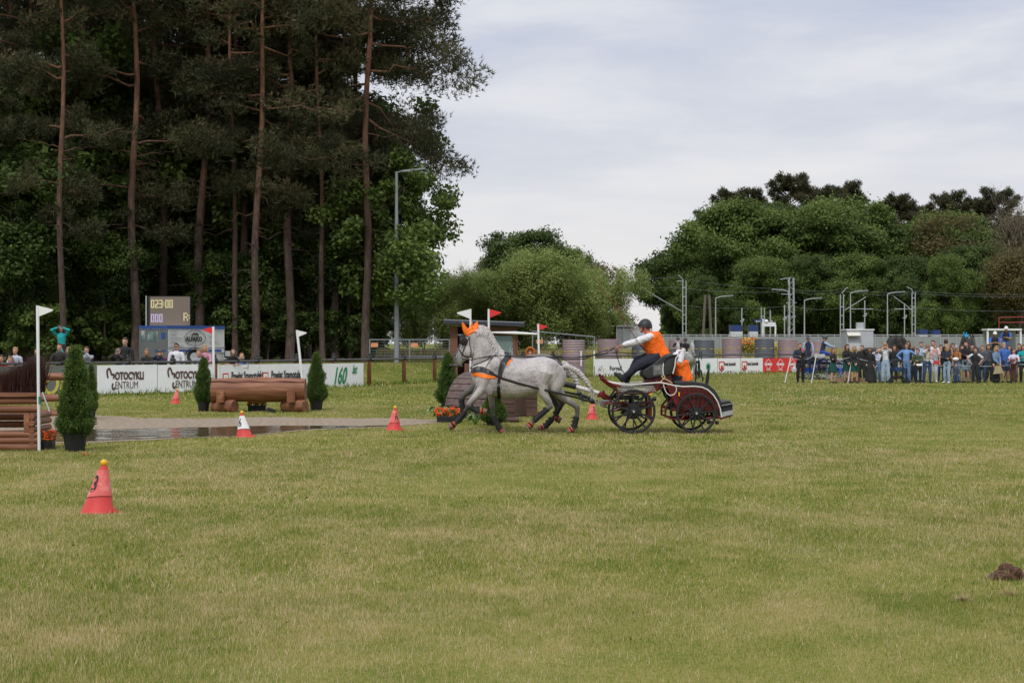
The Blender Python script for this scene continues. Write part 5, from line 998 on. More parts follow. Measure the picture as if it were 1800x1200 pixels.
def make_tack(t, bvh, full=True):
    strap(t, bvh, [(428, 598), (445, 578), (480, 565), (530, 570), (575, 590), (612, 606)], [.035, .045, .05, .045, .036, .03], LEA, 'breast_collar', .02)
    strap(t, bvh, [(428, 625), (460, 608), (520, 622), (580, 632), (632, 636)], [.012, .034, .04, .032, .012], ORG, 'collar_pad', .01, lift=.002)
    strap(t, bvh, [(762, 468), (725, 476), (696, 515), (675, 570), (664, 630)], [.03, .055, .06, .048, .034], LEA, 'saddle_pad', .022)
    strap(t, bvh, [(775, 484), (752, 494), (735, 520), (726, 545)], [.004, .022, .02, .004], ORG, 'saddle_edge', .01)
    strap(t, bvh, [(664, 620), (655, 690), (654, 760), (662, 822)], [.026, .026, .032, .034], LEA, 'girth', .012)
    strap(t, bvh, [(612, 455), (580, 500), (540, 565)], .010, LEA, 'neck_strap'); strap(t, bvh, [(600, 460), (540, 496), (440, 538)], .009, LEA, 'false_martingale')
    strap(t, bvh, [(620, 450), (690, 452), (760, 462)], .012, LEA, 'wither_strap')
    strap(t, bvh, [(1150, 505), (1200, 548), (1228, 600), (1245, 640)], .010, LEA, 'crupper_strap')
    # trace running back from the collar, off the body
    q = onto(bvh, [(605, 608), (700, 648), (820, 685), (940, 716), (1050, 742)], lift=.012); q += [S(1180, 775, -.30), S(1320, 806, -.28), S(1400, 836, -.2)]
    b = MB(); b.tube(q, [(.022, .006)]*len(q), 8, flat=(0, 0, 1)); b.build('trace', LEA, t)
    # bridle
    W_ = .0085
    strap(t, bvh, [(412, 292), (385, 350), (352, 428), (345, 466)], W_, LEA, 'cheek_strap'); strap(t, bvh, [(412, 300), (412, 360), (424, 410), (420, 470)], W_, LEA, 'throat_latch')
    strap(t, bvh, [(322, 402), (345, 440), (375, 462), (404, 470)], .011, LEA, 'noseband'); strap(t, bvh, [(384, 300), (420, 262), (462, 258), (500, 268)], .010, LEA, 'head_strap')
    b = MB(); c = onto(bvh, [(392, 345)], lift=.035)[0]; c.x = S(362, 0).x; c.z = S(0, 334).z; b.ell(c, (.082, .014, .085), 16, 8, Matrix.Rotation(.25, 3, 'Z')); b.build('blinker', LEA, t)
    b = MB(); c = onto(bvh, [(340, 478)], lift=.01)[0]; b.tube([c+V((.028*cos(a), 0, .028*sin(a))) for a in [2*pi*i/12 for i in range(12)]], .005, 5, closed=True); b.tube([c, c+V((.0, 0, -.06))], .006, 5); b.build('bit', STEEL, t)
    for x, z in ((566, 590), (697, 525), (655, 700), (598, 455)):
        b = MB(); c = onto(bvh, [(x, z)], lift=.03)[0]; b.tube([c+V((.018*cos(a), 0, .024*sin(a))) for a in [2*pi*i/10 for i in range(10)]], .005, 5, closed=True); b.build('buckle', STEEL, t)
    b = MB(); b.tube([S(745, 462, -.05), S(752, 430, -.06), S(760, 408, -.06)], .006, 5); b.tube([S(768, 462, -.03), S(775, 420, -.03)], .006, 5); b.build('terret', STEEL, t)
    # ear bonnet
    b = MB(); h = onto(bvh, [(372, 250), (400, 240)], lift=0)
    rows = []
    for (px_, pz_) in [(388, 302), (402, 288), (404, 262), (432, 246), (466, 240), (482, 250)]:
        rows.append([S(px_, pz_, 0)])
    b.tube([S(392, 292), S(404, 272), S(432, 256), S(466, 252)], [(.03, .045), (.045, .07), (.05, .078), (.03, .065)], 12); b.build('ear_bonnet', ORG, t)
    b = MB(); b.tube([S(402, 288, -.055), S(382, 262, -.07), (S(362, 226, -.085)), S(352, 194, -.09)], [(.032, .016), (.045, .018), (.032, .012), (.004, .004)], 10, flat=(1, 0, 0)); b.build('ear', ORG, t)
    b = MB(); b.tube([S(446, 250, .05), S(462, 232, .06), S(474, 210, .065), S(480, 192, .068)], [(.032, .016), (.042, .018), (.030, .012), (.006, .004)], 10, flat=(1, 0, 0)); b.build('ear', ORG, t)
    b = MB(); b.tube([S(424, 250, 0), S(430, 224, 0), S(436, 198, 0)], [(.03, .02), (.035, .02), (.012, .008)], 8); b.build('forelock_cover', ORG, t)
def hair(t, name, curves, m, r=.006):
    b = MB()
    for c in curves: b.tube(c, [r, r*1.1, r*.9, r*.3][:len(c)] if len(c) <= 4 else [r]*(len(c)-1)+[r*.3], 4)
    return b.build(name, m, t)
def mane(t, bvh, m, n=150, side=-1):
    cr = [(486, 232), (530, 232), (572, 250), (612, 306), (650, 380), (690, 438), (710, 452)]; out = []
    for i in range(n):
        f = i/(n-1)*(len(cr)-1.001); k = int(f); u = f-k; x = cr[k][0]+(cr[k+1][0]-cr[k][0])*u; z = cr[k][1]+(cr[k+1][1]-cr[k][1])*u
        l = 34+34*rnd.random(); dx = rnd.gauss(6, 8); p0 = S(x, z-3+rnd.random()*3, side*(.0+.01*rnd.random()))
        q = onto(bvh, [(x-l*.30+dx*.4, z+l*.42), (x-l*.5+dx, z+l*.95)], y0=side*2, lift=.012+.01*rnd.random(), dirn=-side)
        top = S(x-2, z-5-3*rnd.random(), side*.035); out.append([p0, top, q[0], q[1]])
    hair(t, 'mane', out, m, .0085)
def tail(t, m, pts, yv=0, braided=True):
    b = MB(); P3 = [S(x, z, yv) for x, z, r in pts]; R3 = [r for *_, r in pts]; P3d = []; Rd = []
    for i in range(len(P3)-1):
        for k in range(6): P3d.append(P3[i].lerp(P3[i+1], k/6)); Rd.append(R3[i]+(R3[i+1]-R3[i])*k/6)
    P3d.append(P3[-1]); Rd.append(R3[-1])
    for s in range(3):
        ph = s*2*pi/3; b.tube([p+V((.4*r*cos(ph+i*.85), .7*r*sin(ph+i*.85), .5*r*cos(ph+i*.85))) for i, (p, r) in enumerate(zip(P3d, Rd))], [r*.72 for r in Rd], 8)
    for i in range(64):
        k = rnd.randrange(4, len(P3d)-1) if i % 2 else len(P3d)-2; p = P3d[k]; b.tube([p, p+V((rnd.gauss(.02, .02), rnd.gauss(0, .02), rnd.gauss(-.05, .02))), p+V((rnd.gauss(.04, .03), rnd.gauss(0, .03), -.14-.12*rnd.random()))], [.007, .006, .002], 4)
    o = b.build('tail', m, t)
    for k in (len(P3d)//3, len(P3d)*3//5, len(P3d)-6):
        b = MB(); b.tube([P3d[k], P3d[k+1]], Rd[k]*1.12, 8); b.build('tail_tie', mat('yellow_tie', (.75, .40, .03), .5), o)
YN, YF = 33.0, 34.15
nh = thing('horse', 'dapple grey horse cantering to the left in black harness with an orange ear bonnet', 'horse', (PX(740+840/4.8, YN), YN, 0))
me = horse_body(LEGS_NEAR, .0125, HG); link('body', me, nh); bv = BVHTree.FromPolygons([v.co for v in me.vertices], [p.vertices for p in me.polygons])
horse_extras(nh, LEGS_NEAR); make_tack(nh, bv); mane(nh, bv, MANE)
TAILP = [(1198, 548, .04), (1225, 548, .045), (1270, 560, .042), (1320, 588, .045), (1362, 630, .042), (1402, 678, .036), (1440, 740, .024)]
tail(nh, MANE, TAILP)
def eyes(t, bvh, pts=((372, 322),)):
    for s in (-1, 1):
        c = onto(bvh, pts, y0=s*2, lift=-.006, dirn=-s)[0]; b = MB(); b.ell(c, (.02, .012, .017), 10, 6); b.build('eye', mat('dark_eye', (.008, .006, .005), .1), t)
    c = onto(bvh, [(296, 480)], lift=0)[0]; b = MB(); b.ell(c, (.012, .006, .016), 8, 6); b.build('nostril', mat('dark_eye', (.008, .006, .005), .1), t)
eyes(nh, bv)
fh = thing('horse', 'darker grey horse half hidden behind the dapple grey one, running beside it', 'horse', (PX(740+836/4.8, YF), YF, 0)); fh.scale = (1.035, 1, 1.035)
me2 = horse_body(LEGS_FAR, .0135, HD); link('body', me2, fh); bv2 = BVHTree.FromPolygons([v.co for v in me2.vertices], [p.vertices for p in me2.polygons])
horse_extras(fh, LEGS_FAR); make_tack(fh, bv2); mane(fh, bv2, MANE, 80); eyes(fh, bv2)
tail(fh, MANE, [(1198, 545, .045), (1225, 560, .05), (1265, 600, .05), (1300, 660, .05), (1330, 730, .045), (1350, 800, .03)])
# background horses share one standing body
me3 = horse_body(LEGS_STAND, .022, HB, 'body'); bv3 = BVHTree.FromPolygons([v.co for v in me3.vertices], [p.vertices for p in me3.polygons])
def standing(lab, loc, rz, m, earm, mm, sc=1., tack=True):
    t = thing('horse', lab, 'horse', loc, rz); t.scale = (sc,)*3; me = me3.copy(); me.materials[0] = m; link('body', me, t); horse_extras(t, LEGS_STAND, False)
    for s in (-1, 1): b = MB(); b.tube([S(455, 252, s*.05), S(452, 225, s*.06), S(450, 190, s*.062)], [(.03, .02), (.035, .02), (.005, .005)], 8); b.build('ear', earm, t)
    mane(t, bv3, mm, 70); tail(t, mm, [(1195, 550, .04), (1225, 600, .06), (1240, 700, .07), (1240, 850, .05)], braided=False)
    if tack:
        strap(t, bv3, [(428, 598), (480, 565), (530, 570), (612, 606)], .035, LEA, 'breast_collar', .02); strap(t, bv3, [(762, 468), (725, 476), (696, 515), (664, 630), (660, 800)], .035, LEA, 'saddle_pad', .02)
        strap(t, bv3, [(412, 292), (385, 350), (345, 466)], .012, LEA, 'cheek_strap'); strap(t, bv3, [(322, 402), (345, 440), (404, 470)], .014, LEA, 'noseband')
        if earm is not m: b = MB(); b.tube([S(380, 300), S(410, 262), S(466, 250)], [(.05, .07), (.06, .085), (.03, .065)], 10); b.build('ear_bonnet', earm, t)
    return t
# ------------------------------------------------ people
SKIN = mat('skin', (.50, .27, .19), .6, .12, 6, col2=(.58, .33, .25)); SKINR = mat('ruddy_skin', (.46, .20, .14), .6, .12, 6)
SHOE = mat('dark_shoe', (.02, .02, .02), .5, .2); SHOEW = mat('white_shoe', (.6, .6, .6), .5, .1)
def cloth(name, c): return mat('cloth_'+name, c, .85, .14, 5, bump=.25)
HAIR = dict(brown=(.07, .035, .018), dark=(.015, .01, .008), blond=(.36, .23, .10), red=(.19, .06, .025), grey=(.3, .29, .28), fair=(.22, .13, .065))
def ik(a, b, l1, l2, pole):
    d = b-a; L_ = min(d.length, (l1+l2)*.998); u = d.normalized(); b2 = a+u*L_
    x = (l1*l1-l2*l2+L_*L_)/(2*L_); h = sqrt(max(l1*l1-x*x, 0)); p = V(pole)-u*V(pole).dot(u); p = p.normalized() if p.length > 1e-6 else u.orthogonal().normalized()
    return a+u*x+p*h, b2
def person(label, loc, H=1.75, rz=0, arms=('down', 'down'), legs=None, lean=0, side=0, build=1., top=('blue', (.1, .2, .5)), sleeve='long', sleevecol=None, bottom='trousers', botcol=('jeans', (.10, .17, .30)), hair='short', hc='brown',
           hat=None, hatcol=(.02, .02, .02), beard=0, skin=None, pelvis=None, neck=None, headdir=0, nod=0, glasses=0, shoe=None, fine=0, kid=1., armpole=None, puff=1., arm=1., thigh=1., coat=0, headoff=(0, 0, 0), female=0, group=None, root=None, props=None, flare=1., phone=None):
    t = root or thing('person', label, 'person', loc, rz, group); k = H; sk = skin or SKIN
    pel = V(pelvis) if pelvis else V((0, 0, .525*k)); tl = .30*k
    nk = V(neck) if neck else pel + V((side*tl, -sin(lean)*tl, cos(lean)*tl))
    ax = (nk-pel).normalized(); rt = V((1, 0, 0)); fw = ax.cross(rt)*-1; fw = -rt.cross(ax)*-1 if 0 else V(rt.cross(ax)); fw = fw if fw.y < 0 else -fw   # forward
    sw = (.098 if female else .115)*k*(.5+.5*build); hw = (.052)*k
    sh = [nk-ax*.036*k+rt*s*sw for s in (-1, 1)]; hp = [pel+rt*s*hw+V((0, 0, -.01*k)) for s in (-1, 1)]
    pre = dict(down=lambda s: V((s*.155, -.02, .46)), phone=lambda s: V((s*.035, -.17, .86)), cross=lambda s: V((-s*.07, -.12, .66+.015*s)), hips=lambda s: V((s*.13, -.01, .575)), up=lambda s: V((s*.05, -.12, .95)), front=lambda s: V((s*.025, -.13, .52)),
               rail=lambda s: V((s*.05, -.22, .62)), pocket=lambda s: V((s*.12, -.04, .52)), brow=lambda s: V((s*.03, -.09, .93)), chin=lambda s: V((s*.02, -.10, .87)), hold=lambda s: V((s*.04, -.16, .66)))
    hands = []; elb = []
    for i, s in enumerate((-1, 1)):
        a = arms[i]
        if isinstance(a, str): tg = pre[a](s)*k; tg = tg + (nk-V((0, 0, .825*k))) if a not in ('rail',) else tg
        else: tg = V(a)
        e, h = ik(sh[i], tg, .175*k, .155*k, armpole or (s*.7, .35, -.6)); elb.append(e); hands.append(h)
    lg = []
    for i, s in enumerate((-1, 1)):
        ft = V(legs[i][:3]) if legs else V((s*.058*k*(1.1), .0, .045*k)); kn, an = ik(hp[i], ft, .243*k, .232*k, (s*.08, -1, .15)); lg.append((kn, an))
    R = Matrix((rt, -fw, ax)).transposed()
    kh = k*kid; hd = nk+ax*.016*k+V((0, -.012*k, .076*kh))+V(headoff); HR = Matrix.Rotation(headdir, 3, 'Z') @ Matrix.Rotation(-nod, 3, 'X')
    # body: one continuous skin surface
    b = MB(); r_ = lambda x: x*k*(.6+.4*build)
    def hring(z, rx, ry, y): return [hd+HR @ (V((rx*cos(a), y+ry*sin(a), z))*kh) for a in [2*pi*j/14 for j in range(14)]]
    b.rings([hring(-.066, .012, .012, -.022), hring(-.06, .024, .026, -.018), hring(-.04, .035, .043, -.006), hring(-.012, .041, .051, 0), hring(.02, .043, .055, .004), hring(.045, .039, .050, .006), hring(.062, .026, .034, .006), hring(.069, .008, .01, .006)])
    b.ell(hd+HR @ (V((0, -.054, -.012))*kh), (.0075*kh, .012*kh, .014*kh), 8, 6)
    for s in (-1, 1): b.ell(hd+HR @ (V((s*.043, .004, -.006))*kh), (.006*kh, .011*kh, .017*kh), 8, 6)
    b.tube([nk-ax*.06*k, nk, hd+HR @ V((0, .012*k, -.03*k))], [r_(.040), r_(.033), .031*k], 10)
    tw = [(0, .07, .048), (.25, .056, .042), (.5, .062, .044), (.8, .074, .044), (.93, .06, .035), (1, .036, .03)]
    b.rings([[pel.lerp(nk, f)+rt*(wx*k*build*cos(a))+fw*(wy*k*build*sin(a)) for a in [2*pi*j/14 for j in range(14)]] for f, wx, wy in tw])
    for i, s in enumerate((-1, 1)):
        b.tube([sh[i], sh[i].lerp(elb[i], .5), elb[i], elb[i].lerp(hands[i], .5), hands[i]], [r_(.027), r_(.025), r_(.0205), r_(.019), .0135*k], 8)
        b.tube([hp[i], hp[i].lerp(lg[i][0], .5), lg[i][0], lg[i][0].lerp(lg[i][1], .35), lg[i][1]], [r_(.052), r_(.044), r_(.031), r_(.031), .02*k], 8)
        fd = V((s*.02, -.1, -.025)) if not legs or len(legs[i]) < 6 else V(legs[i][3:6])
        an = lg[i][1]; b.tube([an+V((0, .012*k, -.01*k)), an+fd*.45*k+V((0, 0, -.004*k)), an+fd*k*.85], [.022*k, .021*k, .014*k], 8)
    vox = .008 if fine else .013*max(k/1.75, .7); me = fuse(b, vox, 2, mats=[sk], name='body')
    # fingers, appended to the body mesh
    f = MB()
    for i, s in enumerate((-1, 1)):
        d = (hands[i]-elb[i]).normalized(); u = d.cross(V((0, 0, 1))); u = u.normalized() if u.length > .1 else V((0, 1, 0)); c = u.cross(d).normalized(); a0 = hands[i]; q = k/1.75
        if c.z > 0: c = -c
        f.tube([a0-d*.01, a0+d*.045*q, a0+d*.085*q], [(.012*q, .024*q), (.014*q, .040*q), (.011*q, .038*q)], 8, flat=c)
        for j, (o, l) in enumerate(((-.028, .055), (-.010, .066), (.009, .062), (.027, .048))):
            p = a0+d*.08*q+u*o*q; curl = .55+.1*j; f.tube([p, p+d*l*.5*q+c*l*.15*q, p+d*l*.75*q+c*l*curl*q, p+d*l*.6*q+c*l*(curl+.35)*q], [.0088*q, .0082*q, .0075*q, .006*q], 6)
        sg = 1 if (u.x*s < 0) else -1
        p = a0+d*.025*q+u*sg*.03*q; f.tube([p, p+d*.028*q+u*sg*.018*q+c*.01*q, p+d*.055*q+u*sg*.008*q+c*.028*q], [.012*q, .0105*q, .008*q], 6)
    bm = bmesh.new(); bm.from_mesh(me); bm.from_mesh(f.mesh()); bm.to_mesh(me); bm.free(); me.polygons.foreach_set('use_smooth', [True]*len(me.polygons)); link('body', me, t)
    # face
    E = lambda p: hd+HR @ (V(p)*kh)
    k0 = k; k = kh
    if glasses:
        g = MB(); g.box(E((0, -.056, .008)), (.07*k, .012*k, .017*k), R=HR); g.build('glasses', mat('dark_glass', (.01, .01, .012), .2), t)
    else:
        for s in (-1, 1): g = MB(); g.ell(E((s*.018, -.0495, .004)), (.0075*k, .005*k, .0042*k), 8, 5); g.build('eye', mat('iris', (.03, .02, .015), .3), t)
    g = MB(); g.ell(E((0, -.0465, -.040)), (.014*k, .005*k, .004*k), 8, 5); g.build('mouth', mat('lips', (.33, .10, .09), .5), t)
    k = k0
    # top
    if top:
        m = cloth(*top); ms = cloth(*sleevecol) if sleevecol else m; T = MB(); e = 1.17
        tw2 = [(-.30 if sleeve != 'vest_' else -.1, .088, .062), (-.05, .084, .062), (.25, .077, .058), (.5, .079, .062), (.8, .094, .062), (.93, .088, .053), (1.0, .05, .04), (1.04, .036, .034)]
        if female: tw2 = [(-.22, .088, .06), (-.05, .08, .057), (.25, .066, .052), (.5, .073, .060), (.65, .077, .068), (.8, .083, .058), (.93, .076, .047), (1.0, .045, .038), (1.04, .034, .032)]
        if coat: tw2 = [(-.95, .12, .09), (-.6, .105, .08)]+tw2
        T.rings([[pel.lerp(nk, f_)+rt*(wx*k*build*cos(a)*(.5+.5*puff))+fw*(wy*k*build*sin(a)*(puff if f_ < .95 else 1)) for a in [2*pi*j/18 for j in range(18)]] for f_, wx, wy in tw2])
        Sl = MB() if sleevecol else T
        for i, s in enumerate((-1, 1)):
            if sleeve == 'long': Sl.tube([sh[i]+rt*(-s*.045*k)+ax*.004*k, sh[i]+rt*(-s*.012*k), sh[i].lerp(elb[i], .14), sh[i].lerp(elb[i], .5), elb[i], elb[i].lerp(hands[i], .5), elb[i].lerp(hands[i], .95)], [r_(x*arm) for x in (.022, .031, .035, .034, .031, .028, .023)], 10)
            elif sleeve == 'short': Sl.tube([sh[i]+rt*(-s*.045*k)+ax*.004*k, sh[i]+rt*(-s*.012*k), sh[i].lerp(elb[i], .15), sh[i].lerp(elb[i], .5), sh[i].lerp(elb[i], .8)], [r_(.022), r_(.031), r_(.035), r_(.036), r_(.037)], 10)
        if sleevecol: link('sleeves', fuse(Sl, vox*1.1, 2, .012, 12, 'sleeves', [ms]), t)
        link('jacket' if sleevecol else 'shirt', fuse(T, vox*1.1, 2, .011 if not fine else .014, 11, 'shirt', [m]), t)
    # bottom
    mb_ = cloth(*botcol); B = MB()
    if bottom in ('skirt', 'dress', 'longskirt'):
        zt = dict(skirt=.31, dress=.05, longskirt=.06)[bottom]*k; fl = dict(skirt=.115, dress=.15, longskirt=.14)[bottom]*flare
        B.rings([[V((pel.x+wx*k*cos(a)*(1+.05*cos(a*7)*(1-f_)), pel.y+wy*k*sin(a), zt+(pel.z+.06*k-zt)*f_)) for a in [2*pi*j/24 for j in range(24)]] for f_, wx, wy in ((0, fl, fl*.9), (.4, (fl+.10)/2+.005, .095), (.75, .100, .085), (.9, .09, .068), (1, .075, .058))])
    else:
        up = ax
        B.rings([[pel+up*(z*k)+rt*(wx*k*build*cos(a))+fw*(wy*k*build*sin(a)) for a in [2*pi*j/16 for j in range(16)]] for z, wx, wy in ((-.055, .07, .055), (-.02, .088, .064), (.03, .084, .06), (.055, .078, .056))])
        for i, s in enumerate((-1, 1)):
            kn, an = lg[i]; pts = [hp[i], hp[i].lerp(kn, .5), kn]; rr = [r_(.060*thigh), r_(.052*thigh), r_(.041*thigh)]
            if bottom == 'trousers': pts += [kn.lerp(an, .35), kn.lerp(an, .7), kn.lerp(an, .97)]; rr += [r_(.041*flare), r_(.036*flare), r_(.033*flare)]
            else: pts = [hp[i], hp[i].lerp(kn, .5), hp[i].lerp(kn, .9)]; rr = [r_(.062), r_(.056), r_(.053)]
            B.tube(pts, rr, 10)
    link(dict(skirt='skirt', dress='dress_skirt', longskirt='skirt', shorts='shorts').get(bottom, 'trousers'), fuse(B, vox*1.1, 2, .009, 12, 'trousers', [mb_]), t)
    for i, s in enumerate((-1, 1)):
        an = lg[i][1]; fd = V((s*.02, -.1, -.025)) if not legs or len(legs[i]) < 6 else V(legs[i][3:6])
        g = MB(); g.tube([an+V((0, .03*k, -.012*k))-fd*.05*k, an+V((0, .0, -.014*k)), an+fd*.5*k+V((0, 0, -.004*k)), an+fd*.95*k, an+fd*1.12*k], [(.022*k, .022*k), (.028*k, .026*k), (.022*k, .027*k), (.018*k, .024*k), (.01*k, .015*k)], 10, flat=(0, 0, 1)); g.build('shoe', shoe or SHOE, t)
    # hair
    k = kh
    if hair != 'bald':
        hm = mat('hair_'+hc, HAIR[hc], .6, .35, 30, stretch=(1, 1, .3)); g = MB(); g.ell(E((0, .016, .020)), (.049*k, .053*k, .056*k), 14, 10, HR)
        if hair == 'short': g.ell(E((0, -.012, .052)), (.04*k, .04*k, .024*k), 12, 6, HR)
        if hair in ('long', 'mid'):
            g.ell(E((0, -.012, .050)), (.043*k, .042*k, .026*k), 12, 6, HR); z2 = -.15 if hair == 'long' else -.075
            for s in (-1, 1): g.tube([E((s*.036, .0, .03)), E((s*.052, .006, -.02)), E((s*.052, .006, -.07)), E((s*.046, -.012, z2))], [(.022*k, .016*k), (.026*k, .018*k), (.028*k, .018*k), (.01*k, .008*k)], 8, flat=(0, 1, 0))
            g.tube([E((0, .04, .03)), E((0, .05, -.03)), E((0, .045, z2))], [(.045*k, .03*k), (.048*k, .025*k), (.03*k, .012*k)], 10, flat=(1, 0, 0))
        if hair == 'bun': g.ell(E((0, .055, .055)), .024*k, 10, 8); g.ell(E((0, -.012, .050)), (.04*k, .04*k, .023*k), 12, 6, HR)
        link('hair', fuse(g, .01, 1, .012, 30, 'hair', [hm]), t)
    if beard: g = MB(); g.ell(E((0, -.030, -.052)), (.032*k, .024*k, .028*k), 12, 8, HR); g.build('beard', mat('hair_'+hc, HAIR[hc], .6, .35, 30), t)
    if hat == 'cap':
        g = MB(); g.ell(E((0, .006, .040)), (.049*k, .057*k, .042*k), 14, 8, HR); g.tube([E((0, -.03, .032)), E((0, -.085, .022))], [(.008*k, .042*k), (.005*k, .034*k)], 10, flat=(0, 0, 1)); g.build('cap', mat('cap_%d' % int(hatcol[0]*999), hatcol, .7), t)
    if hat == 'helmet':
        g = MB(); rs = []
        for q in range(9):
            a = q/8*pi/2; z = .002+.088*sin(a) if q else -.006; r = max(cos(a), .02); rs.append([E((.064*r*cos(x), .006+.078*r*sin(x), z)) for x in [2*pi*j/20 for j in range(20)]])
        g.rings(rs); g.tube([E((0, -.045, .012)), E((0, -.085, .006)), E((0, -.108, -.004))], [(.008*k, .05*k), (.006*k, .043*k), (.004*k, .028*k)], 12, flat=(0, 0, 1)); hm = g.build('helmet', mat('helmet_%d' % int(hatcol[0]*999), hatcol, .45, .1, 60, bump=.3), t)
        g = MB()
        for s in (-1, 1): g.tube([E((s*.045, -.012, .01)), E((s*.043, -.014, -.03)), E((s*.012, -.022, -.070))], [(.007*k, .003*k)]*3, 5); 
        g.build('chin_strap', BLACK, hm)
    k = k0
    if phone: 
        m_ = (hands[0]+hands[1])/2 if phone == 2 else hands[1]+(hands[1]-elb[1]).normalized()*.06
        d = MB(); d.box(m_+V((0, -.035, .035)), (.15, .012, .075) if phone == 2 else (.075, .012, .15)); o = d.build('phone', mat('phone_grey', (.12, .13, .14), .3), None, bevel=.004)
        tag(o, 'phone held up by the '+' '.join(label.split()[:10]), 'phone', 'phones held by spectators'); o.location = t.matrix_basis @ V((0, 0, 0)); o.rotation_euler = t.rotation_euler
    t['_h'] = [tuple(x) for x in hands]; H_ = hands; del t['_h']
    return t, hands, hd
# ------------------------------------------------ marathon carriage, driver, groom
RED = mat('carriage_red', (.125, .005, .008), .3, .12, 4, coat=.4); BMET = mat('carriage_black', (.018, .018, .02), .4, .2, 10); PALE = mat('pale_rail', (.62, .60, .56), .35, .06, 5)
UPH = mat('black_upholstery', (.02, .02, .021), .55, .25, 6, bump=.3); KC = 454.5; YC = 33.0
cr = thing('carriage', 'red and black four wheeled marathon carriage with pale side rails, drawn by the grey pair', 'carriage', (PX(980+950/5, YC), YC, 0))
cx0 = 950
def Cc(zx, zy, y=0): return V(((zx-cx0)/KC, y, (1110.5-zy)/KC))
WID = 1.28
def wheel(zx, zy, R, y, ns, ph):
    c = V((Cc(zx, 0).x, y, R)); b = MB(); n = 48; rs = []
    for j in range(n): a = 2*pi*j/n; d = V((cos(a), 0, sin(a))); rs.append([c+d*(R-.021)+d*(.021*cos(q))*1+V((0, .024*sin(q), 0)) for q in [2*pi*i/8 for i in range(8)]])
    b.rings(rs, closed=True); w = b.build('wheel', mat('wheel_rubber', (.014, .014, .015), .7), cr)
    b = MB(); rs = [[c+V((cos(2*pi*j/n), 0, sin(2*pi*j/n)))*r+V((0, yy, 0)) for r, yy in ((R-.028, -.02), (R-.028, .02), (R-.05, .018), (R-.05, -.018))] for j in range(n)]; b.rings(rs, closed=True); b.build('rim', BMET, w)
    for i in range(ns):
        a = ph+2*pi*i/ns; b = MB(); d = V((cos(a), 0, sin(a))); b.tube([c+d*.05+V((0, -.01, 0)), c+d*(R*.5)+V((0, -.005, 0)), c+d*(R-.045)], [(.024, .02), (.019, .015), (.016, .014)], 6); b.build('spoke', BMET, w)
    b = MB(); b.tube([c+V((0, -.085, 0)), c+V((0, -.05, 0)), c+V((0, -.02, 0)), c+V((0, .08, 0))], [.026, .034, .06, .07], 16); b.build('hub', mat('hub_grey', (.07, .07, .075), .4, .1, metal=.5), w)
    b = MB(); s = 1 if y < .6 else -1; b.tube([c+V((0, s*.05, 0)), c+V((0, s*.065, 0))], .155 if R > .4 else .14, 24); b.build('brake_disc', mat('disc_steel', (.06, .055, .055), .4, .3, 20, metal=.5), w)
    b = MB(); b.tube([c+V((0, -.09, 0)), c+V((0, -.083, 0))], .022, 12); b.build('hub_cap', STEEL, w)
RF, RR = .430, .395
for y in (0, WID): wheel(668, 0, RF, y, 10, .32 if y == 0 else .1); wheel(1219, 0, RR, y, 10, .12 if y == 0 else .5)
hub = lambda zx, R: V((Cc(zx, 0).x, 0, R))
def part(name, m, fn, bevel=0, smooth=True, parent=None): b = MB(); fn(b); return b.build(name, m, parent or cr, bevel=bevel, smooth=smooth)
def both(b, pts, r, n=8, ys=(.12, WID-.12), **k):
    for y in ys: b.tube([Cc(x, z, y) for x, z in pts], r, n, **k)
part('axle', BMET, lambda b: b.tube([hub(668, RF)+V((0, .05, 0)), hub(668, RF)+V((0, WID-.05, 0))], .035, 10))
part('axle', BMET, lambda b: b.tube([hub(1219, RR)+V((0, .05, 0)), hub(1219, RR)+V((0, WID-.05, 0))], .035, 10))
def springs(b):
    for zx, R in ((668, RF), (1219, RR)):
        for y in (.25, WID-.25):
            o = hub(zx, R)+V((0, y, .04))
            for k in range(4): b.tube([o+V((-.30+.05*k, 0, .05-.012*k)), o+V((0, 0, .0-.014*k+.03)), o+V((.30-.05*k, 0, .05-.012*k))], [(.006, .028)]*3, 6, flat=(0, 0, 1))
            b.tube([o, o+V((0, 0, .22))], .03, 8)
part('leaf_springs', BMET, springs)
def shocks(b):
    for x0, z0, x1, z1 in ((590, 955, 640, 880), (740, 960, 720, 870), (1150, 960, 1120, 860), (1290, 960, 1300, 880)):
        for y in (.17, WID-.17):
            b.tube([Cc(x0, z0, y), Cc(x1, z1, y)], .022, 8)
            for q in range(6): p = Cc(x0, z0, y).lerp(Cc(x1, z1, y), (q+.5)/6); b.tube([p-V((0, 0, .008)), p+V((0, 0, .008))], .034, 8)
part('shock_absorbers', mat('shock_dark', (.05, .05, .05), .4, .3, 20, metal=.4), shocks)
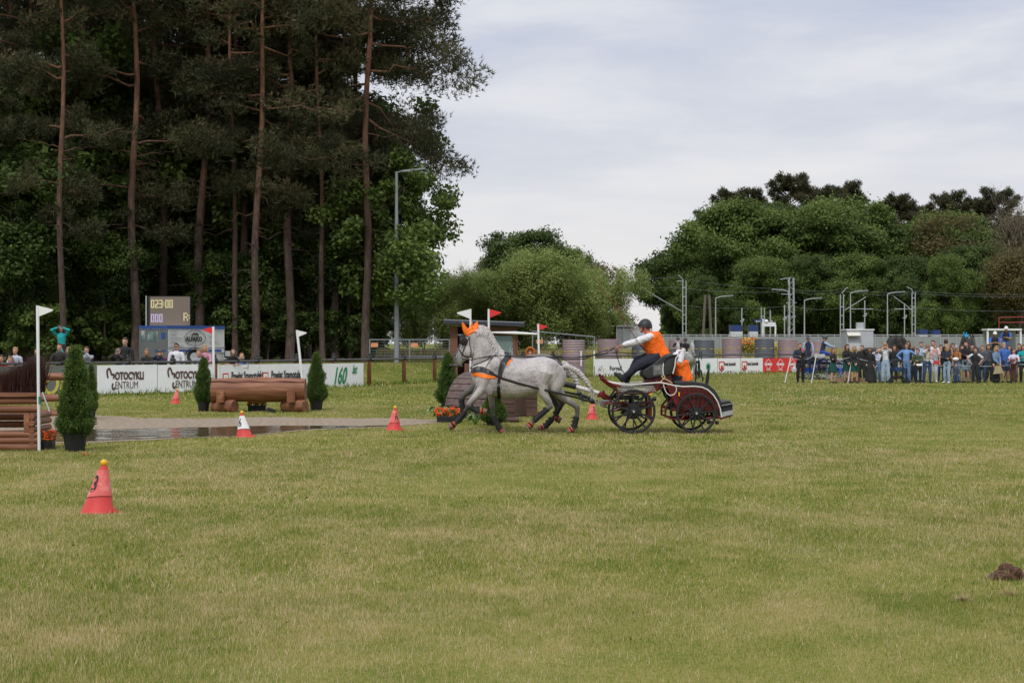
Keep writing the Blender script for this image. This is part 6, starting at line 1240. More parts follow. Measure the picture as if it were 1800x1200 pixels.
def chassis(b):
    both(b, [(395, 595), (410, 640), (470, 690), (560, 748), (660, 762), (780, 752), (860, 735), (900, 690)], .024, flat=(0, 1, 0))
    both(b, [(410, 850), (540, 850), (700, 852), (835, 845)], (.022, .03), ys=(.3, WID-.3)); both(b, [(560, 750), (540, 850)], .018, ys=(.3, WID-.3)); both(b, [(800, 750), (826, 850), (822, 985)], .03, ys=(.2, WID-.2))
    both(b, [(850, 740), (940, 700), (1000, 720), (1010, 820), (960, 880), (955, 960), (1030, 985), (1240, 985), (1430, 970)], .024, ys=(.2, WID-.2))
    both(b, [(1035, 700), (1050, 800), (1060, 900), (1150, 960)], .022, ys=(.12, WID-.12)); both(b, [(1090, 985), (1180, 900), (1320, 890), (1440, 975)], .02)
    both(b, [(480, 920), (600, 880), (830, 880)], .018, ys=(.35, WID-.35)); both(b, [(900, 660), (820, 620), (760, 600)], .03, ys=(.3, WID-.3))
    for x, z in ((430, 850), (560, 850), (830, 850), (822, 985), (1010, 820), (1240, 985), (1430, 970), (500, 705), (560, 750), (860, 740), (1040, 730)): b.tube([Cc(x, z, .15), Cc(x, z, WID-.15)], .02, 8)
part('chassis', RED, chassis)
def sidep(b, ys):   # red side sheet under the rails
    for y in ys:
        b.prism([(400, 610), (440, 655), (500, 678), (570, 752), (690, 752), (800, 748), (850, 690), (905, 668), (900, 705), (850, 748), (690, 768), (560, 764), (480, 705)], lambda x, z: Cc(x, z, y), lambda x, z: Cc(x, z, y+.02))
        b.prism([(960, 680), (1050, 700), (1250, 705), (1320, 730), (1378, 790), (1415, 855), (1425, 900), (1300, 905), (1100, 905), (1040, 860), (1000, 780)], lambda x, z: Cc(x, z, y+.01), lambda x, z: Cc(x, z, y+.03))
part('side_panel', RED, lambda b: sidep(b, (.06,)), smooth=False); part('side_panel', RED, lambda b: sidep(b, (WID-.08,)), smooth=False)
def slats(b):
    for i in range(9): x = 1070+i*38; b.tube([Cc(x, 722+max(0, (x-1280))*.55, .055), Cc(x, 905, .055)], .009, 5)
    for z in (760, 800, 840, 875): b.tube([Cc(1050, z, .05), Cc(1395 if z > 790 else 1340, z, .05)], .006, 5)
part('panel_slats', mat('slat_dark_red', (.10, .006, .008), .35), slats)
def mesh_(b):
    for i in range(26): x = 520+i*13; b.tube([Cc(x, 688+(2 if i % 2 else 0), .045), Cc(x+18, 742, .045)], .0035, 4)
    for z in (692, 704, 716, 728, 740): b.tube([Cc(510+(z-690)*.8, z, .043), Cc(850-(z-690)*.9, z, .043)], .0035, 4)
part('floor_mesh', PALE, mesh_)
part('floor', BMET, lambda b: b.prism([(470, 655), (560, 690), (850, 678), (900, 668), (900, 690), (850, 700), (560, 712), (470, 675)], lambda x, z: Cc(x, z, .1), lambda x, z: Cc(x, z, WID-.1)), smooth=False)
for y in (.0, WID-.05):
    part('side_rail', PALE, lambda b: b.tube([Cc(x, z, y) for x, z in [(388, 588), (398, 612), (430, 645), (480, 664), (560, 678), (640, 681), (740, 673), (850, 664), (905, 661), (960, 672), (1040, 690), (1110, 697), (1200, 694), (1270, 702), (1320, 724), (1368, 768), (1405, 825), (1430, 890), (1442, 965)]], .0135, 8))
    part('dash_rail', PALE, lambda b: b.tube([Cc(x, z, y) for x, z in [(392, 592), (388, 555), (396, 532), (418, 534), (436, 560), (440, 610)]], .011, 8))
part('dash_rail', PALE, lambda b: b.tube([Cc(392, 555, .0), Cc(385, 540, WID/2), Cc(392, 555, WID-.05)], .011, 8))
part('dash_edge', RED, lambda b: b.tube([Cc(x, z, -.01) for x, z in [(390, 594), (402, 622), (440, 656), (500, 684), (560, 700)]], (.012, .02), 8))
# seat: wedge box with folded top
part('seat_riser', RED, lambda b: b.prism([(770, 640), (1010, 600), (1020, 670), (900, 690), (800, 680)], lambda x, z: Cc(x, z, .3), lambda x, z: Cc(x, z, WID-.3)), smooth=False)
def seat(b):
    pr = [(752, 585), (765, 555), (850, 500), (905, 452), (960, 415), (1012, 405), (1055, 425), (1040, 500), (1022, 590), (960, 608), (850, 628), (792, 635), (765, 615)]
    b.rings([[Cc(x+ (900-x)*e, z+(540-z)*e, y) for x, z in pr] for y, e in ((.22, .10), (.235, .03), (.26, 0), (WID-.26, 0), (WID-.235, .03), (WID-.22, .1))])
part('seat', UPH, seat, bevel=.012)
part('seat_pocket', mat('clear_pocket', (.13, .13, .125), .2, .5, 8, col2=(.28, .28, .27)), lambda b: b.prism([(845, 512), (932, 500), (936, 588), (850, 600)], lambda x, z: Cc(x, z, .212), lambda x, z: Cc(x, z, .225)), smooth=False)
part('seat_strap', PALE, lambda b: (b.tube([Cc(940, 488, .2), Cc(934, 540, .195), Cc(937, 600, .2)], .012, 6), b.tube([Cc(1068, 425, .2), Cc(1048, 450, .19), Cc(1040, 520, .2), Cc(1022, 585, .2)], .013, 6)))
part('backrest_frame', UPH, lambda b: b.tube([Cc(940, 490, .2), Cc(955, 450, .2), Cc(1000, 425, .2), Cc(1060, 420, .2)], .018, 8))
part('rope_coil', mat('beige_rope', (.42, .33, .18), .8, .2, 30), lambda b: (b.tube([Cc(918, 600, .1), Cc(930, 625, .08), Cc(960, 635, .08), Cc(1012, 668, .08)], .013, 6), b.tube([Cc(935, 595, .1), Cc(950, 615, .08), Cc(925, 640, .08), Cc(905, 660, .1)], .012, 6)))
part('cable', PALE, lambda b: b.tube([Cc(x, z, .0) for x, z in [(930, 675), (940, 715), (960, 755), (990, 775), (1025, 765), (1045, 735), (1044, 700), (1030, 690)]], .010, 6))
part('hose', BMET, lambda b: (b.tube([Cc(x, z, .1) for x, z in [(860, 745), (875, 710), (905, 700), (920, 735), (890, 765), (860, 745)]], .011, 6), b.tube([Cc(x, z, .05) for x, z in [(945, 760), (965, 800), (975, 850), (960, 900), (935, 905)]], .012, 6), b.tube([Cc(x, z, .08) for x, z in [(1050, 745), (1020, 790), (1000, 860), (1010, 930)]], .009, 6)))
# rear: groom's well, rounded back, step box
def rear(b):
    pr = [(1020, 655), (1060, 648), (1200, 652), (1320, 672), (1385, 725), (1425, 790), (1450, 850), (1430, 870), (1400, 810), (1360, 755), (1310, 715), (1230, 692), (1100, 690), (1040, 680)]
    b.rings([[Cc(x, z, y) for x, z in pr] for y in (.03, .05, WID-.05, WID-.03)])
part('rear_cushion', UPH, rear, bevel=.012)
part('rear_well', mat('dark_red_floor', (.09, .008, .01), .5), lambda b: b.prism([(1010, 880), (1430, 880), (1430, 915), (1010, 915)], lambda x, z: Cc(x, z, .12), lambda x, z: Cc(x, z, WID-.12)), smooth=False)
part('step_seat', UPH, lambda b: b.prism([(1438, 862), (1445, 832), (1520, 822), (1545, 840), (1548, 852), (1445, 880)], lambda x, z: Cc(x, z, .15), lambda x, z: Cc(x, z, WID-.15)), bevel=.01)
part('step_panel', BMET, lambda b: b.prism([(1446, 882), (1550, 850), (1546, 910), (1450, 925)], lambda x, z: Cc(x, z, .18), lambda x, z: Cc(x, z, WID-.18)), smooth=False)
part('step_trim', STEEL, lambda b: (b.prism([(1450, 925), (1547, 905), (1548, 945), (1450, 965)], lambda x, z: Cc(x, z, .17), lambda x, z: Cc(x, z, WID-.17)), b.tube([Cc(1442, 868, .14), Cc(1552, 846, .14), Cc(1552, 935, .14)], .008, 6)), smooth=False)
part('rear_bumper', RED, lambda b: (b.tube([Cc(1440, 985, .2), Cc(1545, 950, .2), Cc(1545, 950, WID-.2), Cc(1440, 985, WID-.2)], .018, 6), b.tube([Cc(1545, 950, .3), Cc(1525, 985, .3)], .008, 5)))
part('grab_bar', BMET, lambda b: b.tube([Cc(x, z, .3) for x, z in [(1226, 655), (1232, 610), (1250, 560), (1268, 548), (1280, 565), (1280, 605), (1295, 620), (1290, 655)]], .016, 8))
part('grab_bar', BMET, lambda b: b.tube([Cc(x, z, .2) for x, z in [(1312, 712), (1318, 640), (1330, 570), (1340, 552), (1338, 620), (1326, 680)]], .017, 8))
part('reflector', mat('yellow_lens', (.75, .4, .02), .4), lambda b: (b.box(Cc(818, 765, .04), (.06, .02, .025)), b.box(Cc(1068, 762, .0), (.022, .02, .075))))
part('reflector_white', PALE, lambda b: [b.box(Cc(600+i*14, 748-(i % 2)*4, .05), (.022, .01, .03)) for i in range(9)])
part('hook', RED, lambda b: b.tube([Cc(x, z, .2) for x, z in [(960, 870), (930, 868), (918, 890), (930, 912), (958, 905)]], .013, 6))
part('rear_lamp', BMET, lambda b: (b.ell(Cc(1335, 1010, .12), .045), b.ell(Cc(1408, 1015, .12), .04), b.ell(Cc(855, 805, .1), .045)))
# pole between the horses, swingletrees
part('pole', PALE, lambda b: b.tube([Cc(165, 703, .62), Cc(385, 765, .62)], .042, 12))
part('pole_sleeve', UPH, lambda b: b.tube([Cc(-720, 560, .62), Cc(-300, 600, .62), Cc(0, 662, .62), Cc(172, 704, .62)], [.03, .035, .052, .056], 12))
part('pole_socket', RED, lambda b: (b.tube([Cc(375, 762, .62), Cc(440, 800, .62), Cc(480, 850, .62)], [.05, .06, .05], 10), b.box(Cc(420, 765, .62), (.05, .06, .12)), b.box(Cc(385, 785, .55), (.1, .05, .06))))
part('pole_head', BMET, lambda b: (b.tube([Cc(-955, 510, .5), Cc(-900, 515, .5), Cc(-840, 520, .5)], [.02, .028, .02], 8), b.tube([Cc(-930, 505, .2), Cc(-930, 530, .9)], .014, 6)))
part('swingletree', BMET, lambda b: (b.tube([Cc(175, 752, .1), Cc(200, 760, .05), Cc(300, 800, .05)], .02, 8), b.tube([Cc(205, 785, -.1), Cc(215, 790, .5)], .025, 8), b.tube([Cc(235, 800, .8), Cc(240, 800, 1.35)], .022, 8), b.tube([Cc(280, 812, .1), Cc(285, 815, 1.2)], .03, 8), b.ell(Cc(300, 820, .1), (.07, .05, .05)), b.ell(Cc(190, 755, -.02), (.05, .03, .03)), b.box(Cc(330, 835, .3), (.14, .1, .07))))
part('drawbar', STEEL, lambda b: (b.tube([Cc(240, 815, .12), Cc(330, 830, .15), Cc(420, 878, .3)], [.014, .018, .02], 8), b.tube([Cc(300, 812, .9), Cc(400, 850, .8), Cc(450, 880, .8)], .016, 8), b.tube([Cc(470, 830, .4), Cc(400, 832, .6)], .02, 8), b.tube([Cc(370, 852, .1), Cc(445, 885, .3)], .02, 8)))
part('draw_strap', mat('yellow_strap', (.50, .36, .10), .7), lambda b: (b.tube([Cc(250, 815, .05), Cc(268, 850, .05), Cc(290, 878, .05)], .006, 5), b.ell(Cc(275, 775, .05), .024)))
part('draw_bracket', BMET, lambda b: (b.tube([Cc(470, 790, .3), Cc(500, 745, .3), Cc(520, 700, .3)], .02, 6), b.tube([Cc(450, 792, .4), Cc(600, 795, .4), Cc(700, 790, .4)], .03, 8), b.ell(Cc(660, 910, .3), (.12, .1, .09)), b.box(Cc(640, 800, .6), (.4, .5, .08)), b.box(Cc(1200, 930, .6), (.3, .6, .1))))
# driver (faces left)
rootD = thing('person', 'driver in an orange padded vest, white sleeves and black riding helmet holding the reins', 'person', cr.location, 0); rootD.location.y = YC+.6; rootD.rotation_euler.z = -pi/2
rootD.location.x = cr.location.x
# local frame of a person: -y is forward, so picture x maps to local y and depth to local -x
def Dl(zx, zy, y=0): p = Cc(zx, zy, 0); return V((y, p.x, p.z))   # y>0: local +x is toward camera after the turn? (R(-90): x->-y)
_, hd_, _h = person('', None, 1.80, root=rootD, pelvis=Dl(918, 428), neck=Dl(824, 228), puff=1.72, arm=1.2, thigh=1.35, headoff=(0, -.05, -.03), lean=.5, arms=(Dl(556, 352, -.05), Dl(548, 346, .13)), legs=[tuple(Dl(625, 640, -.06))+(-.0, -.085, .062), tuple(Dl(588, 632, .1))+(0, -.085, .06)],
                    top=('orange_vest', (.85, .14, .008)), sleeve='long', sleevecol=('white_shirt', (.62, .61, .63)), botcol=('navy_breeches', (.018, .02, .032)), hat='helmet', hatcol=(.022, .022, .024), hair='short', hc='dark', skin=SKINR, fine=1, build=1.12, nod=.18)
g = MB()
for i in range(7): f = .1+.12*i; c = Dl(930, 430).lerp(Dl(850, 225), f); 
b = MB(); 
mk = mat('black_marks', (.04, .04, .06), .7)
for x, z in ((612, 308), (630, 302), (648, 296)): b.box(Dl(x, z, -.155)+V((-.02, 0, 0)), (.006, .03, .02))
b.build('sleeve_mark', mk, rootD)
rootG = thing('person', 'groom in an orange vest bending down behind the driver on the carriage', 'person', cr.location, 0); rootG.location.y = YC+.75; rootG.rotation_euler.z = -pi/2
person('', None, 1.72, root=rootG, pelvis=Dl(1128, 622), neck=Dl(1082, 478), armpole=(0, .8, 1.2), puff=1.8, arm=1.0, thigh=1.3, headoff=(0, -.06, -.04), lean=1.1, arms=(Dl(1035, 430, .22), Dl(1040, 412, -.02)), legs=[tuple(Dl(1180, 860, -.08)), tuple(Dl(1040, 870, .1))],
       top=('orange_vest', (.85, .14, .008)), sleeve='long', sleevecol=('white_shirt', (.62, .61, .63)), botcol=('dark_breeches', (.03, .03, .035)), hat='helmet', hatcol=(.022, .022, .024), hair='short', hc='dark', skin=SKINR, build=1.1, nod=.7, fine=1)
# whip and reins
t = thing('whip', 'long thin red brown driving whip slanting up from the driver hand', 'whip', (0, 0, 0)); b = MB(); p0 = P(1134, 616, 33.45); p1 = P(1117, 594, 33.3); p2 = P(1085, 543, 33.2); t.location = p1
b.tube([P(1124, 604, 33.4)-p1, P(1134, 616, 33.5)-p1], .014, 6); b.build('grip', BLACK, t); b = MB(); b.tube([P(1127, 607, 33.4)-p1, V((0, 0, 0)), p2-p1, P(1063, 512, 33.2)-p1, P(1042, 487, 33.2)-p1], [.008, .007, .005, .004, .003], 6); b.build('shaft', mat('whip_red', (.22, .03, .02), .4), t)
b = MB(); b.tube([P(1085, 545, 33.2)-p1, P(1085.5, 541, 33.2)-p1], .02, 6); b.build('band', mat('whip_red', (.22, .03, .02), .4), t)
t = thing('reins', 'long black leather reins from the bits back to the driver hand', 'reins', P(1080, 611, 33.4)); o = V(t.location); hN = V(nh.location)
def rein(a, y1, sag, r=(.010, .003)):
    b = MB(); n_ = len(a); b.tube([q-o for q in a], [r]*n_, 6, flat=(0, 0, 1)); b.build('rein', LEA, t)
Hn = P(1081, 611, 33.42)
def hp_(zx, zy, y): return S(zx, zy, y)+hN
rein([hp_(345, 482, -.1), hp_(420, 490, -.16), hp_(500, 474, -.16), hp_(590, 458, -.14), hp_(660, 455, -.1), hp_(750, 458, -.06), hp_(1000, 466, .0), hp_(1300, 470, .15), hp_(1560, 440, .3), Hn], 0, 0)
rein([hp_(350, 482, 1.1), hp_(600, 452, 1.1), hp_(760, 460, 1.15), hp_(1000, 470, .9), hp_(1200, 488, .7), hp_(1400, 484, .6), P(1040, 625, 33.5), P(1085, 619, 33.5), P(1120, 622, 33.5)], 0, 0)
rein([P(1082, 613, 33.35), P(1085, 628, 33.3), P(1092, 648, 33.3), P(1102, 664, 33.35)], 0, 0, (.014, .004))
rein([hp_(760, 462, .3), hp_(1100, 478, .5), hp_(1420, 468, .5), P(1058, 618, 33.6), Hn], 0, 0, (.007, .003))
# ------------------------------------------------ spectators and waiting teams
JE = ('jeans', (.10, .17, .28)); LJ = ('light_jeans', (.26, .34, .44)); DJ = ('dark_jeans', (.035, .06, .12)); BK_ = ('black_cloth', (.018, .018, .02)); NV = ('navy_cloth', (.02, .026, .055)); WT = ('white_cloth', (.62, .62, .66))
_cr = random.Random(3)
def crowd(px, yt, lab, Y=75., yb=None, **k):
    k.setdefault('rz', _cr.gauss(-.15, .35)); k.setdefault('headdir', _cr.gauss(0, .25)); k.setdefault('side', _cr.gauss(0, .035))
    """stand a spectator so that the top of the head shows at yt"""
    if yb: Y = 5250/(yb-603)
    z = k.pop('z', 0.0); extra = .02 if k.get('hat') else .0
    H = (1.75+(603-yt)*Y/3000-z)/(1.0+extra)
    k.setdefault('group', 'spectators behind the rope'); return person(lab, (PX(px, Y), Y, z), H, **k)
F = dict(female=1)
crowd(1407, 602, 'bearded man in a dark navy jacket holding a child in a pink cap', 75.2, top=('navy_jacket', (.022, .03, .05)), botcol=BK_, hair='short', hc='red', beard=1, arms=('hold', 'down'), build=1.12)
crowd(1411, 614, 'small child in a pink cap carried before the bearded man', 74.9, z=.62, top=BK_, botcol=BK_, hat='cap', hatcol=(.75, .03, .14), arms=('chin', 'chin'), kid=1.35)
crowd(1464, 611, 'woman in a black leather jacket and green skirt standing alone left of the middle post', 74.6, top=BK_, bottom='skirt', botcol=('green_skirt', (.008, .06, .045)), hair='long', hc='red', arms=('cross', 'cross'), **F)
crowd(1489, 604, 'tall brown haired woman in black jacket and green skirt behind the rope post', 75.4, top=BK_, bottom='skirt', botcol=('green_skirt', (.008, .06, .045)), hair='long', hc='brown', arms=('front', 'front'), **F)
crowd(1502, 607, 'blonde woman in black jacket and green skirt right of the rope post', 75., top=BK_, bottom='skirt', botcol=('green_skirt', (.008, .06, .045)), hair='long', hc='blond', arms=('front', 'front'), **F)
crowd(1530, 610, 'woman in a long black dress shading her eyes with one hand', 74.8, top=BK_, bottom='dress', botcol=BK_, hair='long', hc='brown', arms=('brow', 'down'), legs=[(-.05, 0, .08), (.05, 0, .08)], flare=1.0, **F)
crowd(1543, 611, 'woman in a pale blue shirt and jeans beside the long black dress', 75.4, top=('pale_shirt', (.45, .48, .58)), botcol=JE, hair='bun', hc='fair', arms=('chin', 'cross'), **F)
crowd(1557, 601, 'blonde woman in a white t-shirt and wide pale jeans holding up a phone', 74.4, top=WT, sleeve='short', botcol=LJ, flare=1.35, hair='long', hc='blond', arms=('chin', 'chin'), glasses=1, **F)
crowd(1593, 602, 'woman in a light blue hoodie and jeans, hands on her hips', 74.6, top=('sky_hoodie', (.15, .28, .55)), botcol=JE, hair='mid', hc='brown', arms=('hips', 'hips'), build=1.08, flare=1.3, **F)
crowd(1598, 598, 'brown haired person with a dark bag behind the light blue hoodie', 77, top=BK_, botcol=BK_, hair='mid', hc='brown')
crowd(1614, 613, 'boy in an olive shirt and black trousers reading a paper', 74.5, top=('olive_shirt', (.05, .07, .035)), botcol=BK_, hc='brown', arms=('hold', 'hold'), kid=1.12)
crowd(1618, 600, 'young man in a pale blue t-shirt behind the boy in olive', 76.2, top=('pale_blue_tee', (.32, .45, .65)), sleeve='short', botcol=LJ, hc='brown')
crowd(1630, 605, 'woman in a cream cardigan and dark jeans carrying a toddler in pink', 74.6, top=('cream_cardigan', (.50, .45, .38)), botcol=DJ, hair='long', hc='fair', glasses=1, arms=('chin', 'hold'), legs=[(-.16, .0, .08), (.12, .0, .08)], **F)
crowd(1644, 607, 'toddler in a pink flowered jacket on the arm of the cream cardigan woman', 74.4, z=.82, top=('pink_jacket', (.55, .30, .28)), botcol=LJ, hair='mid', hc='fair', group='children among the spectators', kid=1.4)
crowd(1641, 597, 'tall young man in a white t-shirt and pale trousers behind the toddler', 76., top=WT, sleeve='short', botcol=('grey_pants', (.5, .5, .52)), hc='brown', shoe=SHOEW)
crowd(1664, 595, 'person in a black sleeveless top seen from behind', 77, rz=pi, top=BK_, sleeve='none', botcol=BK_, hc='brown')
crowd(1665, 606, 'woman in a navy, white and red jacket and pale jeans, arms crossed', 74.6, top=('navy_jacket', (.022, .03, .05)), sleevecol=None, botcol=LJ, hair='mid', hc='blond', glasses=1, arms=('cross', 'cross'), flare=1.2, shoe=SHOEW, **F)
crowd(1683, 605, 'woman in a light blue cap and brown jacket', 75., top=('rust_jacket', (.30, .12, .035)), botcol=JE, hair='mid', hc='blond', hat='cap', hatcol=(.25, .5, .75), arms=('hold', 'hold'), **F)
crowd(1680, 640, 'small child in front of the brown jacket woman', 74.5, top=('dark_print', (.06, .06, .08)), botcol=DJ, hc='fair', arms=('down', 'down'), group='children among the spectators', kid=1.4)
crowd(1699, 599, 'man in a black hoodie with white lettering and grey shorts, arms crossed', 75.2, top=BK_, bottom='shorts', botcol=('grey_blue_shorts', (.2, .27, .32)), hc='dark', beard=1, arms=('cross', 'cross'), build=1.18)
crowd(1714, 610, 'short haired woman in a black quilted vest with white sleeves', 74.6, top=BK_, sleeve='short', sleevecol=WT, botcol=BK_, hc='dark', arms=('hips', 'hips'), **F)
crowd(1727, 606, 'man in a dark grey hoodie and dark jeans', 75.1, top=('grey_hoodie', (.07, .075, .085)), botcol=DJ, hc='red', arms=('down', 'front'), build=1.1)
crowd(1750, 607, 'woman in a denim jacket and long black skirt holding a patterned bag', 74.6, top=('denim_jacket', (.14, .22, .34)), bottom='longskirt', botcol=BK_, flare=.9, hair='mid', hc='blond', arms=('front', 'front'), legs=[(-.08, 0, .08), (.08, 0, .08)], **F)
crowd(1767, 601, 'big man in an open blue shirt and navy shorts', 75.2, top=('blue_shirt', (.05, .13, .42)), bottom='shorts', botcol=NV, hc='grey', beard=1, side=-.12, build=1.2)
crowd(1782, 612, 'person in a white top and brown skirt holding dark red flowers', 74.5, top=('lilac_white', (.55, .52, .62)), bottom='longskirt', botcol=('brown_skirt', (.07, .03, .025)), flare=.7, hc='brown', arms=('hold', 'hold'), **F)
crowd(1799, 605, 'woman in a teal top with bare arms at the right edge', 75., top=('teal_top', (.01, .30, .30)), sleeve='short', botcol=BK_, hair='mid', hc='brown', arms=('hold', 'hold'), **F)
for px, yt, Y, c, hr, hc, bt, lab in [(1571, 606, 77.5, BK_, 'mid', 'brown', BK_, 'person in black behind the gap by the pushchair'), (1605, 607, 77.8, ('cream_cardigan', (.50, .45, .38)), 'short', 'fair', DJ, 'person in cream behind the boy in olive'), (1654, 605, 77.5, BK_, 'short', 'dark', DJ, 'dark haired person behind the toddler'), (1674, 602, 78, NV, 'mid', 'brown', BK_, 'person in navy behind the light blue cap'), (1690, 606, 78, BK_, 'short', 'brown', BK_, 'person in black left of the bearded man with the hoodie'), (1707, 604, 78, BK_, 'short', 'dark', DJ, 'person in black behind the quilted vest'), (1738, 604, 77.6, ('dark_print', (.06, .06, .08)), 'mid', 'brown', BK_, 'person in a dark print behind the denim jacket'), (1775, 606, 77, BK_, 'mid', 'brown', DJ, 'person in black behind the brown skirt'), (1791, 603, 77.6, NV, 'short', 'dark', NV, 'person in navy behind the teal top'), (1515, 606, 78, BK_, 'short', 'brown', BK_, 'person in black behind the blonde woman in the green skirt')]:
    crowd(px, yt, lab, Y, top=c, hair=hr, hc=hc, botcol=bt)
def prop(name, label, cat, loc, fn, m, grp=None, **k):
    b = MB(); fn(b); o = b.build(name, m, None, **k); o.location = loc; return tag(o, label, cat, grp)
prop('bag', 'beige patterned hand bag held before the long black skirt', 'bag', P(1754, 651, 74.3), lambda b: (b.prism([(-.2, -.16), (.24, -.1), (.12, .2), (-.1, .2)], lambda x, z: V((x, -.05, z)), lambda x, z: V((x, .05, z))), b.tube([(-.08, 0, .18), (0, 0, .3), (.08, 0, .18)], .012, 5)), mat('beige_check', (.42, .34, .20), .7, .5, 40, col2=(.12, .1, .07)))
prop('paper', 'white sheet of paper in the hands of the boy in olive', 'paper', P(1616, 641, 74.2), lambda b: b.box((0, 0, 0), (.24, .12, .01), R=Matrix.Rotation(.6, 3, 'X')), WHITE)
prop('bouquet', 'dark red and white flowers held over the brown skirt', 'flowers', P(1780, 634, 74.2), lambda b: [b.ell((rnd.gauss(0, .1), rnd.gauss(0, .04), rnd.gauss(0, .07)), .045, 8, 6) for _ in range(14)], mat('crimson_petals', (.22, .01, .02), .6, .6, 14, col2=(.5, .4, .35)))
prop('handbag', 'small red bag under the toddler', 'bag', P(1646, 637, 74.2), lambda b: (b.box((0, 0, 0), (.22, .1, .16)), b.tube([(-.1, 0, .08), (-.3, 0, .45)], .01, 4)), mat('red_bag', (.5, .03, .04), .5), bevel=.03)
prop('cap_in_hand', 'white cap held by the brown jacket woman', 'cap', P(1680, 631, 74.4), lambda b: b.ell((0, 0, 0), (.14, .1, .08)), WHITE)
t = thing('paper_bags', 'row of brown paper bags on the grass behind the women in green skirts', 'bags', (PX(1493, 75.8), 75.8, 0)); 
for i in range(5): b = MB(); b.prism([(-.14, 0), (.14, 0), (.12, .2+.05*(i % 2)), (-.12, .2+.05*(i % 2))], lambda x, z: V((x-.5+i*.27, -.08, z)), lambda x, z: V((x-.5+i*.27, .08, z))); b.build('paper_bag', mat('kraft_paper', (.36, .22, .14), .8, .15, 9, bump=.4), t, smooth=False)
for x, z, lab in ((1412, 641, 'clear plastic bag hanging from the hand of the bearded man'),): prop('plastic_bag', lab, 'bag', P(1396, 648, 74.8), lambda b: (b.lathe([(0, -.16), (.1, -.15), (.12, -.05), (.07, .08), (.02, .14), (.03, .2)], n=7)), mat('clear_plastic', (.45, .47, .47), .25, .3, 9, bump=1))
# stroller
t = thing('stroller', 'navy pushchair with a dark hood beside the light blue hoodie', 'stroller', (PX(1577, 74.5), 74.5, 0)); b = MB()
for y in (-.22, .22): b.tube([(-.42, y, .95), (-.25, y, .7), (.05, y, .4), (.35, y, .12)], .014, 6); b.tube([(.25, y, .7), (.0, y, .4), (-.3, y, .12)], .014, 6)
b.tube([(-.42, -.22, .95), (-.42, .22, .95)], .016, 6); b.build('frame', BMET, t)
for x, y in ((.36, -.24), (.36, .24), (-.32, -.24), (-.32, .24)): b = MB(); b.tube([(x, y-.02, .12), (x, y+.02, .12)], .12, 14); b.build('wheel', BLACK, t)
b = MB(); b.prism([(-.3, .66), (-.22, .5), (.2, .5), (.36, .64), (.2, .7), (-.1, .72)], lambda x, z: V((x, -.18, z)), lambda x, z: V((x, .18, z))); b.build('seat', cloth('navy_seat', (.02, .045, .11)), t); b = MB(); b.prism([(-.2, .72), (-.28, .9), (-.2, 1.02), (0, 1.08), (.18, 1.02), (.24, .92), (.05, .96), (-.1, .8)], lambda x, z: V((x, -.2, z)), lambda x, z: V((x, .2, z))); b.build('hood', cloth('dark_hood', (.02, .02, .025)), t); b = MB(); b.box((0, 0, .26), (.5, .36, .14)); b.build('basket', cloth('dark_basket', (.03, .015, .015)), t, bevel=.03)
# people along the left rail
def railp(px, yt, lab, off=.35, **k):
    Y = fenceY(px)+off; z = gz(PX(px, Y), Y); k.setdefault('arms', ('rail', 'rail')); k.setdefault('lean', .18); k.setdefault('group', 'spectators at the left rail')
    le = k['lean']; H = (1.75+(603-yt)*Y/3000-z)/(.70+.30*cos(le)); k.setdefault('rz', -.1); return person(lab, (PX(px, Y)+0, Y, z), H, **k)
railp(4, 626, 'child in a red shirt leaning on the left end of the rail', top=('red_shirt', (.45, .02, .02)), sleeve='short', hc='brown', group='children at the left rail', kid=1.3)
railp(29, 609, 'blonde woman in a pale blue shirt behind the dark twigs', top=('pale_shirt', (.45, .48, .58)), hc='blond', **F)
railp(20, 628, 'small child beside the pale blue shirt behind the twigs', top=('cream_cardigan', (.50, .45, .38)), hc='fair', group='children at the left rail', kid=1.3)
railp(67, 611, 'person in a dark jacket half hidden by the tall white pole', top=BK_, hc='brown')
railp(107, 602, 'smiling man in a dark brown jumper leaning on the rail', top=('dark_brown_jumper', (.028, .024, .022)), hc='brown', build=1.15)
railp(123, 609, 'curly blonde woman behind the largest conifer', top=('cream_cardigan', (.50, .45, .38)), hair='mid', hc='blond', **F)
railp(153, 608, 'young man in a grey hooded jumper holding a phone sideways before his face', arms=('phone', 'phone'), lean=.05, top=('light_grey_jumper', (.28, .29, .33)), hc='brown', phone=2)
railp(209, 611, 'woman with sunglasses in a dark brown jacket holding a white phone', arms=('chin', 'chin'), lean=.12, top=('dark_brown_jumper', (.028, .024, .022)), hair='bun', hc='fair', glasses=1, phone=1, **F)
railp(220, 592, 'tall young man in a black coat standing behind the others', off=1.1, lean=0, arms=('down', 'down'), top=BK_, hc='brown')
railp(259, 612, 'smiling woman with long brown hair in a black jacket at the rail', top=BK_, hair='long', hc='fair', lean=.1, **F)
railp(283, 614, 'woman in a dark visor and navy top with a hand at her chin', top=NV, hc='fair', hair='mid', hat='cap', hatcol=(.015, .015, .02), arms=('chin', 'rail'), nod=.2, **F)
railp(310, 602, 'man with sunglasses in a white hooded jumper', arms=('down', 'down'), lean=.0, top=WT, hc='dark', glasses=1, build=1.12)
railp(351, 616, 'child in a grey top beside the blonde woman in pink', top=('light_grey_jumper', (.28, .29, .33)), hc='fair', group='children at the left rail', kid=1.3)
railp(361, 605, 'blonde woman in a pink cardigan left of the red flag pole', top=('pink_cardigan', (.48, .22, .30)), hair='mid', hc='blond', lean=.05, **F)
railp(407, 612, 'girl in a black t-shirt looking at a phone on the rail', top=BK_, sleeve='short', hair='long', hc='brown', nod=.4, rz=.5, lean=.3, **F)
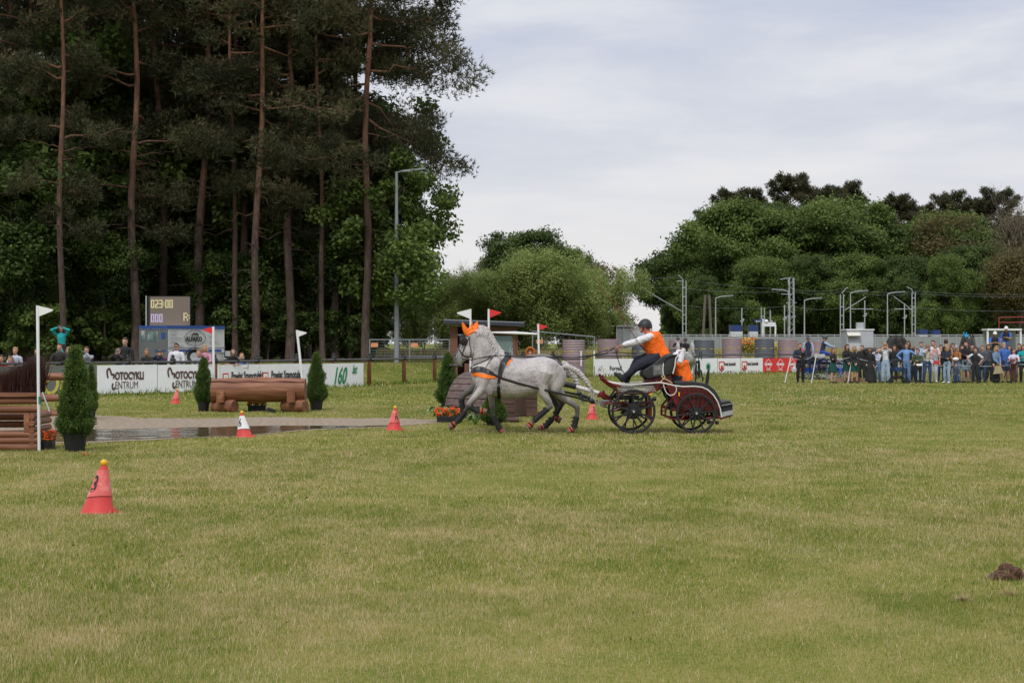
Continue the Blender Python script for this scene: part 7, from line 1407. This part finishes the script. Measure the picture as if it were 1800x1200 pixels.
railp(424, 622, 'boy with red brown hair in a blue t-shirt hanging his arms over the rail', top=('blue_tee', (.14, .22, .48)), sleeve='short', hc='red', nod=.3, rz=.3, lean=.3, group='children at the left rail', kid=1.3)
Y = 67.; person('woman in a long teal coat taking a picture with both arms raised', (PX(108, Y), Y, gz(PX(108, Y), Y)), 1.75+(603-572)*Y/3000-gz(PX(108, Y), Y)-.0, arms=('up', 'up'), top=('teal_coat', (.01, .30, .32)), coat=1, build=1.25, bottom='trousers', botcol=BK_, hair='long', hc='dark', group='spectators at the left rail', phone=2, **F)
Y = 66.; person('woman with an orange hood beside the cabin window', (PX(932, 64), 64, 0), 1.50, arms=('rail', 'rail'), top=BK_, hair='mid', hc='red', **F)
b = MB(); b.tube([V((.15*cos(a), 0, .16*sin(a))) for a in [2*pi*i/16 for i in range(16)]], .045, 8, closed=True); b.ell((0, .08, 0), (.14, .08, .15)); o = b.build('orange_hood', cloth('orange_fur', (.35, .10, .02)), None); o.location = (PX(932, 64), 63.98, 1.42); tag(o, 'fluffy orange hood round the head of the woman by the cabin', 'hood')
# waiting teams -----------------------------------------------------------
def simple_wheel(t, c, R, m, ns=12, ax='y', rim=None):
    A = V((0, 1, 0)) if ax == 'y' else V((1, 0, 0)); U = V((1, 0, 0)) if ax == 'y' else V((0, 1, 0)); Z = V((0, 0, 1)); c = V(c)
    b = MB(); b.tube([c+U*(R*cos(2*pi*i/28))+Z*(R*sin(2*pi*i/28)) for i in range(28)], .024, 6, closed=True); w = b.build('wheel', rim or BMET, t)
    b = MB()
    for i in range(ns): d = U*cos(2*pi*i/ns)+Z*sin(2*pi*i/ns); b.tube([c+d*.04, c+d*(R-.02)], .014, 5)
    b.tube([c-A*.06, c+A*.06], .06, 10); b.build('spokes', m, w)
YB = 82.; x0 = PX(1457, YB); t = thing('carriage', 'black carriage with blue wheels behind the women in green skirts', 'carriage', (x0, YB, 0)); BW = mat('blue_paint', (.01, .05, .35), .35)
xx = lambda px: PX(px, YB)-x0; zz_ = lambda py: P(0, py, YB).z
for px, R in ((1449, .52), (1482, .46), (1425, .46)): simple_wheel(t, (xx(px), 0, R), R, BW, 16); simple_wheel(t, (xx(px), 1.3, R), R, BW, 16)
b = MB(); b.box((xx(1452), .65, .78), (1.5, 1.1, .1)); b.box((xx(1435), .65, .95), (.6, 1.1, .3)); b.tube([(xx(1400), 0.1, .82), (xx(1430), .1, .95), (xx(1460), .1, .95), (xx(1490), .1, .85)], .03, 6); b.tube([(xx(1480), .65, .75), (xx(1560), .65, .85)], .05, 6)
for i in range(6): b.box((xx(1440)+.05*i, .0, .4+.09*i), (.5, .3, .025))
b.build('frame', BMET, t, bevel=.01); b = MB(); b.box((xx(1441), .5, 1.12), (.55, .9, .2)); b.build('seat', mat('pale_seat_box', (.40, .42, .44), .5), t, bevel=.03)
b = MB(); b.tube([(xx(1435), -.4, .28), (xx(1450), -.5, .10), (xx(1462), -.45, .06)], .02, 6); b.tube([(xx(1440), -.45, .22), (xx(1470), -.4, .14)], .018, 6); b.build('bars', STEEL, t)
crowd(1420, 590, 'helmeted groom in a navy vest with pale blue sleeves standing on the blue wheeled carriage', YB-.2, z=.55, top=NV, sleevecol=('pale_sleeve', (.33, .42, .58)), botcol=NV, hat='helmet', hatcol=(.06, .06, .065), arms=('down', 'down'), group='drivers and grooms of the waiting teams')
pz = V((0, 0, 0)); tt_, _, _ = person('helmeted driver in navy with pale blue sleeves seated on the blue wheeled carriage, facing right', (PX(1448, YB), YB+.5, .55), 1.75, rz=pi/2, pelvis=(0, 0, .78), lean=.25, arms=((-.1, -.62, 1.02), (.1, -.62, 1.02)), legs=[(-.12, -.62, .30), (.12, -.62, .30)], top=NV, sleevecol=('pale_sleeve', (.33, .42, .58)), botcol=('royal_blue', (.02, .06, .30)), hat='helmet', hatcol=(.06, .06, .065), group='drivers and grooms of the waiting teams')
h1 = standing('black horse in harness behind the spectators, its head over the white t-shirt woman', (PX(1541, YB), YB, 0), pi, HB, HB, HAIRM if 0 else mat('black_mane', (.012, .01, .01), .6), 1.04)
h2 = standing('second black horse of the pair behind the white t-shirt woman', (PX(1552, YB+1.1), YB+1.1, 0), pi, HB, HB, mat('black_mane', (.012, .01, .01), .6), 1.04)
BE = cloth('blue_ears', (.02, .25, .45))
h3 = standing('black horse with bright blue ear covers facing the arena behind the crowd', (PX(1682, 81), 81, 0), pi/2+.15, HB, BE, mat('black_mane', (.012, .01, .01), .6), 1.08)
h4 = standing('black horse standing beside the one with blue ear covers', (PX(1716, 82), 82, 0), pi/2-.5, HB, HB, mat('black_mane', (.012, .01, .01), .6), 1.05)
YW = 84.; t = thing('carriage', 'dark carriage with two men in white helmets at the right behind the crowd', 'carriage', (PX(1757, YW), YW, 0))
for x in (-.65, .65): simple_wheel(t, (x, 0, .5), .5, BMET, 12, 'x'); simple_wheel(t, (x, 1.6, .5), .5, BMET, 12, 'x')
b = MB(); b.box((0, .8, .85), (1.1, 1.9, .12)); b.box((0, .9, 1.1), (1.0, .7, .45)); b.build('frame', BMET, t, bevel=.02)
crowd(1749, 581, 'seated man in a white helmet and blue t-shirt with a black vest', YW-.2, z=.70, top=BK_, sleeve='short', sleevecol=('royal_tee', (.03, .12, .50)), botcol=BK_, hat='helmet', hatcol=(.62, .62, .6), arms=('hold', 'hold'), group='drivers and grooms of the waiting teams', build=1.1)
crowd(1768, 572, 'standing man in a white helmet and blue t-shirt behind the other', YW+.5, z=.95, top=BK_, sleeve='short', sleevecol=('royal_tee', (.03, .12, .50)), botcol=('blue_trousers', (.05, .12, .3)), hat='helmet', hatcol=(.62, .62, .6), arms=('down', 'hold'), group='drivers and grooms of the waiting teams', build=1.1)
t = thing('shelter_frame', 'pale glazed shelter behind the white helmeted men', 'shelter', GP(1765, 100)); b = MB(); w = 58*100/3000; h = P(0, 579, 100).z-t.location.z
for x in (-w/2, w/2): b.box((x, 0, h/2), (.1, .1, h))
b.box((0, .5, h), (w+.1, 1.2, .1)); b.build('frame', WHITE, t); b = MB(); b.box((0, 1, h/2), (w, .04, h)); b.build('panel', mat('dim_panel', (.25, .27, .26), .3), t)
t = thing('goal_frame', 'thin red metal frame above the white helmeted men', 'frame', P(1756, 600, 110)); o = t.location; b = MB()
for pts in ([(1756, 600), (1756, 558)], [(1756, 558), (1830, 556)], [(1756, 567), (1830, 566)]): b.tube([P(x, y, 110)-o for x, y in pts], .03, 5)
b.build('bar', mat('red_metal', (.3, .04, .03), .5), t)
# white pair facing the camera behind the driver
YG = 83.; h5 = standing('white horse walking toward the camera behind the orange vests', (PX(1211, YG+1.2), YG+1.2, 0), pi/2+.1, HW, HW, MANE, .9)
h6 = standing('second pale horse half hidden behind the driver back', (PX(1189, YG+1.5), YG+1.5, 0), pi/2, HW, HW, MANE, .9)
t = thing('carriage', 'dark carriage behind the white horse, its wheel showing at the right', 'carriage', (PX(1207, 86), 86, 0))
for x, y in ((.62, 0), (-.62, 0), (.62, 1.5), (-.62, 1.5)): simple_wheel(t, (x, y, .45), .45, BMET, 12, 'x')
b = MB(); b.box((0, .7, .8), (1.1, 1.8, .12)); b.box((0, .8, 1.0), (1., .6, .3)); b.tube([(.55, -.3, .8), (.62, -.35, 1.3), (.7, -.3, 1.35), (.72, -.2, .9)], .02, 6); b.build('frame', BMET, t, bevel=.02)
crowd(1192, 591, 'helmeted person in a black t-shirt seated left behind the white horse', 86.6, z=.5, top=BK_, sleeve='short', botcol=BK_, hat='helmet', hatcol=(.03, .03, .032), arms=('hold', 'hold'), group='drivers and grooms of the waiting teams')
crowd(1205, 593, 'helmeted person in a black t-shirt seated right behind the white horse', 86.9, z=.5, top=BK_, sleeve='short', botcol=BK_, hat='helmet', hatcol=(.03, .03, .032), arms=('hold', 'down'), group='drivers and grooms of the waiting teams')
